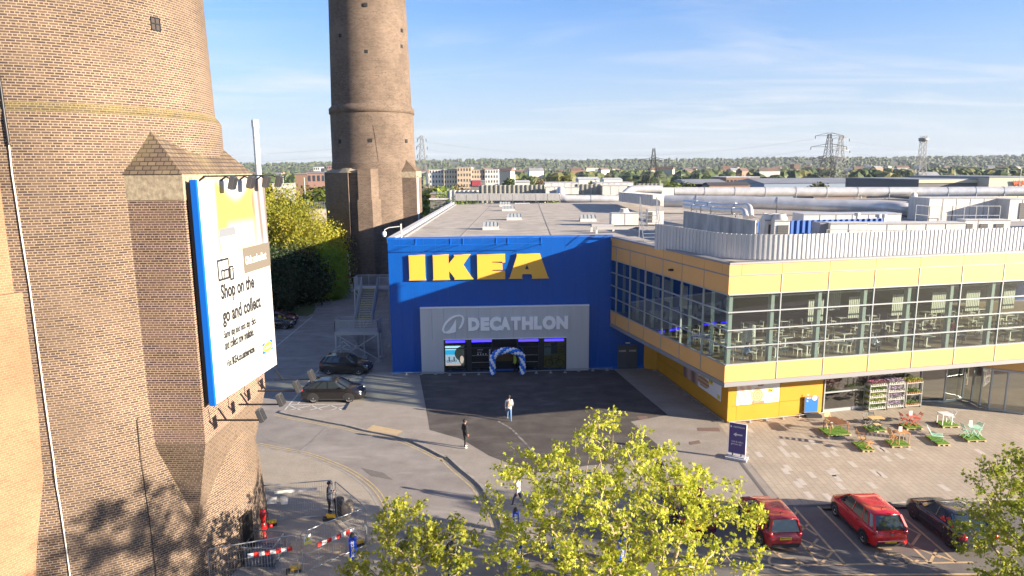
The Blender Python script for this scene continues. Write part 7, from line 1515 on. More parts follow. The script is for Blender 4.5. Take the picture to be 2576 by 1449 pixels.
# ------------------------------------------------------------------ foreground trees
def unitv(v): return v / max(v.length, 1e-6)
m_bark = mat('pale_bark', (0.40, 0.32, 0.21), 0.85, col2=(0.24, 0.18, 0.12), ns=6)
m_leafF = leafmat('spring_leaves', (0.56, 0.53, 0.05), (0.22, 0.29, 0.03), 0.45, ns=4.0)
def in_blob(p, blobs): return any(((p.x - b_[0]) / b_[3]) ** 2 + ((p.y - b_[1]) / b_[4]) ** 2 + ((p.z - b_[2]) / b_[5]) ** 2 < 1 for b_ in blobs)
def leafy_tree(name, lab, base, blobs, ntips, nleaf, leaf=0.15, seed=1, trunk_r=0.2, m_leaf=None, group=None, lobed=True, bark=None, fork=None, spread=0.30):
    rr = random.Random(seed); base = Vector(base); t = thing(name, lab, 'tree', base, 0, group)
    fork = fork or base.lerp(Vector(blobs[0][:3]), 0.35); nodes = []; par = []
    for k in range(7): f = k / 6; nodes.append(base.lerp(fork, f) + Vector((rr.uniform(-.06, .06), rr.uniform(-.06, .06), 0)) * (k > 0)); par.append(k - 1)
    tips = []; bx = [min(b_[i] - b_[i + 3] for b_ in blobs) for i in range(3)]; by = [max(b_[i] + b_[i + 3] for b_ in blobs) for i in range(3)]
    while len(tips) < ntips:
        p = Vector([rr.uniform(bx[i], by[i]) for i in range(3)])
        if not in_blob(p, blobs): continue
        if rr.random() < 0.30 and in_blob(p, [(b_[0], b_[1], b_[2], b_[3] * .6, b_[4] * .6, b_[5] * .6) for b_ in blobs]): continue
        tips.append(p)
    tips.sort(key=lambda p: (p - fork).length + rr.uniform(0, 1.0)); tipn = []
    for p in tips:
        best = None; bd = 1e9
        for i in range(4, len(nodes)):
            q = nodes[i]; d = (p - q).length; up_ = (p.z - q.z); 
            if up_ < -0.6: d += 1.5
            d2 = d + 0.12 * (q - fork).length
            if d2 < bd: bd = d2; best = i
        q = nodes[best]; L = (p - q).length; n = max(2, int(L / 0.45)); prev = best; mid = (p + q) / 2 + Vector((rr.uniform(-.1, .1), rr.uniform(-.1, .1), -0.08)) * L * .7
        for k in range(1, n + 1):
            f = k / n; w_ = q * (1 - f) ** 2 + mid * 2 * f * (1 - f) + p * f * f; w_ = w_ + Vector((rr.uniform(-1, 1), rr.uniform(-1, 1), rr.uniform(-1, 1))) * 0.025; nodes.append(w_); par.append(prev); prev = len(nodes) - 1
        tipn.append(prev)
    cnt = [0] * len(nodes)
    for i in tipn: cnt[i] += 1
    for i in range(len(nodes) - 1, 0, -1):
        if par[i] >= 0: cnt[par[i]] += cnt[i]
    R = [max(0.007, trunk_r * (cnt[i] / ntips) ** 0.46) for i in range(len(nodes))]
    s = MB()
    for i in range(1, len(nodes)):
        a, b_ = nodes[par[i]], nodes[i]; ra, rb = min(R[par[i]], R[i] * 1.5), R[i]; d = (b_ - a); 
        if d.length < 1e-4: continue
        d.normalize(); e1_ = d.cross(Vector((0.3, 0.5, 0.8))).normalized(); e2_ = d.cross(e1_); n = 6 if ra > 0.03 else 3
        vs = [a + e1_ * (ra * math.cos(2 * math.pi * k / n)) + e2_ * (ra * math.sin(2 * math.pi * k / n)) for k in range(n)] + [b_ + e1_ * (rb * math.cos(2 * math.pi * k / n)) + e2_ * (rb * math.sin(2 * math.pi * k / n)) for k in range(n)]
        s.add(vs, [(k, (k + 1) % n, n + (k + 1) % n, n + k) for k in range(n)], 0, True)
    s.build('trunk', bark or m_bark, t)
    L_ = MB(); star = []
    if lobed:
        for k, r_ in enumerate((0.35, 1.0, 0.5, 0.95, 0.5, 0.75, 0.2, 0.75, 0.5, 0.95, 0.5, 1.0)[::1]): star.append((r_, 2 * math.pi * k / 12))
    for i in tipn:
        tip = nodes[i]; pr = nodes[par[i]]; dirv = unitv(tip - pr)
        for q in range(nleaf + rr.randint(-3, 3)):
            back = rr.random() ** 1.6 * 0.5; c0_ = tip - dirv * back + Vector((rr.gauss(0, 1), rr.gauss(0, 1), rr.gauss(0, 1))) * spread * 0.5; sz = leaf * rr.uniform(0.55, 1.25)
            nn = Vector((rr.gauss(0, .7), rr.gauss(0, .7), rr.uniform(-0.1, 1.1))).normalized(); e1_ = nn.cross(Vector((rr.uniform(-1, 1), rr.uniform(-1, 1), rr.uniform(-1, 1)))).normalized(); e2_ = nn.cross(e1_)
            if lobed:
                cup = rr.uniform(-0.25, 0.35); L_.add([c0_ + e1_ * (sz * .6 * r_ * math.cos(a)) + e2_ * (sz * .6 * r_ * math.sin(a)) + nn * (cup * sz * .4 * abs(r_ * math.sin(a))) for r_, a in star], [tuple(range(12))])
            else: L_.add([c0_ - e1_ * sz * .6, c0_ - e2_ * sz * .38, c0_ + e1_ * sz * .6, c0_ + e2_ * sz * .38], [(0, 1, 2, 3)])
    L_.build('crown', m_leaf or m_leafF, t); return t
leafy_tree('plane_tree', 'large leafy spring tree filling the bottom centre of the view', (4.3, 25.5, 0), [(4.1, 25.8, 3.9, 4.2, 3.8, 3.4), (3.9, 26.2, 5.7, 2.1, 2.2, 2.35), (0.9, 26.0, 4.2, 2.2, 2.4, 2.5), (7.6, 25.6, 3.1, 2.7, 2.6, 2.3), (0.9, 25.5, 1.8, 2.5, 2.5, 1.8)], 720, 17, 0.18, 5, 0.2, spread=0.24)
leafy_tree('plane_tree', 'smaller leafy spring tree at the bottom left of the big central one', (-4.2, 24.2, 0), [(-4.2, 24.4, 3.3, 1.5, 1.6, 2.1), (-2.6, 24.6, 2.9, 1.3, 1.4, 1.6), (-5.5, 24.0, 1.9, 1.4, 1.5, 1.4)], 220, 18, 0.17, 9, 0.11, spread=0.22)
leafy_tree('plane_tree', 'leafy tree cut off by the bottom right corner of the view', (21.4, 25.6, 0), [(21.5, 25.8, 3.6, 3.0, 2.8, 3.0), (20.2, 26.0, 2.2, 2.0, 2.2, 1.9), (19.9, 25.8, 5.1, 1.0, 1.2, 1.5)], 400, 18, 0.17, 15, 0.18, spread=0.24, m_leaf=leafmat('spring_leaves_darker', (0.34, 0.36, 0.035), (0.20, 0.25, 0.025), 0.42))
leafy_tree('plane_tree', 'tall leafy tree standing just outside the right edge of the view', (15.6, 13.3, 0), [(15.6, 13.3, 9.6, 3.3, 3.2, 4.2), (15.2, 11.6, 8.0, 2.4, 2.4, 3.0)], 330, 20, 0.2, 31, 0.22)
# ------------------------------------------------------------------ middle distance: trees left of the store
m_leafM = leafmat('willow_leaves', (0.42, 0.38, 0.04), (0.22, 0.24, 0.03), 0.4, ns=0.35); m_leafD = leafmat('shade_dark_leaves', (0.035, 0.055, 0.018), (0.02, 0.035, 0.012), 0.2, ns=0.5); m_leafG = leafmat('fresh_green_leaves', (0.24, 0.33, 0.03), (0.13, 0.20, 0.02), 0.35, ns=0.4)  # m_leafD: same species, shade of the lower trees put into the leaf colour
m_barkd = mat('dark_bark', (0.12, 0.09, 0.065), 0.9)
MT = [(-34.5, 98, 6.0, 15.6, m_leafM, 'tallest yellow green willowy tree, seen just right of the billboard'), (-29.8, 97, 3.9, 12.6, m_leafM, 'yellow green tree, second tallest, right of the tallest willowy one'), (-27.4, 101, 2.8, 9.8, m_leafM, 'yellow green tree with low arching limbs nearest the far chimney'),
      (-31.5, 84, 4.0, 7.8, m_leafD, 'tree with shade put into its dark leaves beside the billboard'), (-29.0, 91, 3.4, 6.6, m_leafD, 'bush with shade put into its dark leaves at the bend of the service road'), (-36, 76, 4.2, 9.0, m_leafD, 'tree with shade put into its dark leaves low behind the billboard edge'), (-38, 112, 5, 13.5, m_leafG, 'green tree behind the yellow green trees'),
      (-9.5, 138, 3.6, 11.5, m_leafG, 'green tree between the far chimney and the back roof corner'), (-13.2, 143, 4, 13, m_leafG, 'bright green tree touching the right edge of the far chimney'), (-25.6, 94, 1.4, 6.6, m_leafG, 'small bright green sapling at the road bend by the far chimney')]
for i, (x, y, r_, h_, m_, lab) in enumerate(MT):
    leafy_tree('shade_dark_tree' if m_ is m_leafD else 'broadleaf_tree', lab, (x, y, 0), [(x, y, h_ * .60, r_, r_, h_ * .40), (x - r_ * .45, y - 1, h_ * .42, r_ * .7, r_ * .7, h_ * .32), (x + r_ * .5, y - .8, h_ * .45, r_ * .65, r_ * .7, h_ * .33), (x + .3, y, h_ * .2, r_ * .9, r_ * .8, h_ * .25)], 190, 105, 0.27 if m_ is not m_leafD else 0.34, 20 + i, 0.3, m_leaf=m_, lobed=False, bark=m_barkd, spread=1.6)
m_grassv = mat('verge_grass', (0.06, 0.085, 0.02), 0.95, col2=(0.10, 0.11, 0.04), ns=0.6, bump=0.5, bs=8)
vg = [Gc('D', x, y, 0.03) for x, y in ((290, 560), (610, 568), (665, 540), (688, 490), (670, 430), (640, 380), (690, 300), (660, 250))]; sheet('grass_verge', [tuple(p)[:2] for p in vg] + [(-45, 110), (-45, 62)], 0.03, m_grassv)
# ------------------------------------------------------------------ far terrain
m_hill = mat('wooded_hill', (0.045, 0.065, 0.028), 0.95, col2=(0.09, 0.10, 0.045), ns=0.012, detail=10)
rr = random.Random(11)
def hn(x, y): return math.sin(x * .0013 + 1.3) * .45 + math.sin(x * .0031 + y * .0007) * .3 + math.sin(x * .0071 + 2) * .14 + math.sin(x * .017 + y * .003) * .06
def hill_z(x, y):
    f = sst(2300, 4300, y); return f * (62 + 16 * hn(x, y) + (14 if x > 1500 else 0) * sst(1300, 2600, x) + 8 * sst(-200, -1600, x))
nx_, ny_ = 120, 34; vs = []; fs = []
for j in range(ny_):
    y = 2200 + (5600 - 2200) * j / (ny_ - 1)
    for i in range(nx_): x = -4500 + 9500 * i / (nx_ - 1); vs.append((x, y, hill_z(x, y) - 1.0 + rr.uniform(-.8, .8)))
for j in range(ny_ - 1):
    for i in range(nx_ - 1): k = j * nx_ + i; fs.append((k, k + 1, k + nx_ + 1, k + nx_))
s = MB(); s.add(vs, fs, 0, True); tag(s.build('hills', m_hill), kind='structure')
# woodland beyond: one mass of clumps
ico = []; 
def clump(mb, x, y, z_, r_, h_, rr, m=0):
    n = 7; rings = [(0.55, 0.0), (1.0, 0.35), (0.85, 0.7), (0.4, 0.95)]; vs = []
    for f, zz in rings:
        for k in range(n): a = 2 * math.pi * (k + rr.random() * .5) / n; q = r_ * f * rr.uniform(.75, 1.2); vs.append((x + q * math.cos(a), y + q * math.sin(a), z_ + h_ * (zz + rr.uniform(-.07, .07))))
    vs.append((x, y, z_ + h_ * 1.03)); fs = []
    for i in range(3):
        for k in range(n): fs.append((i * n + k, i * n + (k + 1) % n, (i + 1) * n + (k + 1) % n, (i + 1) * n + k))
    for k in range(n): fs.append((3 * n + k, 3 * n + (k + 1) % n, 4 * n))
    mb.add(vs, fs, m, False)
m_wood = leafmat('woodland_leaves', (0.04, 0.065, 0.02), (0.085, 0.10, 0.03), 0.15, ns=0.012); m_wood2 = leafmat('woodland_leaves_dark', (0.025, 0.043, 0.016), (0.05, 0.068, 0.022), 0.15, ns=0.015)
s = MB()
for i in range(8200):
    y = 650 * math.exp(rr.random() ** 0.8 * 2.0); x = rr.uniform(-0.62, 0.86) * y; r_ = rr.uniform(4.5, 10.5) * (1 + y / 9000); clump(s, x, y, hill_z(x, y) - 1 if y > 2200 else 0, r_, rr.uniform(6, 14.5) * (1 + y / 9000), rr, rr.choice((0, 0, 0, 1, 1, 2)) if y < 2000 else rr.choice((0, 1, 1)))
tag(s.build('woodland', [m_wood, m_wood2, leafmat('woodland_leaves_olive', (0.10, 0.105, 0.03), (0.13, 0.12, 0.04), 0.15, ns=0.02)]), 'hazy band of woodland and treetops covering the far land and hills', 'woodland', kind='stuff')
# low houses scattered in the woodland: too many and too small to count
m_fw = mat('far_white_wall', (0.58, 0.56, 0.52), 0.8); m_fr = mat('far_tile_roof', (0.20, 0.12, 0.085), 0.85, col2=(0.12, 0.10, 0.09), ns=0.05); m_fb = mat('far_brick', (0.26, 0.16, 0.11), 0.85)
# individually built suburban trees
protos = []
m_kind = [leafmat('lime_green_leaves', (0.15, 0.18, 0.03), (0.08, 0.11, 0.02), .25, ns=.3), leafmat('mid_green_leaves', (0.075, 0.115, 0.025), (0.04, 0.07, 0.018), .25, ns=.3), leafmat('brown_bud_leaves', (0.19, 0.14, 0.06), (0.12, 0.10, 0.045), .2, ns=.3), leafmat('olive_leaves', (0.13, 0.13, 0.03), (0.075, 0.08, 0.02), .25, ns=.3)]
kl = ['lime green', 'mid green', 'brownish half bare', 'olive']
for k in range(4):
    for v in range(2):
        t = thing('suburban_tree', kl[k], 'tree', (0, 0, 0)); s = MB(); s.tube([(0, 0, 0), (0.1, 0, 2.5), (0, 0.1, 5.5)], [0.3, 0.22, 0.1], 6); 
        for b__ in range(5): a = rr.uniform(0, 6.28); s.tube([(0, 0, 2.5 + b__ * .4), (1.8 * math.cos(a), 1.8 * math.sin(a), 5 + b__ * .5)], [0.12, 0.04], 4)
        s.build('trunk', m_barkd, t, local=True); s = MB(); lobes = [(rr.uniform(-2, 2), rr.uniform(-2, 2), rr.uniform(3.5, 8.0), rr.uniform(1.7, 2.9)) for _ in range(11)]
        for (lx_, ly_, lz_, lr_) in lobes:
            for q in range(75):
                d = Vector((rr.gauss(0, 1), rr.gauss(0, 1), rr.gauss(0, 1))).normalized() * lr_ * (rr.random() ** 0.35); c_ = Vector((lx_, ly_, lz_)) + d; sz = rr.uniform(.35, .75) * (0.7 if k == 2 else 1); nn = (d.normalized() + Vector((rr.gauss(0, .5), rr.gauss(0, .5), rr.gauss(0, .5)))).normalized(); e1_ = nn.cross(Vector((.3, .4, .87))).normalized(); e2_ = nn.cross(e1_); s.add([c_ - e1_ * sz, c_ - e2_ * sz * .7, c_ + e1_ * sz, c_ + e2_ * sz * .7], [(0, 1, 2, 3)])
        s.build('crown', m_kind[k], t, local=True); protos.append((k, t))
# ------------------------------------------------------------------ far buildings
m_glassf = mat('far_window', (0.05, 0.06, 0.075), 0.25); m_cream = mat('cream_render', (0.56, 0.50, 0.38), 0.8); m_pinkb = mat('pink_brick', (0.34, 0.20, 0.165), 0.85); m_shed = mat('shed_blue_grey', (0.22, 0.28, 0.36), 0.6); m_shedr = mat('shed_roof', (0.26, 0.265, 0.28), 0.6, col2=(0.20, 0.205, 0.215), ns=0.1); m_grb = mat('grey_block', (0.16, 0.155, 0.15), 0.85); m_orng = mat('orange_render', (0.46, 0.36, 0.26), 0.8)
FOOT = []
def fbuild(lab, k, x0, ytop, x1, depth, thick, wm, rm=None, floors=0, cols=0, name='building', cat='building', zlo=0.0, pitched=False, group=None, ws=0.55, rz=0.0):
    a, b_ = Yp(*c(k, x0, ytop), depth), Yp(*c(k, x1, ytop), depth); zt2 = (a.z + b_.z) / 2; w_ = b_.x - a.x; cx_ = (a.x + b_.x) / 2; t = thing(name, lab, cat, (cx_, depth, 0), 0, group)
    s = MB(); s.box(cx_, depth + thick / 2, zt2 / 2, w_, thick, zt2); s.build('walls', wm, t); s = MB()
    if pitched:
        h_ = min(min(thick, w_) * .1, 1.8); s.add([(a.x - .3, depth - .3, zt2), (b_.x + .3, depth - .3, zt2), (b_.x + .3, depth + thick + .3, zt2), (a.x - .3, depth + thick + .3, zt2), (a.x, depth + thick / 2, zt2 + h_), (b_.x, depth + thick / 2, zt2 + h_)], [(0, 1, 5, 4), (2, 3, 4, 5), (1, 2, 5), (3, 0, 4), (3, 2, 1, 0)])
    else: s.box(cx_, depth + thick / 2, zt2 + 0.15, w_ + 0.4, thick + 0.4, 0.3)
    s.build('roof', rm or m_shedr, t)
    if floors:
        fh = (zt2 - zlo) / floors; cw_ = w_ / cols
        for i in range(floors):
            for j in range(cols):
                x = a.x + cw_ * (j + .5); z_ = zlo + fh * (i + .55)
                if z_ < 4: continue
                s = MB(); s.box(x, depth - 0.03, z_, cw_ * ws, 0.1, fh * .5); s.build('window', m_glassf, t)
    FOOT.append((a.x - 4, b_.x + 4, depth - 4, depth + thick + 4)); return t
fbuild('end of the pink brick office block, shade put into its darker brick', 'C', 498, 612, 604, 232, 25, m_fb, name='office_block', floors=0); fbuild('pink brick office block with grid windows left of the far chimney', 'C', 606, 602, 900, 232, 22, m_pinkb, floors=4, cols=7, name='office_block', zlo=2, ws=.5)  # end wall gets a darker brick colour to stand for its shaded side
for x0, x1, yt, m_, lab in ((20, 148, 435, m_fw, 'grey end block of the distant flats'), (150, 265, 437, m_cream, 'cream section of the distant flats'), (266, 392, 415, m_orng, 'tallest orange section of the distant flats'), (393, 510, 436, m_orng, 'lower orange section of the distant flats'), (511, 630, 434, m_fw, 'white end section of the distant flats')): fbuild(lab, 'R1', x0, yt, x1, 430 + (x0 % 7), 22, m_, floors=6, cols=5, name='apartment_block', ws=.4, group='distant flats left of centre')
t = fbuild('dark shop with red sign panel in front of the distant flats', 'R1', 385, 538, 512, 300, 15, m_grb, name='shop'); a = Yp(*c('R1', 436, 555), 299.6); s = MB(); s.box(a.x, 299.7, a.z, 3.8, 0.3, 2.4); s.build('sign', mat('sign_red', (0.32, 0.05, 0.07), 0.5), t)
fbuild('low brown brick hut beyond the back left roof corner', 'R1', 35, 652, 178, 165, 8, m_fb, floors=1, cols=3, name='hut', zlo=2); fbuild('low grey roofed shed just beyond the back left roof corner', 'R1', 30, 700, 190, 140, 8, m_grb, m_wpanel, name='shed')
fbuild('distant white office low on the hillside left of centre', 'R1', 1445, 422, 1540, 1500, 30, m_fw, floors=2, cols=9, name='office_block'); fbuild('long distant white works building', 'R2', 130, 330, 290, 1500, 40, m_fw, name='works'); fbuild('distant white block with dark face beside the long works', 'R2', 288, 320, 330, 1480, 30, m_grb, name='works')
fbuild('distant brown and white tower block near the twin pylons', 'R2', 1035, 297, 1075, 1300, 20, m_fb, floors=11, cols=3, name='tower_block'); fbuild('brick school with three window groups right of the blunt pylon', 'R2', 580, 385, 802, 330, 25, m_fb, m_wpanel, floors=3, cols=9, name='school', zlo=-4)
fbuild('long grey roofed shed with pale blue wall right of centre', 'R2', 835, 422, 1790, 280, 40, m_shed, pitched=True, name='shed'); fbuild('blue grey shed with shallow roof left of the brick school', 'R2', 305, 428, 600, 300, 30, m_shed, pitched=True, name='shed'); fbuild('low dark roofed house row in front of the brick school', 'R2', 465, 436, 740, 262, 10, m_fb, mat('dark_roof', (0.06, 0.055, 0.055), 0.8), pitched=True, name='house_row')
t = fbuild('large grey walled retail warehouse on the right skyline', 'R2', 1872, 402, 2345, 205, 45, m_grb, m_shedr, name='warehouse'); s = MB(); a, b_ = Yp(*c('R2', 1872, 404), 204.8), Yp(*c('R2', 2345, 404), 204.8); s.box((a.x + b_.x) / 2, 204.9, a.z - 0.4, b_.x - a.x, 0.3, 0.9); s.build('cream_band', m_cream, t); s = MB(); s.box((a.x + b_.x) / 2, 204.9, a.z - 4, b_.x - a.x, 0.3, 0.5); s.build('stripe', m_trim, t)
t = fbuild('cream retail warehouse cut off at the right edge with orange shop letters', 'R2', 2345, 385, 2760, 200, 40, m_cream, m_shedr, name='warehouse'); a, b_ = Yp(*c('R2', 2495, 438), 199.8), Yp(*c('R2', 2600, 405), 199.8)
text('WOW', Frame((a.x, 199.8, a.z), (1, 0, 0)), (0, b_.x - a.x, 0, b_.z - a.z), 'lettering', mat('orange_letter', (0.6, 0.10, 0.02), 0.5), 0.2, t, 0.1, bold=0.04)
fbuild('brown brick unit seen under the big silver pipe', 'R2', 1165, 512, 1520, 170, 12, m_fb, name='unit_building', cat='building'); fbuild('white roofed factory far left between billboard and flue', 'C', 290, 700, 510, 320, 20, m_fw, m_fw, name='factory'); fbuild('pale block on the left horizon beyond the trees', 'C', 665, 548, 722, 900, 20, m_fw, floors=5, cols=3, name='apartment_block'); fbuild('brown block on the left horizon near the far chimney', 'C', 785, 540, 838, 900, 20, m_pinkb, floors=6, cols=3, name='apartment_block')
for i, (k, x0, yt, x1, d) in enumerate((('R1', 780, 545, 905, 230), ('R1', 1335, 520, 1520, 380), ('R1', 1560, 525, 1720, 400), ('R1', 2270, 552, 2576, 300), ('R1', 660, 555, 700, 420))): fbuild(['small white roofed shed behind the olive roof screen', 'long pale shed left of the blunt pylon', 'grey shed directly left of the blunt pylon foot', 'broad blue grey shed right of the lime green tree', 'tiny white shed beside the distant flats'][i], k, x0, yt, x1, d, 18, m_shed if i == 3 else m_fw, m_wpanel if i < 3 else None, name='shed', pitched=True)
# houses scattered among trees
for i in range(120):
    y = rr.uniform(520, 2000); x = rr.uniform(-0.55, 0.78) * y; w_ = rr.uniform(8, 22); h_ = rr.uniform(7, 12.5) * (1 + y / 3000); t = thing('suburban_house', 'small distant suburban house showing among the treetops', 'house', (x, y, 0), rr.uniform(-.6, .6), 'houses scattered among the distant trees')
    s = MB(); s.box(0, 0, h_ / 2 + 1, w_, 8, h_ + 2); s.build('walls', [m_fw, m_fb, m_cream][i % 3], t, local=True); s = MB(); z_ = h_ + 2; s.add([(-w_ / 2 - .3, -4.3, z_), (w_ / 2 + .3, -4.3, z_), (w_ / 2 + .3, 4.3, z_), (-w_ / 2 - .3, 4.3, z_), (-w_ / 2, 0, z_ + 3), (w_ / 2, 0, z_ + 3)], [(0, 1, 5, 4), (2, 3, 4, 5), (1, 2, 5), (3, 0, 4)]); s.build('roof', m_fr if i % 4 else m_shedr, t, local=True)
# trees: fixed picks first, then a scatter of the nearest belt
picks = [('C', 690, 700, 180, 2, 'brownish half bare tree before the pink office block'), ('C', 650, 760, 150, 0, 'bright lime tree in front of the pink office block'), ('C', 770, 830, 145, 0, 'second bright lime tree in front of the pink office block'), ('C', 440, 640, 330, 1, 'green tree beyond the factory on the left'), ('R1', 30, 620, 175, 0, 'lime tree right of the far chimney behind the small mast'), ('R1', 140, 600, 185, 0, 'lime tree left of the half bare tree near the flats'), ('R1', 265, 570, 250, 2, 'half bare tree in front of the distant flats'), ('R1', 2205, 540, 260, 0, 'rounded lime green tree right of the blunt pylon'), ('R2', 258, 425, 265, 0, 'rounded lime tree left of the brick school'), ('R2', 1830, 400, 240, 3, 'tall olive tree left of the grey retail warehouse'), ('R2', 1190, 425, 265, 3, 'olive tree at the foot of the twin pylons'), ('R2', 835, 400, 340, 3, 'olive tree right of the brick school'), ('R1', 985, 505, 420, 2, 'half bare tree behind the first back screen'), ('R1', 1210, 490, 430, 3, 'olive tree behind the white roof blocks'), ('R1', 735, 510, 420, 1, 'green tree right of the distant flats'), ('R1', 10, 700, 150, 1, 'green bush against the far chimney base'), ('R2', 800, 330, 700, 3, 'broad olive tree on the skyline right of centre'), ('R2', 1110, 335, 900, 3, 'olive tree right of the distant tower block')]
used = set()
for k, x, yt, d, kd, lab in picks:
    a = Yp(*c(k, x, yt), d); pr_ = [p for q, p in protos if q == kd][rr.randint(0, 1)]; sc2 = max(0.5, a.z / 9.5); dup(pr_, (a.x, d, 0), rr.uniform(0, 6), lab, 'suburban trees', sc2)
n = 0
while n < 215:
    y = 150 * math.exp(rr.random() * 1.7); x = rr.uniform(-0.60, 0.84) * y
    if any(q[0] - 3 < x * 1.0 < q[1] + 3 and q[2] - 55 < y < q[3] + 4 for q in FOOT) or (y < 215 and x > -12) or (abs(x + 21) < 16 and y < 130): continue
    kd = rr.choice([0, 1, 1, 2, 3, 3]); pr_ = [p for q, p in protos if q == kd][rr.randint(0, 1)]; h_ = rr.uniform(0.7, 1.35)
    dup(pr_, (x, y, 0), rr.uniform(0, 6), kl[kd] + ' suburban tree in the belt between the store roof and the hills', kl[kd] + ' suburban trees', h_); n += 1
for _, p in protos:
    for ch in list(p.children): bpy.data.objects.remove(ch)
    bpy.data.objects.remove(p)
# ------------------------------------------------------------------ pylons, mast, flue, lamp posts, wires
m_lat = mat('lattice_steel', (0.05, 0.05, 0.05), 0.6, metal=0.4); m_latw = mat('pale_lattice', (0.26, 0.26, 0.25), 0.6, metal=0.3)
def pylon(lab, k, x, ytop, depth, bw, arms, m_=None, name='pylon', tw=0.12, waist=0.35, thick=None, cat='pylon'):
    T_ = Yp(*c(k, x, ytop), depth); H = T_.z; t = thing(name, lab, cat, (T_.x, depth, 0), 0); th = thick or max(0.16, depth / 1900); s = MB(); n = 11
    def hw_(f): return bw / 2 * ((1 - f / .62) + waist * (f / .62)) if f < .62 else bw / 2 * (waist + (tw - waist) * (f - .62) / .38)
    for sx in (-1, 1):
        for sy in (-1, 1):
            P = [Vector((T_.x + sx * hw_(i / n), depth + sy * hw_(i / n), H * i / n)) for i in range(n + 1)]
            for a, b_ in zip(P, P[1:]): s.bar(a, b_, th)
    for i in range(n):
        w0, w1, z0, z1 = hw_(i / n), hw_((i + 1) / n), H * i / n, H * (i + 1) / n
        for sy in (-1, 1): s.bar((T_.x - w0, depth + sy * w0, z0), (T_.x + w1, depth + sy * w1, z1), th * .6); s.bar((T_.x + w0, depth + sy * w0, z0), (T_.x - w1, depth + sy * w1, z1), th * .6)
        for sx in (-1, 1): s.bar((T_.x + sx * w0, depth - w0, z0), (T_.x + sx * w1, depth + w1, z1), th * .6); s.bar((T_.x + sx * w0, depth + w0, z0), (T_.x + sx * w1, depth - w1, z1), th * .6)
        s.bar((T_.x - w1, depth - w1, z1), (T_.x + w1, depth - w1, z1), th * .6)
    s.build('lattice_tower', m_ or m_lat, t); tips = []
    for f, L in arms:
        z_ = H * f
        for sx in (-1, 1):
            s = MB(); e = Vector((T_.x + sx * L, depth, z_)); w_ = hw_(f)
            for sy in (-1, 1): s.bar((T_.x + sx * w_, depth + sy * w_, z_), e, th * .8); s.bar((T_.x + sx * hw_(min(1, f + .05)), depth + sy * w_, z_ + H * .045), e, th * .8)
            s.build('cross_arm', m_ or m_lat, t); s = MB(); s.bar(e, e - Vector((0, 0, H * .045)), th * 1.3); s.build('insulator', m_black, t); tips.append(e - Vector((0, 0, H * .045)))
    return t, tips, Vector((T_.x, depth, H))
pA = pylon('blunt headed pylon rising behind the roof left of the lime tree', 'R1', 1995, 250, 330, 8, [(.80, 7.2), (.52, 6.5)])
pB = pylon('tall pylon, left and darker of the overlapping pair on the right', 'R2', 1273, 92, 400, 12, [(.97, 8.1), (.80, 10.3), (.62, 9)])
pC = pylon('tall pale pylon, right of the overlapping pair', 'R2', 1350, 106, 430, 12, [(.95, 5.2), (.76, 6), (.60, 5)], m_latw)
pD = pylon('slim distant pylon right of the far chimney', 'C', 1645, 262, 420, 10, [(.95, 2.6), (.83, 3.2), (.70, 2.8)], m_latw)
pylon('slim communications mast with crown platform near the right edge', 'R2', 1905, 106, 420, 7, [], m_latw, name='mast', tw=0.35, waist=.45, cat='mast'); T_ = Yp(*c('R2', 1905, 106), 420)
s = MB(); s.lathe((T_.x, 420, T_.z - 3.5), [(0.5, 0), (2.6, 0.4), (2.8, 2.2), (2.6, 2.2), (2.4, .6), (0.5, 0.6)], 14); tag(s.build('antenna_platform', m_latw), 'round antenna platform on top of the communications mast', 'antenna')
def wire(a, b_, sag, lab, r_=0.055):
    P = [a.lerp(b_, i / 16) - Vector((0, 0, sag * 4 * (i / 16) * (1 - i / 16))) for i in range(17)]; s = MB(); s.tube(P, r_, 4); tag(s.build('power_line', mat('wire_grey', (0.25, 0.26, 0.28), 0.6)), lab, 'power line', 'power lines across the sky')
for i in (0, 2, 4): wire(pD[1][i + 1], pB[1][i], 9, 'thin power line strung from the slim distant pylon to the overlapping pair'); wire(pB[1][i], pB[1][i] + Vector((-60, -60, 0)), 1, 'short power line span') if False else None
for i in (1, 3, 5): wire(pD[1][i - 1], pD[1][i - 1] + Vector((-330, 60, -3)), 6, 'thin power line running left from the slim distant pylon')
for i in (1, 3, 5): wire(pC[1][i], pC[1][i] + Vector((560, 120, -22)), 10, 'thin power line running right from the overlapping pylons')
FD_ = 88; fa_ = Yp(*c('C', 134, 125), FD_); fb_ = Vector((Yp(*c('C', 165, 575), FD_).x, FD_, 0)); t = thing('flue', 'slim white metal flue standing behind the billboard roof', 'flue', fb_)
s = MB(); s.tube([(fa_.x, FD_, 0), (fa_.x, FD_, fa_.z)], 0.36, 16); s.build('stack', m_white, t); s = MB(); s.tube([(fa_.x, FD_, fa_.z - 0.9), (fa_.x, FD_, fa_.z + 0.05)], 0.43, 16); s.build('cap', m_white, t)
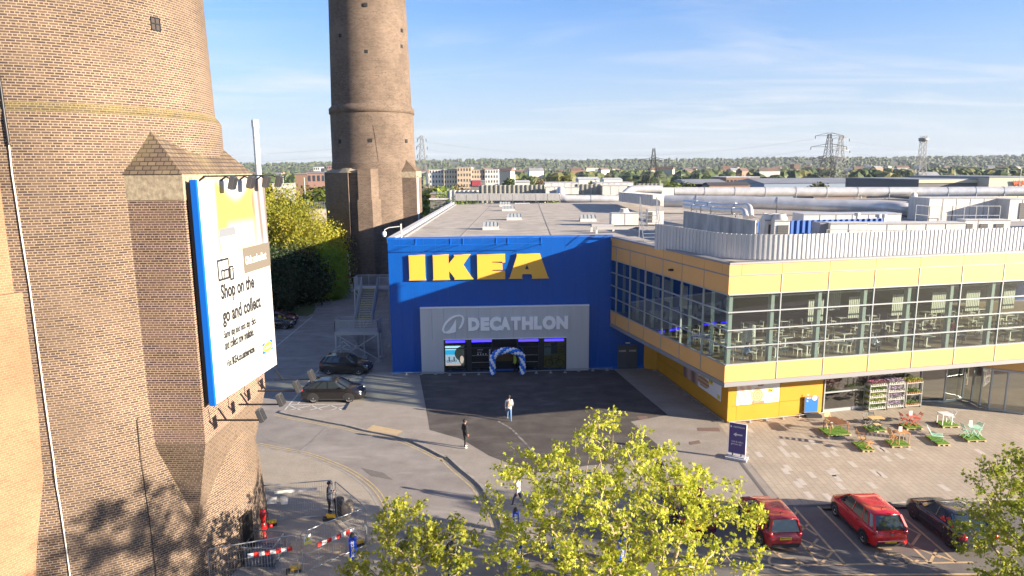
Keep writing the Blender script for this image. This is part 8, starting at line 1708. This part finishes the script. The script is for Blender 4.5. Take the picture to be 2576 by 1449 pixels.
for k, x, yt, d, lab in (('C', 580, 640, 150, 'plain grey lamp column left of the telecom pole'), ('C', 770, 580, 150, 'grey telecom pole close to the far chimney'), ('C', 388, 625, 190, 'grey lamp column behind the billboard right edge'), ('R2', 2560, 315, 190, 'tall pale lamp column at the right edge'), ('R1', 775, 478, 210, 'thin pale lamp column behind the back roof screen')):
    a = Yp(*c(k, x, yt), d); t = thing('lamp_column', lab, 'lamp post', (a.x, d, 0)); s = MB(); s.tube([(a.x, d, 0), (a.x, d, a.z)], [0.16, 0.09], 8); s.build('column', m_galv, t); s = MB(); s.tube([(a.x, d, a.z), (a.x + 0.9, d, a.z + 0.1)], 0.06, 6) if 'lamp' in lab else s.box(a.x, d, a.z - 1.2, 0.5, 0.4, 2.4); s.build('lamp_head' if 'lamp' in lab else 'antenna', m_galv, t)
a, b_ = Yp(*c('C', 560, 925), 135), Yp(*c('C', 860, 925), 135); s = MB(); s.box((a.x + b_.x) / 2, 136, a.z / 2, b_.x - a.x + 4, 1.2, a.z); t = thing('retaining_wall', 'pale cream road wall with railing left of the far chimney', 'wall', ((a.x + b_.x) / 2, 135, 0)); s.build('wall', mat('pale_wall', (0.55, 0.48, 0.38), 0.9, col2=(0.40, 0.35, 0.28), ns=.5), t)
s = MB(); 
for q in range(20): x = a.x + (b_.x - a.x) * q / 19; s.bar((x, 135.2, a.z), (x, 135.2, a.z + 1.3), 0.07)
s.bar((a.x, 135.2, a.z + 1.3), (b_.x, 135.2, a.z + 1.3), 0.08); s.bar((a.x, 135.2, a.z + .7), (b_.x, 135.2, a.z + .7), 0.06); s.build('railing', m_galv, t)
# ------------------------------------------------------------------ haze
hz_ = MB(); hz_.box(0, 2300, 150, 13000, 7400, 302); ho = hz_.build('haze', bpy.data.materials.new('haze_air')); hm = ho.data.materials[0]; hm.use_nodes = True; hm.node_tree.nodes.clear()
ov = hm.node_tree.nodes.new('ShaderNodeOutputMaterial'); pv = hm.node_tree.nodes.new('ShaderNodeVolumePrincipled'); pv.inputs['Density'].default_value = 0.000045; pv.inputs['Color'].default_value = (0.80, 0.88, 1.0, 1); pv.inputs['Anisotropy'].default_value = 0.0
hm.node_tree.links.new(pv.outputs[0], ov.inputs['Volume']); ho['kind'] = 'stuff'; ho['label'] = 'thin bluish haze in the air'
